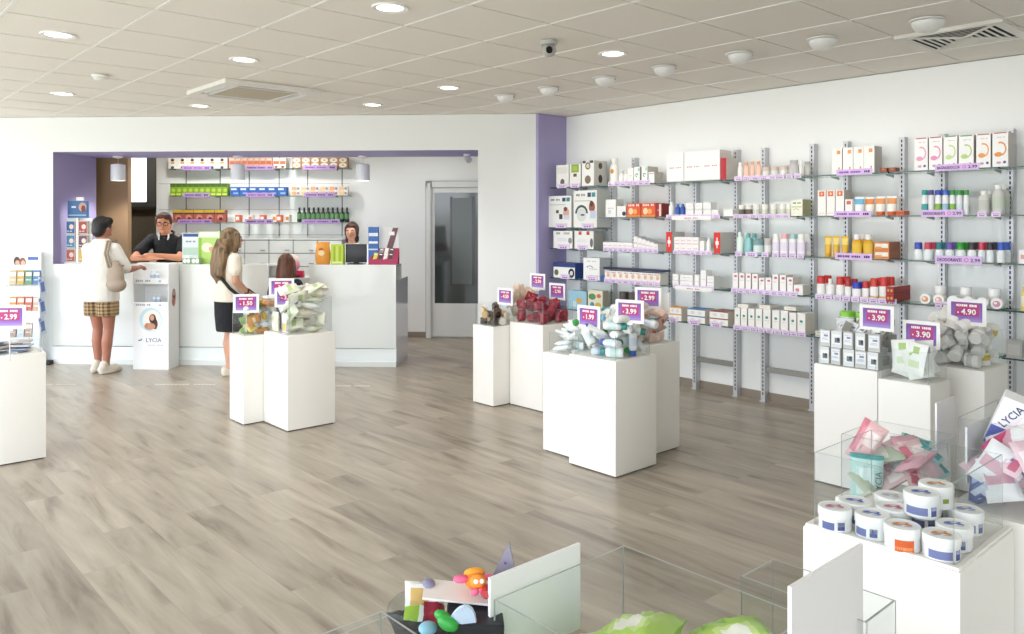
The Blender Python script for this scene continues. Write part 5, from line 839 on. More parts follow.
def card_material():
    m, nt, b, N, L = nodes('price_card_print'); tc = N('ShaderNodeTexCoord'); sp = N('ShaderNodeSeparateXYZ'); L(tc.outputs['Object'], sp.inputs[0])
    mr = N('ShaderNodeMapRange'); mr.inputs[1].default_value = -.07; mr.inputs[2].default_value = .07; L(sp.outputs[2], mr.inputs[0])
    cr = N('ShaderNodeValToRGB'); e = cr.color_ramp.elements; e[0].color = lin('b9a8dc'); e[0].position = .0; e[1].color = lin('6a3a94'); e[1].position = 1
    x = e.new(.3); x.color = lin('8a62b8'); L(mr.outputs[0], cr.inputs[0]); L(cr.outputs[0], b.inputs['Base Color']); b.inputs['Roughness'].default_value = .4; return m
CARDM = card_material(); MAG = mat('b0246e', .4)
def sign(px, py, X, price, drop, label, w=.19, h=.142, yaw=0., seed=1, blank=False, at=None):
    p = at or at_x(px, py, X); r = empty('price_sign', p, RW + yaw)
    G().box(-w / 2, w / 2, 0, .005, -h / 2, h / 2, PAPER).build('backing', r)
    if not blank:
        iw, ih = w * .80, h * .74
        G().rect(0, 0, iw, ih, -.0006, CARDM).build('card', r)
        G().add([(-iw * .36, -.0010, -ih * .20), (iw * .40, -.0010, -ih * .20), (iw * .40, -.0010, ih * .44), (-iw * .36, -.0010, ih * .44)], [(0, 1, 2, 3)], MAG).build('colour_field', r)
        G().bars(.0, ih * .335, iw * .66, ih * .13, -.0014, PAPER, 11, seed).build('title_print', r)
        text(price, h * .30, PAPER, r, (iw * .07, -.0016, h * .0), name='price_lettering', bold=.022); G().rect(-iw * .27, -h * .03, .007, .008, -.0014, PAPER).build('euro_mark', r)
    G().tube([(0, .009, -h * .4), (0, .009, -drop)], .0035, mat('d9dcdc', .3), 8).box(-.02, .02, .001, .018, -h / 2 - .012, -h / 2 + .02, mat('e9ecec', .3)).build('holder', r)
    tag(r, label, 'price sign', 'price signs'); return r
# ---- goods for the bins, each centred on its own middle
def m_bottle(body, cap, label):
    def mk():
        b = mat(body, .35); l = mat(label, .45); g = G(); z = -.0725
        g.lathe([(.027, z), (.032, z + .006, b), (.033, z + .03, l), (.033, z + .080, b), (.031, z + .098), (.024, z + .110), (.015, z + .114)], b, 14, sx=1, sy=.72)
        g.add([(.010 * math.cos(a) , -.0242 , z + .055 + .017 * math.sin(a)) for a in [2 * PI * i / 10 for i in range(10)]], [list(range(10))], mat(cap, .5))
        o = ob('lotion_bottle', g.mesh('lotion_bottle')); G().lathe([(.020, z + .112), (.0215, z + .116), (.0215, z + .139), (.018, z + .1445)], mat(cap, .35), 14).build('cap', o); return o
    return mk
def pillow(name, dx, dy, dz, base, patches, seed, rough=.4, n=9):
    """soft sealed pack: two bulging sheets that meet in crimped ends"""
    r = random.Random(seed); g = G(); mats = [mat(base, rough)] + [mat(p[4], rough) for p in patches]
    h = [[(1 - abs(2 * i / n - 1) ** 3.0) ** .6 * (1 - abs(2 * j / n - 1) ** 4) ** .6 * (1 + r.uniform(-.22, .12)) for j in range(n + 1)] for i in range(n + 1)]
    for s in (-1, 1):
        vs = []; fs = []; ms = []
        for j in range(n + 1):
            for i in range(n + 1):
                e = .001 if s < 0 else -.001
                vs.append(((i / n - .5) * dx * (1 - .06 * math.sin(PI * j / n)), s * dy * .5 * h[i][j] + (r.uniform(-.002, .002) if 0 < i < n else 0), (j / n - .5) * dz))
        for j in range(n):
            for i in range(n):
                q = (j * (n + 1) + i, j * (n + 1) + i + 1, (j + 1) * (n + 1) + i + 1, (j + 1) * (n + 1) + i); fs.append(q if s < 0 else q[::-1])
                u, v = (i + .5) / n, (j + .5) / n; mm = mats[0]
                for k, (x0, x1, z0, z1, c) in enumerate(patches):
                    if x0 <= u <= x1 and z0 <= v <= z1: mm = mats[k + 1]
                ms.append(mm)
        g.add(vs, fs, ms, True)
    return ob(name, g.mesh(name))
def m_carton(dx, dy, dz, base, dec, name='carton', side=None, top=None):
    def mk():
        o = carton(dx * .97, dy * .97, dz * .97, base, dec, name=name, side=side, top=top); o.data.transform(Matrix.Translation((0, 0, -dz * .485))); return o
    return mk
def m_jar(r, h, body, lid, label):
    def mk():
        o = jar(r, h, body, lid, label); M = Matrix.Translation((0, 0, -h / 2)); o.data.transform(M); o.children[0].data.transform(M); return o
    return mk
PILES['G'] = [t for t in PILES['G'] if t[3] < .215]; PILES['H'] = [t for t in PILES['H'] if t[3] < .30]; PILES['A'] = [t for t in PILES['A'] if t[3] < .245]; PILES['R'] = [t for t in PILES['R'] if t[3] < .20]; PILES['F'] = [t for t in PILES['F'] if t[3] < .245]; PILES['T'] = [t for t in PILES['T'] if t[3] < .16]
PILES['L'] = [t for t in PILES['L'] if t[3] < .34]
def pile(key, cx, cy, z, kinds, group, where, cat, dz=0.):
    """kinds: list of (weight, key, maker, description)"""
    bag = [k for k in kinds for _ in range(k[0])]; r = random.Random(key); r.shuffle(bag); items = sorted(PILES[key], key=lambda t: t[3]); n = len(items)
    seen = {}
    for i, t in enumerate(items):
        k = bag[i % len(bag)]
        if t[0] == 'carton' and len(kinds) > 1: k = [q for q in kinds if q[4:] == ('c',)][i % max(1, len([q for q in kinds if q[4:] == ('c',)]))] if any(q[4:] for q in kinds) else k
        elif any(q[4:] for q in kinds): bb = [q for q in kinds if not q[4:]]; k = bb[i % len(bb)]
        o = inst((key, k[1]), k[2], (cx + t[1], cy + t[2], z + t[3] + .003 + dz), rot=(t[4], t[5], t[6]))
        lay = 'low' if i < n * .3 else 'midway' if i < n * .65 else 'high'
        side = ('shelf-wall side' if t[1] > .05 else 'window side' if t[1] < -.05 else ('counter side' if t[2] > 0 else 'camera side'))
        tag(o, '%s %s in the %s, %s' % (k[3], lay, where, side), cat, group)
# --- group in the middle of the shop
plinth(3.652, 4.045, 3.125, 3.512, .70, 'tallest middle plinth, heaped with white lotion bottles with coloured caps')
plinth(3.742, 4.045, 3.518, 3.84, .665, 'low plinth behind the lotion bottle heap, holding white packs')
plinth(4.05, 4.478, 3.262, 3.60, .725, 'plinth behind the lotion bottles, holding pinkish bottles')
bin_(3.682, 4.016, 3.155, 3.485, .70, .15, 'clear bin full of white lotion bottles with green and blue caps')
bin_(3.758, 4.03, 3.53, 3.795, .665, .13, 'clear bin of white packs behind the lotion bottles')
bin_(4.08, 4.45, 3.285, 3.57, .725, .16, 'clear bin of pinkish bottles beside the lotion bottles')
W = 'lotion bottle heap'
pile('A', 3.849, 3.32, .70, [(5, 'w', m_bottle('eef0ee', 'e9ebe9', 'dfe6e4'), 'white bottle with white cap'), (2, 'g', m_bottle('eef1ec', '3c9a4a', 'dfeedd'), 'white bottle with green cap'), (2, 't', m_bottle('edf1ee', '2a8c84', 'cfe6e0'), 'white bottle with teal cap'), (2, 'b', m_bottle('eceff2', '3456b0', 'd5e0f0'), 'white bottle with blue cap'), (1, 'l', m_bottle('e4ebf4', '7d9cd0', 'b4c9e4'), 'pale blue bottle')], 'bottles heaped in the middle bin', W, 'bottle')
r_ = random.Random(21); n_ = 0
for i in range(20):
    a = i * 2.4; rad = .03 + .125 * ((i * 7) % 20) / 20; x_, y_ = rad * math.cos(a), rad * math.sin(a) ; zz = .165 + .10 * (1 - rad / .16) + r_.uniform(-.01, .02)
    co, nm = (('3c9a4a', 'green'), ('2a8c84', 'teal'), ('3456b0', 'blue'), ('c9d2d4', 'grey'), ('7fb4c8', 'pale blue'))[i % 5]
    if i % 2: o = inst('lay%d' % (i % 5), lambda: pillow('lotion_tube', .058, .034, .15, 'f1f2f0', [(.2, .8, .25, .5, 'dbe6e6'), (.25, .75, .55, .66, co), (0, 1, .9, 1, co)], 60 + i, .35), (3.849 + x_, 3.32 + y_, .70 + zz), rot=(r_.uniform(.5, 1.5), r_.uniform(-.5, .5), r_.uniform(0, 6.28)))
    else: o = inst('layb%d' % (i % 5), m_bottle('f1f2f0', co, 'e4ebe8'), (3.849 + x_, 3.32 + y_, .70 + zz), rot=(r_.uniform(.9, 1.9), r_.uniform(-.4, .4), r_.uniform(0, 6.28)))
    tag(o, 'white %s with %s %s on the surface of the lotion bottle heap, %s' % (('bottle', 'tube')[i % 2], nm, ('cap', 'end')[i % 2], 'counter side' if y_ > .03 else 'camera side' if y_ < -.03 else 'mid heap') , 'bottle', 'bottles on the heap surface')
for i in range(8):
    o = inst('bslope', lambda: pillow('tube_pack', .05, .03, .15, 'f0f2f1', [(.2, .8, .2, .45, 'cfe2e4'), (.3, .7, .6, .75, 'b8ccd0')], 71, .35), (3.80 + .03 * (i % 3), 3.57 + .035 * (i // 2) + .01, .665 + .13 + .022 * (3 - abs(3 - i)) ), rot=(1.25 + .1 * (i % 3), .25 - .1 * (i % 4), 1.0 + .5 * i))
    tag(o, 'white pack on the slope behind the lotion bottles, %s' % ('near the camera' if i < 4 else 'near the red packs'), 'pack', 'white packs on the slope')
pile('B', 3.894, 3.66, .665, [(3, 'w', lambda: pillow('tube_pack', .05, .032, .15, 'eef1f0', [(.2, .8, .2, .5, 'cfe2e4')], 1), 'white pack with pale blue print'), (1, 'g', lambda: pillow('tube_pack', .05, .032, .15, 'f0f2ee', [(.2, .8, .5, .8, 'c9dccc')], 2), 'white pack with pale green print')], 'white packs behind the lotion bottles', 'white pack bin', 'pack')
pile('C', 4.264, 3.43, .725, [(3, 'p', lambda: pillow('soft_pack', .062, .046, .17, 'e3c4b4', [(.2, .8, .3, .6, 'efdcd0')], 3), 'pinkish beige pack'), (2, 'w', m_bottle('efeae4', 'e3d8cc', 'e0c8bc'), 'cream bottle'), (1, 'r', lambda: pillow('soft_pack', .062, .046, .17, 'd8b0a0', [(.1, .9, .4, .6, 'b0605c')], 4), 'beige pack with a red stripe')], 'pinkish goods by the lotion bottles', 'pinkish goods bin', 'pack')
sign(588.5, 317, 3.70, '1.99', .20, 'price sign 1.99 at the white packs, lowest of the three middle signs', at=None)
sign(629.5, 311.5, 3.80, '3.99', .22, 'price sign 3.99 rising out of the lotion bottle heap', seed=2, yaw=.25)
sign(648, 298, 4.30, '2.99', .30, 'price sign 2.99 above the pinkish goods, highest of the middle signs', seed=3, yaw=.3)
sign(656, 303, 4.36, '', .28, 'blank white sign half hidden behind the 2.99 sign', blank=True, yaw=.3)
# --- group with the red packs
plinth(4.302, 4.56, 5.006, 5.272, .665, 'narrow low plinth holding gold and black tubs')
plinth(4.48, 4.872, 4.602, 5.0, .70, 'plinth with a clear bin of glossy dark red packs')
plinth(4.575, 4.87, 5.008, 5.272, .70, 'plinth behind the red packs, holding tan packs')
bin_(4.318, 4.545, 5.022, 5.255, .665, .18, 'clear bin with a few gold and black tubs')
bin_(4.50, 4.852, 4.622, 4.98, .70, .18, 'clear bin of glossy dark red packs')
bin_(4.595, 4.85, 5.022, 5.255, .70, .20, 'clear bin of tan packs behind the red ones')
pile('S', 4.431, 5.138, .665, [(1, 'g', m_jar(.032, .054, '6a5030', 'c9a45c', '2f241c'), 'gold-lidded dark tub'), (1, 'k', m_jar(.032, .054, '241a18', '1c1616', '5a4028'), 'black tub'), (1, 'w', m_jar(.032, .054, 'e9dcc4', 'ece6d8', 'c9a86a'), 'cream tub')], 'tubs in the narrow bin', 'gold and black tub bin', 'tub')
red = lambda s: (lambda: pillow('foil_pack', .08, .065, .10, '941c30', [(.15, .85, .3, .42, 'b03a4a'), (.3, .7, .6, .72, '7a1424')], s, .18))
pile('R', 4.676, 4.80, .70, [(1, 'a', red(5), 'glossy dark red foil pack'), (1, 'b', red(6), 'glossy dark red foil pack with creases')], 'dark red foil packs', 'red pack bin', 'pack')
pile('Q', 4.722, 5.138, .70, [(1, 'a', lambda: pillow('soft_pack', .10, .05, .13, 'd8bfa8', [(.2, .8, .3, .5, 'e9d8c8')], 7), 'tan pack')], 'tan packs behind the red ones', 'tan pack bin', 'pack')
sign(505, 296.5, 4.46, '4.50', .26, 'price sign 4.50 over the gold and black tubs')
sign(537.5, 281.5, 4.9, '2.90', .38, 'price sign 2.90 standing over the tan packs against the white wall end', seed=4)
sign(557, 291.5, 4.86, '2.90', .34, 'price sign 2.90 over the red packs, before the purple wall', seed=5)
# --- group near the counter
plinth(2.675, 3.066, 5.42, 5.815, .70, 'plinth near the counter with a tall clear bin of cream packs')
plinth(2.515, 2.86, 5.822, 6.08, .67, 'low plinth near the counter holding small mixed coloured packs')
bin_(2.695, 3.046, 5.44, 5.795, .70, .27, 'tall clear bin of cream and pale green packs')
bin_(2.53, 2.83, 5.838, 6.062, .67, .18, 'clear bin of small mixed coloured packs')
pk = lambda c, p, s: (lambda: pillow('soft_pack', .10, .045, .15, c, p, s, .3))
pile('L', 2.87, 5.617, .70, [(3, 'a', pk('e6e3d0', [(.2, .8, .55, .8, 'f3f2ea'), (.3, .7, .2, .4, 'c9d0a8')], 8), 'cream pack'), (2, 'b', pk('dfe3cc', [(.1, .9, .3, .5, 'b4c48c'), (.25, .75, .6, .85, 'f3f3ec')], 9), 'cream pack with a green band'), (1, 'c', pk('ece6d8', [(.2, .6, .2, .45, 'd8b45a'), (.2, .8, .6, .7, 'c9886a')], 10), 'cream pack with a gold print'), (1, 'd', pk('f0f1ee', [(.2, .8, .2, .4, 'c8dcd8')], 11), 'white pack')], 'cream packs in the tall bin', 'tall cream pack bin', 'pack')
o = G().box(-.03, .03, -.002, 0, -.075, .075, mat('f4f4f2', .5)).rect(0, .045, .05, .03, -.0026, mat('e4e6ea', .5)).rect(0, -.025, .055, .06, -.0026, mat('c8b06a', .5)).rect(0, -.066, .055, .012, -.0026, mat('8a7fae', .5)).build('info_card', loc=(2.689, 5.50, .785), rz=RW); tag(o, 'white card with a golden picture on the tall cream pack bin', 'card')
sm = lambda c, p, s: (lambda: pillow('soft_pack', .075, .045, .11, c, p, s, .3))
pile('M', 2.68, 5.95, .67, [(1, 'o', sm('d89a5a', [(.2, .8, .3, .6, 'efd8b0')], 12), 'small orange pack'), (1, 'g', sm('7fa04c', [(.2, .8, .5, .8, 'c4d49a')], 13), 'small green pack'), (1, 'b', sm('bccfe0', [(.2, .8, .2, .5, 'eef3f8')], 14), 'small pale blue pack'), (1, 'y', sm('d8b85a', [(.3, .7, .3, .7, 'f4ead0')], 15), 'small yellow pack'), (1, 'w', sm('e9ebec', [(.2, .8, .3, .5, '8fa6c4')], 16), 'small white pack')], 'small mixed packs near the counter', 'mixed pack bin', 'pack')
# packs lying on top of the mixed ones
for i, (dx, dy, dz_, co, nm) in enumerate(((.02, .03, .20, 'd98a4a', 'orange'), (-.06, .0, .19, 'dfb04c', 'amber'), (.07, -.05, .21, 'd2905a', 'tan'))):
    o = pillow('soft_pack', .085, .05, .11, co, [(.2, .8, .3, .6, 'f0dcc0')], 40 + i, .3); o.location = (2.68 + dx, 5.95 + dy, .67 + dz_ + .02); o.rotation_euler = (1.2 + .2 * i, .1, .7 * i); tag(o, '%s pack lying on top of the mixed pack bin' % nm, 'pack', 'packs on the mixed pack bin')
for i in range(4):
    o = inst('flatpk', lambda: pillow('flat_pack', .16, .022, .10, 'eceef0', [(.1, .9, .45, .6, 'd8a8b8')], 44, .3), (2.80, 5.93, .685 + .19 + .024 * i), rot=(PI / 2 + .03 * i, 0, -.5 + .1 * i)); tag(o, 'flat white pack with a pink line, %s from the top of its stack' % ORD[3 - i], 'pack', 'stacked flat white packs')
sign(246, 303.5, 2.545, '1.50', .22, 'price sign 1.50 over the mixed coloured packs', yaw=1.0)
sign(281.5, 287.5, 2.80, '3.99', .34, 'price sign 3.99 behind the cream packs, the higher one before the child', seed=6, yaw=1.0)
sign(287.5, 297.5, 2.76, '2.99', .30, 'price sign half buried in the cream packs', seed=7, yaw=1.0)
# --- plinth at the window side with leaflets
plinth(.80, 1.212, 5.875, 6.27, .69, 'lone white plinth with flat leaflets beside the tall brochure stand')
bin_(.82, 1.19, 5.895, 6.25, .69, .16, 'clear bin holding flat leaflets on the lone plinth')
for i in range(14):
    co, nm = (('8f9bb8', 'blue-grey'), ('d9dbe0', 'white'), ('5f6a86', 'slate'), ('b9a8a4', 'pinkish grey'), ('ccd2da', 'pale grey'))[i % 5]
    o = G().box(-.075, .075, -.05, .05, -.004, .004, mat(co, .45)).box(-.06, .0, -.03, .03, .004, .0044, mat('ece9e4', .5)).build('leaflet', loc=(.94 + .12 * (i % 2) + rng.uniform(-.03, .03), 6.03 + .10 * (i // 2 % 2) + rng.uniform(-.03, .03), .696 + .0092 * (i // 2)), rz=rng.uniform(-.9, .9))
    tag(o, '%s leaflet, %s layer of the flat heap on the lone plinth' % (nm, ORD[i // 2]), 'leaflet', 'leaflets on the lone plinth')
sign(9, 317, .93, '2.99', .26, 'price sign 2.99 on the lone plinth beside the brochure stand', seed=8, yaw=.9)
# --- group by the shelf wall
plinth(4.49, 4.90, 1.935, 2.306, .70, 'plinth by the shelf wall stacked with grey white-labelled boxes')
plinth(4.49, 4.776, 1.655, 1.93, .665, 'low plinth with a clear bin of flat white and green packs')
plinth(4.94, 5.34, 1.535, 1.93, .70, 'plinth by the shelf wall heaped with white jars')
bin_(4.505, 4.885, 1.95, 2.29, .70, .05, 'low clear tray under the grey boxes')
bin_(4.505, 4.76, 1.67, 1.915, .665, .17, 'clear bin of flat white and green packs')
bin_(4.96, 5.32, 1.555, 1.91, .70, .20, 'clear bin of white jars by the shelf wall')
gb = m_carton(.065, .05, .10, 'c9c9c5', [('r', 0, .58, .84, .70, 'eef0f2'), ('t', 0, .8, .6, .04, '9aa0b0'), ('r', 0, .5, .5, .03, 'b4bac8'), ('r', 0, .42, .6, .03, 'b4bac8'), ('r', .1, .66, .4, .12, '8a92a8')], side='a9a8a2')
gb2 = m_carton(.065, .05, .10, 'dfe2e2', [('r', 0, .5, .8, .6, 'f2f2f0'), ('r', .1, .45, .5, .3, '6f7480'), ('e', .2, .5, .25, .25, '2f343c')], side='a9a8a2')
PILES['D'] = [t for t in PILES['D'] if t[1] > -.09]
pile('D', 4.70, 2.12, .704, [(2, 'a', gb, 'grey box with white label'), (1, 'b', gb2, 'grey box with dark picture')], 'grey boxes in the heap', 'grey box heap', 'carton')
for r_ in range(2):
    for c_ in range(5):
        y = 2.255 - .071 * c_; o = inst('gbf%d' % ((r_ + c_) % 2), gb if (r_ + c_) % 2 else gb2, (4.545 + rng.uniform(-.004, .004), y, .703 + .0495 + .0995 * r_), RW + rng.uniform(-.22, .22)); tag(o, 'grey box with white label in the front stack, %s row, %s from the purple wall' % (('lower', 'upper')[r_], ORD[c_]), 'carton', 'grey boxes stacked in front')
for i, (px, py, co) in enumerate(((770, 0, 0), (806, 0, 0))):
    o = jar(.045, .085, 'f0f0ea', '84c83a'); o.location = (4.78, 2.24 - .10 * i, .703 + .17 + .035); o.rotation_euler = (0, 0, 0)
    tag(o, 'white jar with lime lid on the grey boxes, %s from the purple wall' % ORD[i], 'jar', 'lime-lidded jars on the grey boxes')
fl = lambda p, s: (lambda: pillow('flat_pack', .13, .024, .17, 'eef0ea', p, s, .35))
PILES['E'] = [('flat', -.095 + .021 * i, rng.uniform(-.045, .045), .088 + rng.uniform(0, .045), rng.uniform(-.35, .15), rng.uniform(-.45, .45), -PI / 2 + rng.uniform(-.35, .35)) for i in range(10)]
pile('E', 4.632, 1.79, .665, [(2, 'a', fl([(.2, .8, .2, .45, 'cfe0b4'), (.3, .7, .65, .85, 'a8c878')], 20), 'flat white pack with green leaves'), (1, 'b', fl([(.15, .85, .55, .75, '9aa0ac'), (.2, .7, .15, .4, 'd8e6c4')], 21), 'flat white pack with a grey panel')], 'flat packs by the shelf wall', 'flat pack bin', 'pack')
pile('F', 5.14, 1.732, .70, [(5, 'w', m_jar(.0365, .073, 'f7f5f1', 'f8f6f2', 'ebe7e2'), 'white jar'), (2, 'g', m_jar(.0365, .073, 'eeece8', 'e6e3de', 'c9c6c4'), 'greyish jar'), (1, 'y', m_jar(.0365, .073, 'ece6c0', 'efece2', 'd8b83a'), 'jar with a yellow label')], 'white jars heaped by the shelf wall', 'white jar heap', 'jar')
r_ = random.Random(31); gmk = (gb, gb2)
for i in range(16):
    x_, y_ = 4.64 + .10 * (i % 3) + r_.uniform(-.03, .03), 2.20 - .062 * (i // 4) + r_.uniform(-.02, .02)
    o = inst('gbtop%d' % (i % 2), gmk[i % 2], (x_, y_, .70 + .195 + .012 * (i % 3) + r_.uniform(-.012, .02)), rot=(r_.uniform(-1.4, -.3), r_.uniform(-.5, .5), RW + r_.uniform(-.7, .7)))
    tag(o, 'grey box tumbled on top of the grey box heap, %s, %s' % (('white label', 'dark picture')[i % 2], ('nearest the purple wall', 'towards the purple wall', 'towards the flat packs', 'nearest the flat packs')[i // 4]), 'carton', 'grey boxes tumbled on top')
jm = (m_jar(.0365, .073, 'f7f5f1', 'f8f6f2', 'ebe7e2'), m_jar(.034, .09, 'f4f2ee', 'f3f1ec', 'e2ddd8'), m_jar(.0365, .073, 'f0ecd8', 'f2efe8', 'dcc25a'))
for i in range(15):
    a = i * 2.4; rad = .02 + .10 * ((i * 7) % 15) / 15; x_, y_ = 5.11 + rad * math.cos(a), 1.74 + rad * math.sin(a); k = 2 if (x_ > 5.15 and i % 2) else i % 2
    o = inst('jtop%d' % k, jm[k], (x_, y_, .70 + .235 + .07 * (1 - rad / .12) + r_.uniform(-.01, .015)), rot=(r_.uniform(-.8, 1.5), r_.uniform(-.6, .6), r_.uniform(0, 6)))
    tag(o, '%s on the crest of the white jar heap, %s' % (('white jar', 'tall white jar', 'yellow-labelled jar')[k], 'shelf-wall side' if x_ > 5.14 else 'window side' if x_ < 5.08 else 'mid crest'), 'jar', 'jars on the crest of the heap')
sign(876.5, 318, 4.592, '3.90', .22, 'price sign 3.90 standing in the grey boxes', w=.195, h=.145, seed=9)
sign(921, 334.5, 4.66, '3.90', .18, 'price sign 3.90 standing in the flat white and green packs', w=.20, h=.15, seed=10)
sign(966.5, 312, 4.99, '4.90', .20, 'price sign 4.90 half buried in the white jars', w=.205, h=.15, seed=11)
# --- near group: wide jars, pouches, boxes
plinth(2.06, 2.462, .692, 1.09, .70, 'nearest white plinth with the wide printed cream jars')
plinth(2.468, 2.748, .915, 1.197, .66, 'low plinth behind the cream jars, holding pink and teal pouches')
plinth(2.52, 2.93, .45, .885, .70, 'plinth past the cream jars with boxes and pink pouches')
t_ = empty('display_tray', (2.261, .891, .7004)); g = G()
for s in (-1, 1): g.box(min(s * .196, s * .184), max(s * .196, s * .184), -.194, .194, 0, .008, PLINTH); g.box(-.184, .184, min(s * .194, s * .182), max(s * .194, s * .182), 0, .008, PLINTH)
g.build('rim', t_); G().box(-.184, .184, -.182, .182, 0, .002, PLINTH).build('floor_sheet', t_); tag(t_, 'flat white tray with raised rim under the cream jars', 'tray')
bin_(2.082, 2.44, .714, 1.068, .7028, .20, 'clear bin around the wide cream jars')
bin_(2.480, 2.736, .93, 1.182, .66, .20, 'clear bin of pink and teal pouches')
bin_(2.545, 2.90, .47, .862, .70, .26, 'tall clear bin of boxes and pink pouches')
def big_jar(col, side):
    def mk():
        o = empty('cream_jar'); r, h = .0435, .060
        g = G(); W_ = mat('eeeeec', .3); g.lathe([(r * .93, 0), (r * .97, .003), (r * .97, h * .62), (r * .93, h * .63)], W_, 36)
        for a0, a1, z0, z1, c in side:                       # printed panels wrapped round the wall
            vs = []; n = 10
            for i in range(n + 1):
                a = -PI / 2 + a0 + (a1 - a0) * i / n
                for z in (z0, z1): vs.append((r * .975 * math.cos(a), r * .975 * math.sin(a), z * h))
            g.add(vs, [(2 * i, 2 * i + 2, 2 * i + 3, 2 * i + 1) for i in range(n)], mat(c, .5), True)
        g.build('body', o)
        g = G(); g.lathe([(r, h * .62), (r * 1.01, h * .64), (r * 1.01, h * .95), (r * .97, h), (r * .86, h), (r * .84, h * .985), (.001, h * .985)], mat('f3f3f1', .28), 36, cap=False); li = g.build('lid', o)
        z = h * .985 + .0005; cm = mat(col, .5); g = G()
        def flat(pts, m, dz=0): g.add([(x, y, z + dz) for x, y in pts], [list(range(len(pts)))], m)
        el = lambda cx, cy, a, b, t, n=14: [(cx + a * math.cos(2 * PI * i / n) * math.cos(t) - b * math.sin(2 * PI * i / n) * math.sin(t), cy + a * math.cos(2 * PI * i / n) * math.sin(t) + b * math.sin(2 * PI * i / n) * math.cos(t)) for i in range(n)]
        flat(el(-.004, .006, .022, .009, .35), cm); flat(el(.012, .0, .012, .006, -.5), cm, .0002); flat(el(.0, .008, .010, .004, .3), mat('f4e8e0', .5), .0004); flat(el(-.014, -.010, .012, .0025, .1), mat('6a78b4', .5), .0002); flat(el(.012, -.013, .010, .002, .1), mat('8a94c4', .5), .0002)
        g.build('lid_print', o); return o
    return mk
BLU = [(-.95, -.15, .12, .45, '5f6a9c'), (.05, .5, .14, .5, '4a5490'), (.05, .5, .3, .5, 'a9b0cc')]
BLU2 = [(-1.0, .35, .14, .48, '7078a6'), (.55, .95, .12, .52, '4a5490'), (.58, .9, .36, .5, 'b4badc')]
ORA = [(-.55, .55, .06, .55, 'd8622c'), (-.5, .5, .14, .26, 'e8a070')]
JARS = [(2.085, 1.020, 0, 'd86a78', BLU, 'pink', 'outermost corner of the front row'), (2.110, .930, 0, '3f68c4', BLU, 'blue', 'in the front row beside the pink one'), (2.086, .843, 0, 'e08a3c', ORA, 'orange', 'front row, orange panel on its wall'), (2.098, .754, 0, 'e2903c', BLU2, 'orange', 'at the near corner of the front row'),
        (2.190, .756, 0, '4a74c0', BLU, 'blue', 'behind the near corner jar'), (2.330, .775, 0, '8f9cd8', BLU2, 'pale blue', 'alone at the far clear panel'), (2.172, 1.004, 0, '4468c0', BLU, 'blue', 'second row, outermost'), (2.200, .912, 0, 'd85a80', BLU, 'pink', 'second row beside the blue one'), (2.290, .955, 0, 'c9ced8', BLU2, 'silver', 'third row against the pouches'), (2.282, .865, 0, 'd8dce4', BLU, 'white', 'under the raised orange one'), (2.375, .865, 0, 'd8dce4', BLU, 'white', 'back row, mostly hidden'),
        (2.196, .838, 1, '3f66c0', BLU2, 'blue', 'lying on top of the others, nearer one'), (2.296, .838, 1, 'e2983c', [(.1, .5, .3, .5, '8a9a3c')], 'orange', 'lying on top of the others, farther one')]
for i, (x, y, lv, col, side, nm, w) in enumerate(JARS):
    o = big_jar(col, side)(); o.location = (x + (.018 if x < 2.36 else .010), y, .7028 + .0605 * lv + .0002); o.rotation_euler.z = RW * .75 + rng.uniform(-.25, .25)
    tag(o, 'wide white cream jar with %s lid print, %s' % (nm, w), 'cream jar', 'wide cream jars')
po = lambda c, p, s: (lambda: pillow('pouch', .095, .032, .13, c, p, s, .3, 11))
def loose(cx, cy, z, wx, wy, n, hz, tilt, seed):
    r = random.Random(seed); out = []
    for i in range(n):
        f = i / max(1, n - 1); out.append(('pouch', round(r.uniform(-wx, wx), 3), round(r.uniform(-wy, wy), 3), .065 + hz * f + r.uniform(-.01, .01), r.uniform(*tilt), r.uniform(-.7, .7), -PI / 2 + r.uniform(-1.1, 1.1)))
    return out
PILES['G'] = loose(0, 0, 0, .075, .075, 17, .072, (-1.35, -.65), 3); PILES['H'] = loose(0, 0, 0, .09, .085, 20, .13, (-1.2, -.2), 8)
pile('G', 2.608, 1.056, .66, [(2, 'p', po('d8a0ac', [(.1, .9, .55, .8, 'e6c8cc'), (.2, .6, .2, .4, 'c06a84')], 25), 'pink pouch'), (2, 't', po('a8d0c8', [(.1, .9, .85, 1, '3f9a98'), (.2, .7, .2, .6, 'd8ece6')], 26), 'mint pouch with teal top'), (1, 'g', po('b8c0a8', [(.1, .9, .3, .6, 'e0e2d4')], 27), 'sage pouch'), (1, 'r', po('dcb8b8', [(.1, .4, .1, .9, 'c9566c'), (.5, .9, .5, .8, 'efe0dc')], 28), 'rose pouch with red side')], 'pouches behind the cream jars', 'pouch bin', 'pouch')
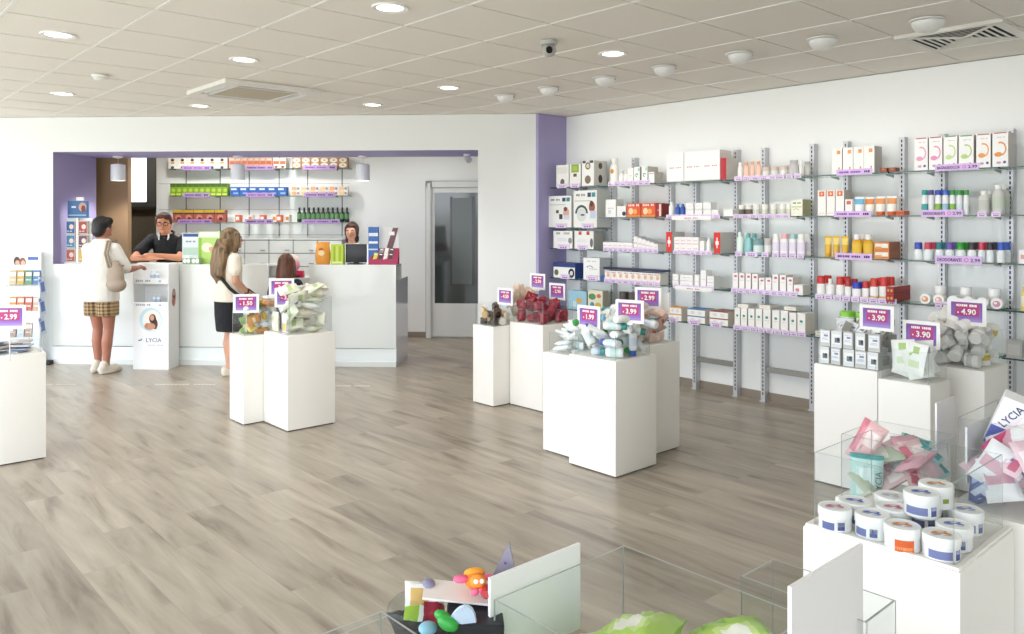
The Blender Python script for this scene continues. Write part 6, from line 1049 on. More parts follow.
# the two that stand out of the bin
o = pillow('pouch', .10, .036, .14, 'b4d8d0', [(0, 1, .88, 1, '2f9490'), (.2, .7, .1, .7, 'd9ebe6')], 29, .3, 11); o.location = (2.512, 1.115, .735); o.rotation_euler = (.06, 0, RW + .35); text('LYCIA', .026, mat('3a5a58', .5), o, (.036, -.0215, -.01), rot=(0, -PI / 2, 0)); tag(o, 'mint pouch with teal top standing at the outer corner of the pouch bin', 'pouch')
o = pillow('pouch', .08, .04, .14, 'e0b4b4', [(0, .3, .2, 1, 'cc7a88'), (.4, .9, .5, .8, 'efd9d4')], 30, .3, 11); o.location = (2.535, 1.125, .835); o.rotation_euler = (.0, .45, RW + .2); tag(o, 'pink pouch standing upright above the others in the pouch bin', 'pouch')
bx = lambda c, d_: m_carton(.06, .03, .11, c, d_, side=c)
pile('H', 2.665, .745, .70, [(3, 'p', po('e4c4cc', [(.1, .9, .3, .7, 'f0e4e6'), (.6, .9, .1, .4, 'c86a86')], 31), 'pale pink pouch'), (3, 'w', po('e6e4e4', [(.1, .9, .4, .6, 'd0a0ac')], 32), 'white pouch with pink print'), (1, 'm', bx('c84a78', [('r', 0, .6, .6, .3, 'e8b0c4')]), 'magenta box'), (1, 'b', bx('5a6aa8', [('r', 0, .6, .6, .3, 'c8d0ea')]), 'blue box'), (1, 'l', bx('d8dff0', [('r', 0, .3, 1, .5, '7a8ac4')]), 'white and blue box')], 'boxes and pouches in the tall bin', 'tall box bin', 'box')
o = carton(.15, .05, .17, 'f0f1f2', [('r', 0, .2, 1, .4, '5f6cb4'), ('e', .28, .72, .5, .4, 'a8d8d0'), ('e', .28, .72, .36, .3, 'e6f4f0'), ('r', 0, .2, .3, .04, 'c8cef0')], name='box'); o.location = (2.755, .785, .845); o.rotation_euler = (.30, .35, RW + .3); text('LYCIA', .032, mat('2f3560', .5), o, (-.035, -.0262, .115), rot=(0, -1.2, 0)); tag(o, 'white and blue box tilted on top of the tall box bin', 'box')
o = pillow('pouch', .15, .05, .20, 'e8dcde', [(.1, .9, .5, .9, 'efe6e6'), (.2, .8, .15, .4, 'dca8b4')], 33, .3, 11); o.location = (2.74, .73, .84); o.rotation_euler = (.4, .5, RW + .3); tag(o, 'large white and pink pouch leaning at the near end of the tall box bin', 'pouch')
# backs of price signs of this group
CB = mat('e9e7e6', .6, name='card_back')
def card_back(x, y, z, w, h, drop, label, yaw=0.):
    r = empty('price_sign', (x, y, z), yaw); G().box(-w / 2, w / 2, -.003, .003, -h / 2, h / 2, CB).build('backing', r); G().rect(0, 0, w * .8, h * .76, 0, CARDM).build('card', r).matrix_basis = Matrix.Translation((0, .0036, 0)) @ Matrix.Rotation(PI, 4, 'Z')
    G().tube([(0, -.006, -h * .4), (0, -.006, -drop)], .0035, mat('c9cccc', .3), 8).build('holder', r); return tag(r, label, 'price sign', 'price signs')
p = at_z(941, 405, .93); card_back(2.87, 1.01, .86, .165, .16, .19, 'grey back of the price sign behind the pouch bin')
card_back(2.74, .868, .83, .215, .17, .12, 'grey back of the price sign at the tall box bin')
# --- nearest group at the lower picture edge
plinth(.845, 1.238, .60, 1.035, .70, 'plinth under the near clear bin of green packs')
plinth(1.245, 1.52, .50, .80, .66, 'low empty-looking plinth beside the near green pack bin')
plinth(.735, .995, 1.045, 1.31, .66, 'low plinth with toys and small packs near the camera')
plinth(.33, .725, .72, 1.115, .70, 'plinth at the lower picture edge beside the toys')
bin_(.872, 1.21, .63, 1.014, .70, .20, 'near clear bin holding large green packs')
bin_(1.26, 1.372, .56, .785, .66, .24, 'small empty clear bin beside the near green packs')
bin_(.75, .98, 1.06, 1.295, .66, .12, 'clear bin with toys and packs')
bin_(.355, .712, .745, 1.108, .70, .20, 'clear bin at the lower picture edge with a few green packs')
gp = lambda s, p: (lambda: pillow('wipes_pack', .20, .062, .13, 'a9cf5c', p, s, .3, 12))
GP = [(1, 'a', gp(34, [(.25, .7, .25, .75, 'c8e08c'), (.35, .55, .35, .65, 'eef0e2'), (.75, .95, .2, .5, '8ab84a')]), 'large green wipes pack with white centre'), (1, 'b', gp(35, [(.1, .5, .3, .7, 'e2edc4'), (.6, .85, .3, .6, '86b444'), (.6, .75, .7, .85, '3f5a34')]), 'large green wipes pack with pale panel')]
PILES['K'] = [t for t in PILES['K'] if t[3] < .10]
pile('K', 1.041, .822, .70, GP, 'large green packs', 'near green pack bin', 'pack'); pile('N', .534, .926, .70, GP, 'green packs at the lower picture edge', 'lower-edge bin', 'pack')
for i, (px, py, a, b_, c_) in enumerate(((635, 622, 1.25, .15, .35), (590, 640, 1.45, -.1, -.3), (740, 632, 1.35, .1, .9), (672, 645, 1.5, .05, .1))):
    p = at_z(px, py, .855 if i else .87); o = inst((('K', 'ab'[i % 2])), None, (p.x, p.y, (.84, .815, .825, .80)[i]), rot=(a, b_, c_)); tag(o, 'large green wipes pack on top of the near bin, %s along the rim' % ORD[i], 'pack', 'green packs on top')
card_back(.985, 1.0275, .852, .222, .16, .15, 'pale back of the nearest price sign at the green pack bin').scale = (1, 1, 1)
card_back(1.168, .578, .915, .228, .20, .21, 'pale grey sign back at the right-hand end of the green pack bin')
# ---- toys
pile('T', .865, 1.178, .66, [(1, 'k', lambda: pillow('soft_pack', .11, .03, .15, '1f2026', [(.2, .8, .4, .6, '33363f')], 36, .35), 'black pack'), (1, 'n', lambda: pillow('soft_pack', .11, .03, .15, '2a3048', [(.2, .8, .4, .6, '4a5470')], 37, .35), 'navy pack')], 'small packs under the toys', 'toy bin', 'pack')
T0 = lambda px, py, z: at_z(px, py, z)
p = T0(475, 583, .90); toy = empty('plush_toy', (p.x, p.y, .905), RW + 1.0)
OR_, PI_ = mat('ea7f22', .7), mat('e8668c', .7)
G().ell((0, 0, 0), (.026, .030, .018), OR_).build('body', toy); G().ell((.004, -.030, .010), (.020, .018, .016), mat('f08a30', .7)).build('head', toy); G().ell((0, .012, .012), (.026, .016, .012), mat('f0a032', .7)).build('mane', toy)
for s in (-1, 1):
    G().ell((-.034 * s if s > 0 else .030, -.006, .008), (.019, .014, .009) if s > 0 else (.012, .01, .007), PI_).build('ear', toy); G().ell((.004 + .007 * s, -.046, .017), (.0055, .004, .0055), mat('f6f6f2', .3)).build('eye', toy); G().ell((.004 + .010 * s, -.048, -.006), (.010, .009, .008), PI_).build('paw', toy)
toy.scale = (.74,) * 3
tag(toy, 'small orange plush toy with pink ears on a white card', 'toy')
p = T0(462, 592, .885); o = G().box(-.068, .068, -.03, .03, -.002, .002, mat('ece4e0', .5)).ell((-.060, .012, .004), (.012, .014, .006), mat('8a86a0', .5), 10, 6).build('toy_card', loc=(p.x, p.y, .884), rot=(.10, .12, -TH + .15)); tag(o, 'white backing card under the orange plush toy', 'card')
p = T0(487, 594, .895); o = G().tube([(0, 0, -.02), (0, 0, -.006), (0, 0, .012), (0, 0, .02)], [.006, .010, .010, .006], mat('a8202c', .35), 12).build('red_rattle', loc=(p.x, p.y, .9), rot=(1.4, .3, -TH)); tag(o, 'small dark red rattle beside the orange plush toy', 'rattle')
p = T0(502, 578, .90); o = empty('pack', (p.x, p.y, .915), -TH); G().add([(-.035, 0, -.05), (.035, 0, -.05), (.012, .0, .05), (-.02, .012, -.05), (.03, .012, -.05), (.012, .008, .05)], [(0, 1, 2), (5, 4, 3), (0, 3, 4, 1), (1, 4, 5, 2), (2, 5, 3, 0)], mat('85818e', .4)).build('sachet', o); G().disc(.008, -.025, .012, .012, -.0008, mat('3a3a80', .4)).disc(.006, .012, .005, .005, -.0008, mat('6a4a80', .4)).build('dots', o); o.name = 'sachet_pack'; tag(o, 'pointed grey-lilac sachet standing behind the plush toy', 'pack')
p = T0(425, 603, .87); o = pillow('picture_pack', .075, .02, .07, 'e6e4e0', [(.1, .5, .3, .8, 'c9a86a'), (.5, .95, .0, .4, 'a03444'), (0, .3, .0, .3, '9ab83c')], 39, .2); o.location = (p.x, p.y, .872); o.rotation_euler = (-.9, .2, -TH + .35); tag(o, 'clear-wrapped picture pack with red and lime corners beside the plush toy', 'pack')
p = T0(412, 607, .86); o = G().ell((0, 0, 0), (.045, .05, .028), clear('clear_wrap', 'eef2f2', edge=True)).build('clear_blister', loc=(p.x, p.y, .855), rz=-TH); tag(o, 'round clear blister over the wrapped picture pack', 'blister')
GR = mat('2f9a3a', .4)
p = T0(448, 622, .87); o = G().ell((0, 0, 0), (.016, .026, .016), GR).ell((.012, .02, .004), (.012, .02, .012), GR).build('green_toy', loc=(p.x, p.y, .868), rot=(.3, .2, .6)); o.scale = (.75,) * 3; tag(o, 'shiny green oval toy before the plush toy', 'toy')
p = T0(428, 624, .86); o = G().ell((0, 0, 0), (.026, .018, .014), mat('8fc0d8', .4)).build('blue_toy', loc=(p.x, p.y, .853), rot=(.2, .2, .2)); o.scale = (.75,) * 3; tag(o, 'pale blue oval toy beside the green one', 'toy')
p = T0(462, 625, .86); o = G().add([(.024 * math.cos(a), .006 * math.sin(2 * a), .05 * math.sin(a)) for a in [2 * PI * i / 20 for i in range(20)]] + [(.024 * math.cos(a), .006 * math.sin(2 * a) + .006, .05 * math.sin(a)) for a in [2 * PI * i / 20 for i in range(20)]], [list(range(20)), list(range(20, 40))[::-1]] + [(i, 20 + i, 20 + (i + 1) % 20, (i + 1) % 20) for i in range(20)], mat('c4d4ea', .4)).build('curved_card', loc=(p.x, p.y, .85), rot=(.3, .1, -TH)); tag(o, 'pale blue curved card beside the green toy', 'card')
p = T0(474, 618, .86); o = G().box(-.045, .05, -.035, .035, -.05, 0, mat('17181c', .4), bev=.004).box(-.043, .048, -.033, .033, -.002, .0006, mat('262830', .35)).build('black_case', loc=(p.x, p.y, .868), rot=(.1, .05, -TH + .2)); tag(o, 'black flat case between the curved card and the sign back', 'case')
# ================= people: every body one continuous skin (shapes fused by voxel remeshing), clothes and hair as children
def fused(name, shapes, m, vox=.011, smooth=4, parent=None, cut=None):
    g = G()
    for s in shapes:
        k = s[0]
        if k == 'c':                                  # tapering limb with round ends
            a, b, ra, rb = Vector(s[1]), Vector(s[2]), s[3], s[4]; n = 5
            g.tube([a.lerp(b, i / n) for i in range(n + 1)], [ra + (rb - ra) * i / n for i in range(n + 1)], m, 12); g.ell(a, (ra,) * 3, m, 12, 8); g.ell(b, (rb,) * 3, m, 12, 8)
        elif k == 'e': g.ell(s[1], s[2], m, 18, 12, s[3] if len(s) > 3 else None)
        elif k == 'f':                                # stacked elliptical rings: (cx, cy, z, rx, ry)
            n = 20; vs = []
            for cx, cy, z, rx, ry in s[1]: vs += [(cx + rx * math.cos(2 * PI * i / n), cy + ry * math.sin(2 * PI * i / n), z) for i in range(n)]
            L = len(s[1]); g.add(vs, [(j * n + i, j * n + (i + 1) % n, (j + 1) * n + (i + 1) % n, (j + 1) * n + i) for j in range(L - 1) for i in range(n)] + [list(range(n))[::-1], [(L - 1) * n + i for i in range(n)]], m)
    t = bpy.data.objects.new('tmp', g.mesh('tmp')); COL.objects.link(t)
    r = t.modifiers.new('r', 'REMESH'); r.mode = 'VOXEL'; r.voxel_size = vox
    w = t.modifiers.new('s', 'SMOOTH'); w.factor = .5; w.iterations = smooth
    me = bpy.data.meshes.new_from_object(t.evaluated_get(bpy.context.evaluated_depsgraph_get())); bpy.data.objects.remove(t)
    me.name = name; me.materials.clear(); me.materials.append(m); me.polygons.foreach_set('use_smooth', [True] * len(me.polygons)); return ob(name, me, parent)
def hand(w, d, side, up=(0, 0, 1), curl=.5, s=1.):
    """palm, four bent fingers and a thumb off its side; w wrist, d pointing direction"""
    w = Vector(w); d = Vector(d).normalized(); u = Vector(up); x = d.cross(u).normalized() * side; u = x.cross(d) * side; out = [('c', w, w + d * .05 * s, .022 * s, .024 * s)]
    for k, (o, l) in enumerate(((-.026, .068), (-.009, .078), (.009, .074), (.026, .058))):
        a = w + d * .07 * s + x * o * s; b = a + (d * math.cos(curl) - u * math.sin(curl)) * l * .5 * s; c = b + (d * math.cos(curl * 2.1) - u * math.sin(curl * 2.1)) * l * .5 * s
        out += [('c', w + d * .04 * s + x * o * .8 * s, a, .012 * s, .010 * s), ('c', a, b, .0095 * s, .0085 * s), ('c', b, c, .0085 * s, .007 * s)]
    t = w + d * .02 * s - x * .024 * s; out += [('c', t, t + (d * .6 - x * .8) * .035 * s, .012 * s, .010 * s), ('c', t + (d * .6 - x * .8) * .035 * s, t + (d * .9 - x * .8 - u * .2) * .06 * s, .010 * s, .008 * s)]
    return out
def head_shapes(c, k=1., yaw=0., tilt=0.):
    R = Matrix.Rotation(yaw, 4, 'Z') @ Matrix.Rotation(tilt, 4, 'X'); P = lambda x, y, z: Vector(c) + R @ Vector((x * k, y * k, z * k))
    return [('e', c, (.073 * k, .092 * k, .105 * k), R), ('e', P(0, .03, -.055), (.052 * k, .055 * k, .055 * k), R), ('e', P(0, .098, -.018), (.012 * k, .018 * k, .020 * k), R), ('e', P(0, .093, -.002), (.010 * k, .010 * k, .028 * k), R), ('e', P(0, .083, -.082), (.026 * k, .014 * k, .016 * k), R),
            ('e', P(.074, -.004, -.015), (.010 * k, .022 * k, .030 * k), R), ('e', P(-.074, -.004, -.015), (.010 * k, .022 * k, .030 * k), R), ('e', P(0, .078, -.052), (.026 * k, .018 * k, .012 * k), R)], P, R
def face(root, P, R, k, brow, lips='a85a50', glasses=None):
    for s in (-1, 1):
        G().ell(P(.030 * s, .084, .004), (.013 * k, .008 * k, .007 * k), mat('f2efe9', .3), 10, 6).ell(P(.030 * s, .0905, .004), (.0062 * k, .003 * k, .0062 * k), mat('2e211a', .3), 10, 6).build('eye', root)
        G().tube([P(.014 * s, .091, .021), P(.03 * s, .090, .026), P(.048 * s, .078, .020)], [.004 * k, .005 * k, .003 * k], mat(brow, .7), 6).build('eyebrow', root)
    G().tube([P(-.024, .086, -.050), P(-.01, .0965, -.053), P(.01, .0965, -.053), P(.024, .086, -.050)], [.003 * k, .006 * k, .006 * k, .003 * k], mat(lips, .5), 6).build('mouth', root)
    if glasses:
        g = G(); m = mat(glasses, .3)
        for s in (-1, 1):
            g.tube([P(.033 * s + .024 * math.cos(a), .099, .002 + .018 * math.sin(a)) for a in [2 * PI * i / 14 for i in range(15)]], .003 * k, m, 6); g.tube([P(.056 * s, .098, .006), P(.076 * s, .06, .008), P(.078 * s, -.01, .004)], .0028 * k, m, 6)
        g.tube([P(-.010, .101, .006), P(.010, .101, .006)], .003 * k, m, 6).build('glasses', root)
def foot_shapes(a, yaw, k=1.):
    d = Vector((-math.sin(yaw), math.cos(yaw), 0)); a = Vector(a); h = Vector((a.x, a.y, .035 * k))
    return [('c', a, h - d * .03 * k, .032 * k, .034 * k), ('c', h - d * .045 * k, h + d * .10 * k - Vector((0, 0, .004)), .033 * k, .036 * k), ('c', h + d * .10 * k, h + d * .15 * k - Vector((0, 0, .010)), .034 * k, .024 * k)]
def leg(hip, knee, ank, k=1.): return [('c', hip, Vector(hip).lerp(Vector(knee), .5), .085 * k, .072 * k), ('c', Vector(hip).lerp(Vector(knee), .5), knee, .072 * k, .050 * k), ('c', knee, Vector(knee).lerp(Vector(ank), .35) + Vector((0, -.012, 0)), .049 * k, .054 * k), ('c', Vector(knee).lerp(Vector(ank), .35) + Vector((0, -.012, 0)), ank, .054 * k, .032 * k)]
def arm(sh, el_, wr, k=1.): return [('c', sh, el_, .048 * k, .038 * k), ('c', el_, Vector(el_).lerp(Vector(wr), .35), .039 * k, .038 * k), ('c', Vector(el_).lerp(Vector(wr), .35), wr, .038 * k, .025 * k)]
def fabric(hexs, name, hex2=None, check=0):
    m, nt, b, N, L = nodes(name); b.inputs['Roughness'].default_value = .85; b.inputs['Base Color'].default_value = lin(hexs)
    n = N('ShaderNodeTexNoise'); n.inputs['Scale'].default_value = 14; n.inputs['Detail'].default_value = 3; bp = N('ShaderNodeBump'); bp.inputs['Strength'].default_value = .5; bp.inputs['Distance'].default_value = .02; L(n.outputs[0], bp.inputs['Height']); L(bp.outputs[0], b.inputs['Normal'])
    if check:
        tc = N('ShaderNodeTexCoord'); acc = None
        for ax in ('X', 'Z'):
            w = N('ShaderNodeTexWave'); w.bands_direction = ax; w.inputs['Scale'].default_value = check; L(tc.outputs['Object'], w.inputs[0])
            r = N('ShaderNodeValToRGB'); r.color_ramp.elements[0].position = .55; r.color_ramp.elements[1].position = .65; L(w.outputs[0], r.inputs[0])
            if acc is None: acc = r
            else:
                mm = N('ShaderNodeMath'); mm.operation = 'ADD'; L(acc.outputs[0], mm.inputs[0]); L(r.outputs[0], mm.inputs[1]); m2 = N('ShaderNodeMath'); m2.operation = 'MULTIPLY'; m2.inputs[1].default_value = .5; L(mm.outputs[0], m2.inputs[0])
                mx = N('ShaderNodeMix'); mx.data_type = 'RGBA'; mx.inputs[6].default_value = lin(hexs); mx.inputs[7].default_value = lin(hex2); L(m2.outputs[0], mx.inputs[0]); L(mx.outputs[2], b.inputs['Base Color'])
    return m
def hair_mat(c1, c2, name, sc=38):
    m, nt, b, N, L = nodes(name); b.inputs['Roughness'].default_value = .5; tc = N('ShaderNodeTexCoord'); mp = N('ShaderNodeMapping'); mp.inputs['Scale'].default_value = (1, 1, .16); L(tc.outputs['Object'], mp.inputs[0])
    n = N('ShaderNodeTexNoise'); n.inputs['Scale'].default_value = sc; n.inputs['Detail'].default_value = 4; n.inputs['Distortion'].default_value = .6; L(mp.outputs[0], n.inputs[0]); r = N('ShaderNodeValToRGB'); r.color_ramp.elements[0].color = lin(c1); r.color_ramp.elements[1].color = lin(c2); r.color_ramp.elements[0].position = .35; r.color_ramp.elements[1].position = .68
    L(n.outputs[0], r.inputs[0]); L(r.outputs[0], b.inputs['Base Color']); bp = N('ShaderNodeBump'); bp.inputs['Strength'].default_value = .7; bp.inputs['Distance'].default_value = .01; L(n.outputs[0], bp.inputs['Height']); L(bp.outputs[0], b.inputs['Normal']); return m
V = Vector
# ---------- customer in the white T-shirt (stands with her back to us, facing the counter)
SK1 = mat('a8705a', .55, name='skin_customer')
hs, P, R = head_shapes((.0, .02, 1.485), .98, -.15)
sh = [('c', (0, -.01, 1.30), (0, .012, 1.42), .058, .050), ('e', (0, 0, 1.20), (.165, .105, .17)), ('e', (0, 0, 1.02), (.135, .10, .15)), ('e', (0, -.005, .86), (.150, .108, .13))] + hs
sh += leg((.085, 0, .80), (.075, .02, .45), (.07, -.01, .085)) + leg((-.085, 0, .80), (-.075, .03, .45), (-.06, .02, .085)) + foot_shapes((.07, -.01, .085), -.15) + foot_shapes((-.06, .02, .085), .1)
sh += arm((.175, 0, 1.27), (.225, .09, 1.05), (.20, .27, 1.06)) + hand((.20, .27, 1.06), (-.1, 1, .15), 1) + arm((-.175, 0, 1.27), (-.205, .06, 1.02), (-.15, .16, .88)) + hand((-.15, .16, .88), (.1, .6, -.6), -1)
p1 = fused('person', sh, SK1); p1.location = D(.835, -.50); p1.rotation_euler.z = RD - .25
TS = fabric('dfdbd3', 'white_cotton')
fused('t_shirt', [('f', [(0, 0, .735, .188, .145), (0, 0, .80, .188, .145), (0, 0, 1.0, .168, .128), (0, 0, 1.18, .178, .122), (0, 0, 1.28, .165, .10), (0, 0, 1.345, .10, .075), (0, 0, 1.37, .075, .065)]), ('c', (.165, 0, 1.265), (.222, .075, 1.075), .066, .066), ('c', (-.165, 0, 1.265), (-.205, .055, 1.07), .066, .066)], TS, .011, 2, p1)
fused('shorts', [('f', [(.082, .0, .585, .095, .112), (.080, 0, .70, .10, .115), (.055, 0, .85, .105, .112)]), ('f', [(-.082, .0, .585, .095, .112), (-.080, 0, .70, .10, .115), (-.055, 0, .85, .105, .112)])], fabric('b0946a', 'plaid_cotton', '4a3a2e', 9), .011, 2, p1)
HB = hair_mat('080707', '181210', 'black_hair')
fused('hair', [('e', P(0, -.018, .022), (.084, .098, .100), R), ('e', P(0, -.055, -.03), (.074, .062, .075), R), ('e', P(.035, .03, .065), (.05, .055, .045), R), ('e', P(-.035, .03, .06), (.045, .05, .045), R), ('e', P(0, .055, .075), (.05, .04, .03), R)], HB, .009, 3, p1)
for s, (ax, ay, yw) in ((1, (.07, -.01, -.15)), (-1, (-.06, .02, .1))):
    d = V((-math.sin(yw), math.cos(yw), 0)); h = V((ax, ay, .045)); fused('shoe', [('c', h - d * .05, h + d * .10 + V((0, 0, -.005)), .043, .044), ('c', h + d * .10, h + d * .155 + V((0, 0, -.012)), .043, .030), ('c', h - d * .03, h - d * .025 + V((0, 0, .05)), .042, .043), ('f', [(h.x + d.x * .05, h.y + d.y * .05, .002, .046, .135), (h.x + d.x * .05, h.y + d.y * .05, .026, .047, .137)])], mat('cfc6b8', .7), .008, 2, p1)
tag(p1, 'person in white T-shirt and plaid shorts standing at the counter, seen from behind', 'person')
bag = empty('shoulder_bag', p1.location, p1.rotation_euler.z); BG = mat('9b8a78', .6)
fused('bag_body', [('e', (.245, -.07, .985), (.095, .062, .13)), ('e', (.25, -.065, .91), (.115, .07, .075)), ('e', (.235, -.065, 1.08), (.06, .04, .08))], BG, .010, 3, bag)
for dx in (0, .035): G().tube([(.19 + dx, -.10, 1.08), (.155 + dx, -.115, 1.22), (.125 + dx, -.05, 1.345), (.13 + dx, .03, 1.35), (.18 + dx, .07, 1.24), (.22 + dx, .02, 1.09)], .011, mat('8d7d6a', .6), 8).build('strap', bag)
tag(bag, 'taupe shoulder bag hanging from the customer in white', 'bag')
o = carton(.075, .03, .125, 'e3ebe4', [('r', 0, .5, .8, .5, 'a9cbb0'), ('r', .2, .4, .3, .3, '3f6a4c')], name='small_pack'); o.location = p1.matrix_basis @ V((-.245, .10, .90)); o.rotation_euler = (.1, -.2, RD - .5); tag(o, 'white and green pack in the hand of the customer in white', 'pack')
# ---------- customer with long wavy hair (turned sideways, black skirt)
SK2 = mat('c9957a', .55, name='skin_fair')
hs, P, R = head_shapes((.0, .03, 1.365), .95, -.30, .0)
sh = [('c', (0, -.005, 1.20), (0, .015, 1.32), .052, .046), ('e', (0, 0, 1.10), (.150, .10, .16)), ('e', (0, 0, .94), (.125, .09, .14)), ('e', (0, -.005, .80), (.155, .115, .13))] + hs
sh += leg((.08, 0, .74), (.07, .02, .42), (.06, -.02, .08), .95) + leg((-.08, 0, .74), (-.07, .03, .42), (-.05, .02, .08), .95) + foot_shapes((.06, -.02, .08), -.1, .95) + foot_shapes((-.05, .02, .08), .12, .95)
sh += arm((.16, 0, 1.17), (.215, -.02, .95), (.20, .12, .83), .92) + hand((.20, .12, .83), (-.15, 1, -.3), 1, s=.95) + arm((-.16, 0, 1.17), (-.19, .03, .95), (-.15, .16, .84), .92) + hand((-.15, .16, .84), (.2, .8, -.5), -1, s=.95)
p2 = fused('person', sh, SK2); p2.location = D(2.165, -.50); p2.rotation_euler.z = RD - .80
fused('blouse', [('f', [(0, 0, .74, .185, .15), (0, 0, .80, .182, .148), (0, 0, .95, .155, .12), (0, 0, 1.08, .172, .122), (0, 0, 1.18, .165, .10), (0, 0, 1.24, .09, .07), (0, 0, 1.262, .068, .06)]), ('c', (.15, 0, 1.165), (.195, -.012, 1.055), .066, .064), ('c', (-.15, 0, 1.165), (-.178, .045, 1.05), .066, .064)], fabric('e6ddcc', 'cream_cotton'), .011, 2, p2)
fused('skirt', [('f', [(0, .0, .44, .140, .125), (0, 0, .60, .158, .14), (0, 0, .76, .168, .142)])], fabric('17181e', 'black_cotton'), .011, 2, p2)
HL = hair_mat('463322', '9a7c56', 'wavy_brown_hair', 34)
rr = random.Random(4); hsps = [('e', P(0, -.02, .02), (.086, .098, .104), R), ('e', P(0, -.065, -.06), (.085, .07, .11), R), ('f', [(0, -.11, .955, .06, .035), (0, -.115, 1.01, .125, .06), (0, -.105, 1.13, .135, .075), (0, -.07, 1.27, .118, .09), (0, -.03, 1.37, .092, .088)])]
for i in range(22):
    a = rr.uniform(-.11, .11); b = rr.uniform(-.02, .02); hsps += [('c', (a * .7, -.09 + abs(a) * .6, 1.33), (a * 1.05 + b, -.13 + abs(a) * .5, 1.19), .026, .024), ('c', (a * 1.05 + b, -.13 + abs(a) * .5, 1.19), (a * 1.15 - b * 2, -.125 + abs(a) * .4 + rr.uniform(-.015, .015), 1.08 + rr.uniform(-.02, .03)), .024, .020), ('c', (a * 1.15 - b * 2, -.125 + abs(a) * .4, 1.08), (a * 1.05 + b, -.125 + abs(a) * .4, .95 + rr.uniform(-.04, .05)), .020, .010)]
for s in (-1, 1): hsps += [('c', P(.068 * s, .045, .05), P(.082 * s, .04, -.06), .030, .030), ('c', P(.082 * s, .04, -.06), P(.105 * s, .0, -.22), .030, .02)]
fused('hair', hsps, HL, .008, 2, p2)
for s, (ax, ay, yw) in ((1, (.06, -.02, -.1)), (-1, (-.05, .02, .12))):
    d = V((-math.sin(yw), math.cos(yw), 0)); h = V((ax, ay, .042)); fused('shoe', [('c', h - d * .045, h + d * .09 + V((0, 0, -.006)), .040, .040), ('c', h + d * .09, h + d * .14 + V((0, 0, -.012)), .040, .028), ('f', [(h.x + d.x * .045, h.y + d.y * .045, .002, .042, .122), (h.x + d.x * .045, h.y + d.y * .045, .022, .043, .124)])], mat('ddd2c0', .7), .008, 2, p2)
face(p2, P, R, .95, '5d4530')
G().tube([(-.10, -.065, 1.215), (-.02, -.128, 1.13), (.08, -.128, 1.0), (.165, -.06, .88), (.18, .03, .80)], .017, BLACK, 8).build('shoulder_strap', p2)
G().tube([(.205 + .030 * math.cos(a), .10 + .008 * math.sin(a), .842 + .030 * math.sin(a)) for a in [2 * PI * i / 12 for i in range(13)]], .007, BLACK, 6).build('bracelet', p2)
tag(p2, 'person with long wavy brown hair, cream blouse and black skirt at the counter', 'person')
hb = empty('hip_bag', p2.location, p2.rotation_euler.z); fused('bag_body', [('e', (.19, .14, .775), (.04, .085, .065)), ('e', (.19, .14, .745), (.042, .09, .05))], mat('1d1a1c', .5), .009, 3, hb); G().tube([(.20, .06, .80), (.21, .12, .865), (.205, .20, .80)], .009, BLACK, 8).build('handle', hb)
tag(hb, 'small black bag at the hip of the long-haired customer', 'bag')
# ---------- child in navy
hs, P, R = head_shapes((0, .02, 1.10), .90, .1)
sh = [('c', (0, 0, .94), (0, .01, 1.04), .042, .038), ('e', (0, 0, .85), (.115, .08, .12)), ('e', (0, 0, .72), (.10, .075, .11)), ('e', (0, 0, .62), (.115, .085, .10))] + hs
sh += leg((.06, 0, .58), (.055, .01, .32), (.05, -.01, .06), .72) + leg((-.06, 0, .58), (-.055, .01, .32), (-.05, 0, .06), .72) + foot_shapes((.05, -.01, .06), -.1, .75) + foot_shapes((-.05, 0, .06), .1, .75) + arm((.125, 0, .91), (.17, .03, .75), (.12, .16, .80), .72) + hand((.12, .16, .80), (-.2, 1, .2), 1, s=.75) + arm((-.125, 0, .91), (-.165, .04, .75), (-.1, .17, .82), .72) + hand((-.1, .17, .82), (.2, 1, .2), -1, s=.75)
p3 = fused('person', sh, SK2, .009); p3.location = D(2.70, -.36); p3.rotation_euler.z = RD + .05
NV = fabric('1b2038', 'navy_cotton')
fused('navy_top', [('f', [(0, 0, .56, .135, .105), (0, 0, .70, .122, .098), (0, 0, .85, .135, .10), (0, 0, .92, .125, .08), (0, 0, .965, .07, .055), (0, 0, .985, .052, .048)]), ('c', (.118, 0, .905), (.155, .02, .80), .052, .05), ('c', (-.118, 0, .905), (-.152, .025, .80), .052, .05)], NV, .009, 2, p3)
fused('shorts', [('f', [(.06, 0, .36, .075, .08), (.055, 0, .60, .085, .09)]), ('f', [(-.06, 0, .36, .075, .08), (-.055, 0, .60, .085, .09)])], fabric('3a4058', 'blue_grey_cotton'), .009, 2, p3)
fused('hair', [('e', P(0, -.02, .025), (.086, .098, .100), R), ('f', [(0, -.03, .945, .075, .05), (0, -.025, .98, .098, .075), (0, -.015, 1.06, .092, .085), (0, 0, 1.12, .080, .085)])] + [('c', P(.07 * s, .02, .04), P(.085 * s, .015, -.12), .026, .022) for s in (-1, 1)], hair_mat('3a2016', '74452e', 'auburn_hair'), .008, 2, p3)
face(p3, P, R, .9, '4a2c1c')
for s, (ax, ay) in ((1, (.05, -.01)), (-1, (-.05, 0))): fused('shoe', [('c', (ax, ay - .03, .034), (ax, ay + .09, .03), .033, .030), ('f', [(ax, ay + .03, .002, .033, .095), (ax, ay + .03, .018, .034, .097)])], mat('c9c4bc', .7), .008, 2, p3)
tag(p3, 'child with auburn bob and navy top facing the low counter section', 'person')
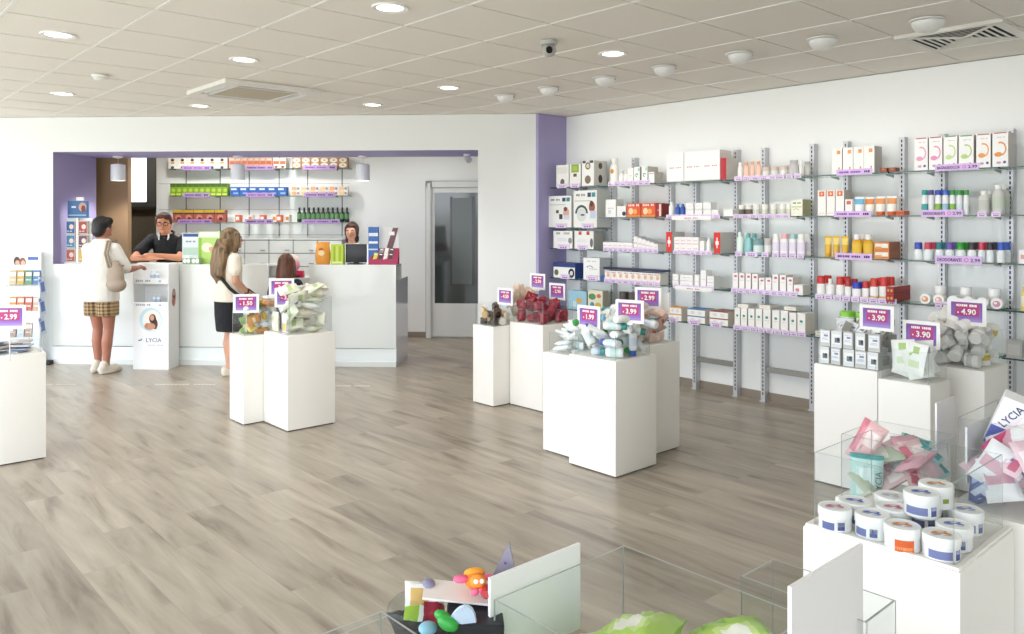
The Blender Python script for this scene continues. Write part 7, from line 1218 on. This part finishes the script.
# ---------- pharmacist in the black polo, leaning on folded arms behind the counter
SK4 = mat('c98a68', .55, name='skin_pharmacist')
hs, P, R = head_shapes((-.0, .225, 1.525), 1.06, .28, -.12)
sh = [('c', (0, .15, 1.36), (0, .20, 1.45), .060, .054), ('e', (0, .085, 1.25), (.165, .095, .15), Matrix.Rotation(-.3, 4, 'X')), ('e', (0, .01, 1.08), (.16, .115, .16)), ('e', (0, -.08, .92), (.165, .115, .13))] + hs
sh += leg((.09, -.09, .86), (.09, -.07, .47), (.09, -.12, .085)) + leg((-.09, -.09, .86), (-.09, -.07, .47), (-.09, -.12, .085)) + foot_shapes((.09, -.12, .085), -.15) + foot_shapes((-.09, -.12, .085), .15)
sh += arm((.20, .12, 1.335), (.265, .40, 1.135), (-.02, .54, 1.132)) + hand((-.02, .54, 1.132), (-1, .12, .0), 1, curl=.04) + arm((-.20, .12, 1.335), (-.265, .40, 1.135), (.02, .50, 1.172)) + hand((.02, .50, 1.172), (1, .35, -.1), -1, curl=.04)
p4 = fused('person', sh, SK4, .010); p4.location = D(.97, .76); p4.rotation_euler.z = RD + PI
PO = fabric('141519', 'black_pique')
fused('polo_shirt', [('f', [(0, -.08, .88, .195, .14), (0, -.04, 1.0, .185, .138), (0, .04, 1.15, .20, .14), (0, .09, 1.28, .205, .13), (0, .125, 1.36, .14, .09), (0, .145, 1.395, .075, .065)]), ('c', (.195, .12, 1.33), (.25, .30, 1.20), .074, .068), ('c', (-.195, .12, 1.33), (-.25, .30, 1.20), .074, .068)], PO, .010, 2, p4)
g = G(); g.tube([(.075 * math.cos(a), .155 + .070 * math.sin(a), 1.405 - .03 * math.sin(a)) for a in [2 * PI * i / 18 for i in range(19)]], .014, PO, 8).build('collar', p4)
for s in (-1, 1): G().tube([(.052 * s, .222, 1.40), (.058 * s, .235, 1.365), (.05 * s, .242, 1.335)], [.009, .010, .006], mat('d9dcd8', .7), 8).build('collar_tip', p4)
fused('trousers', [('f', [(.09, -.11, .06, .075, .08), (.09, -.08, .47, .085, .09), (.075, -.09, .90, .105, .125)]), ('f', [(-.09, -.11, .06, .075, .08), (-.09, -.08, .47, .085, .09), (-.075, -.09, .90, .105, .125)])], fabric('24262e', 'dark_twill'), .011, 2, p4)
fused('hair', [('e', P(0, -.025, .03), (.086, .096, .098), R), ('e', P(0, -.06, -.03), (.075, .05, .07), R), ('e', P(.02, .05, .085), (.055, .045, .03), R), ('e', P(-.04, .04, .075), (.045, .05, .035), R), ('e', P(.074, .01, .03), (.016, .035, .05), R), ('e', P(-.074, .01, .03), (.016, .035, .05), R)], hair_mat('2e170e', '6a3a22', 'chestnut_hair'), .008, 3, p4)
face(p4, P, R, 1.02, '4a2a18', glasses='3a2420')
tag(p4, 'person with glasses in a black polo leaning on folded arms behind the counter', 'person')
# ---------- assistant behind the monitor
hs, P, R = head_shapes((0, .03, 1.425), .95, -.1, -.1)
sh = [('c', (0, 0, 1.25), (0, .02, 1.36), .050, .045), ('e', (0, 0, 1.14), (.15, .10, .16)), ('e', (0, 0, .98), (.125, .09, .14)), ('e', (0, 0, .84), (.15, .11, .13))] + hs
sh += leg((.08, 0, .78), (.075, .02, .43), (.07, -.01, .08), .95) + leg((-.08, 0, .78), (-.075, .02, .43), (-.07, -.01, .08), .95) + foot_shapes((.07, -.01, .08), -.1, .95) + foot_shapes((-.07, -.01, .08), .1, .95) + arm((.16, 0, 1.22), (.20, .08, 1.01), (.11, .26, 1.0), .92) + hand((.11, .26, 1.0), (-.1, 1, -.1), 1) + arm((-.16, 0, 1.22), (-.20, .08, 1.01), (-.11, .26, 1.0), .92) + hand((-.11, .26, 1.0), (.1, 1, -.1), -1)
p5 = fused('person', sh, SK2, .010); p5.location = D(3.045, .98); p5.rotation_euler.z = RD + PI + .08
fused('lab_coat', [('f', [(0, 0, .55, .20, .16), (0, 0, .85, .172, .135), (0, 0, 1.0, .148, .115), (0, 0, 1.14, .17, .122), (0, 0, 1.23, .16, .10), (0, 0, 1.285, .085, .07)]), ('c', (.155, 0, 1.215), (.205, .08, 1.01), .062, .055), ('c', (.205, .08, 1.01), (.13, .22, 1.0), .055, .046), ('c', (-.155, 0, 1.215), (-.205, .08, 1.01), .062, .055), ('c', (-.205, .08, 1.01), (-.13, .22, 1.0), .055, .046)], fabric('e3e8f0', 'white_coat_cotton'), .011, 2, p5)
fused('hair', [('e', P(0, -.025, .025), (.083, .094, .098), R), ('e', P(0, .03, .078), (.06, .05, .03), R), ('e', P(.072, .0, .01), (.016, .045, .07), R), ('e', P(-.072, .0, .01), (.016, .045, .07), R), ('e', P(0, -.09, .03), (.045, .04, .045), R), ('e', P(.06, -.015, -.09), (.025, .04, .05), R), ('e', P(-.06, -.015, -.09), (.025, .04, .05), R)], hair_mat('1c100c', '4a2c20', 'dark_brown_hair'), .008, 3, p5)
face(p5, P, R, .95, '3a2218')
tag(p5, 'person with dark tied hair and white coat behind the black monitor', 'person')
# ================= daylight and lamps
w = bpy.data.worlds.new('daylight'); SC.world = w; w.use_nodes = True; nt = w.node_tree; bg = nt.nodes['Background']
tc = nt.nodes.new('ShaderNodeTexCoord'); sp = nt.nodes.new('ShaderNodeSeparateXYZ'); mr = nt.nodes.new('ShaderNodeValToRGB')
nt.links.new(tc.outputs['Generated'], sp.inputs[0]); nt.links.new(sp.outputs[2], mr.inputs[0])
e = mr.color_ramp.elements; e[0].position = 0.0; e[0].color = lin('aeb0ae'); e[1].position = .55; e[1].color = lin('dfeeff'); x = e.new(.02); x.color = lin('f0f6ff')
nt.links.new(mr.outputs[0], bg.inputs[0]); bg.inputs[1].default_value = 5.0
def lamp(name, kind, loc, rot, energy, col=(1, 1, 1), **k):
    d = bpy.data.lights.new(name, kind); d.energy = energy; d.color = col
    for a, b in k.items(): setattr(d, a, b)
    o = bpy.data.objects.new(name, d); COL.objects.link(o); o.location = loc; o.rotation_euler = rot; return o
# the tall window openings as sampling portals for the sky
for k in range(8):
    y0 = YB + 2.35 * k + .06; y1 = min(y0 + 2.23, 13.9)
    o = lamp('window_portal', 'AREA', (XL - .1, (y0 + y1) / 2, 1.31), (0, -PI / 2, 0), 1, shape='RECTANGLE', size=2.38, size_y=y1 - y0); o.data.cycles.is_portal = True
WARM = (1, .975, .94)
for (px, py), _ in DL:
    p = at_z(px, py, ZC); lamp('downlight_bulb', 'SPOT', (p.x, p.y, ZC - .012), (0, 0, 0), 30, WARM, spot_size=2.1, spot_blend=.6, shadow_soft_size=.06)
for px, py in WL:
    y = at_z(px, py, 2.66).y; lamp('wall_washer_bulb', 'SPOT', (4.79, y, ZC - .05), (0, math.radians(-52), 0), 9, WARM, spot_size=1.7, spot_blend=.9, shadow_soft_size=.03)
for u, v in ((.422, .544), (1.805, .616), (3.246, .691)):
    lamp('pendant_bulb', 'SPOT', D(u, v, ZO - .29), (0, 0, 0), 22, WARM, spot_size=2.4, spot_blend=.5, shadow_soft_size=.05)
# back-room ceiling lamps over the drawers
for u, en in ((.8, 36), (2.0, 36), (3.8, 8)): lamp('backroom_bulb', 'SPOT', D(u, 1.25, ZC - .03), (math.radians(18), 0, RD), en, WARM, spot_size=2.6, spot_blend=.7, shadow_soft_size=.08)
lamp('corridor_fill', 'POINT', D(-.9, 2.2, 2.5), (0, 0, 0), 9, WARM, shadow_soft_size=.08)  # unseen lamp without a fixture, added to lift the dark corridor
# ================= camera and colour management
cam = bpy.data.cameras.new('camera'); co = bpy.data.objects.new('camera', cam); COL.objects.link(co); SC.camera = co
co.location = (0, 0, EYE); co.rotation_euler = (PI / 2, 0, math.atan2(CY, CX) - PI / 2)
cam.sensor_width = 36; cam.lens = FPX * 36 / 1024; cam.shift_y = -(317 - HY) / 1024; cam.clip_start = .05
vs_ = SC.view_settings; vs_.view_transform = 'Standard'; vs_.look = 'None'; vs_.gamma = 1; vs_.use_curve_mapping = False; vs_.exposure = 0.42
SC.cycles.max_bounces = 10; SC.cycles.transparent_max_bounces = 24; SC.cycles.diffuse_bounces = 5
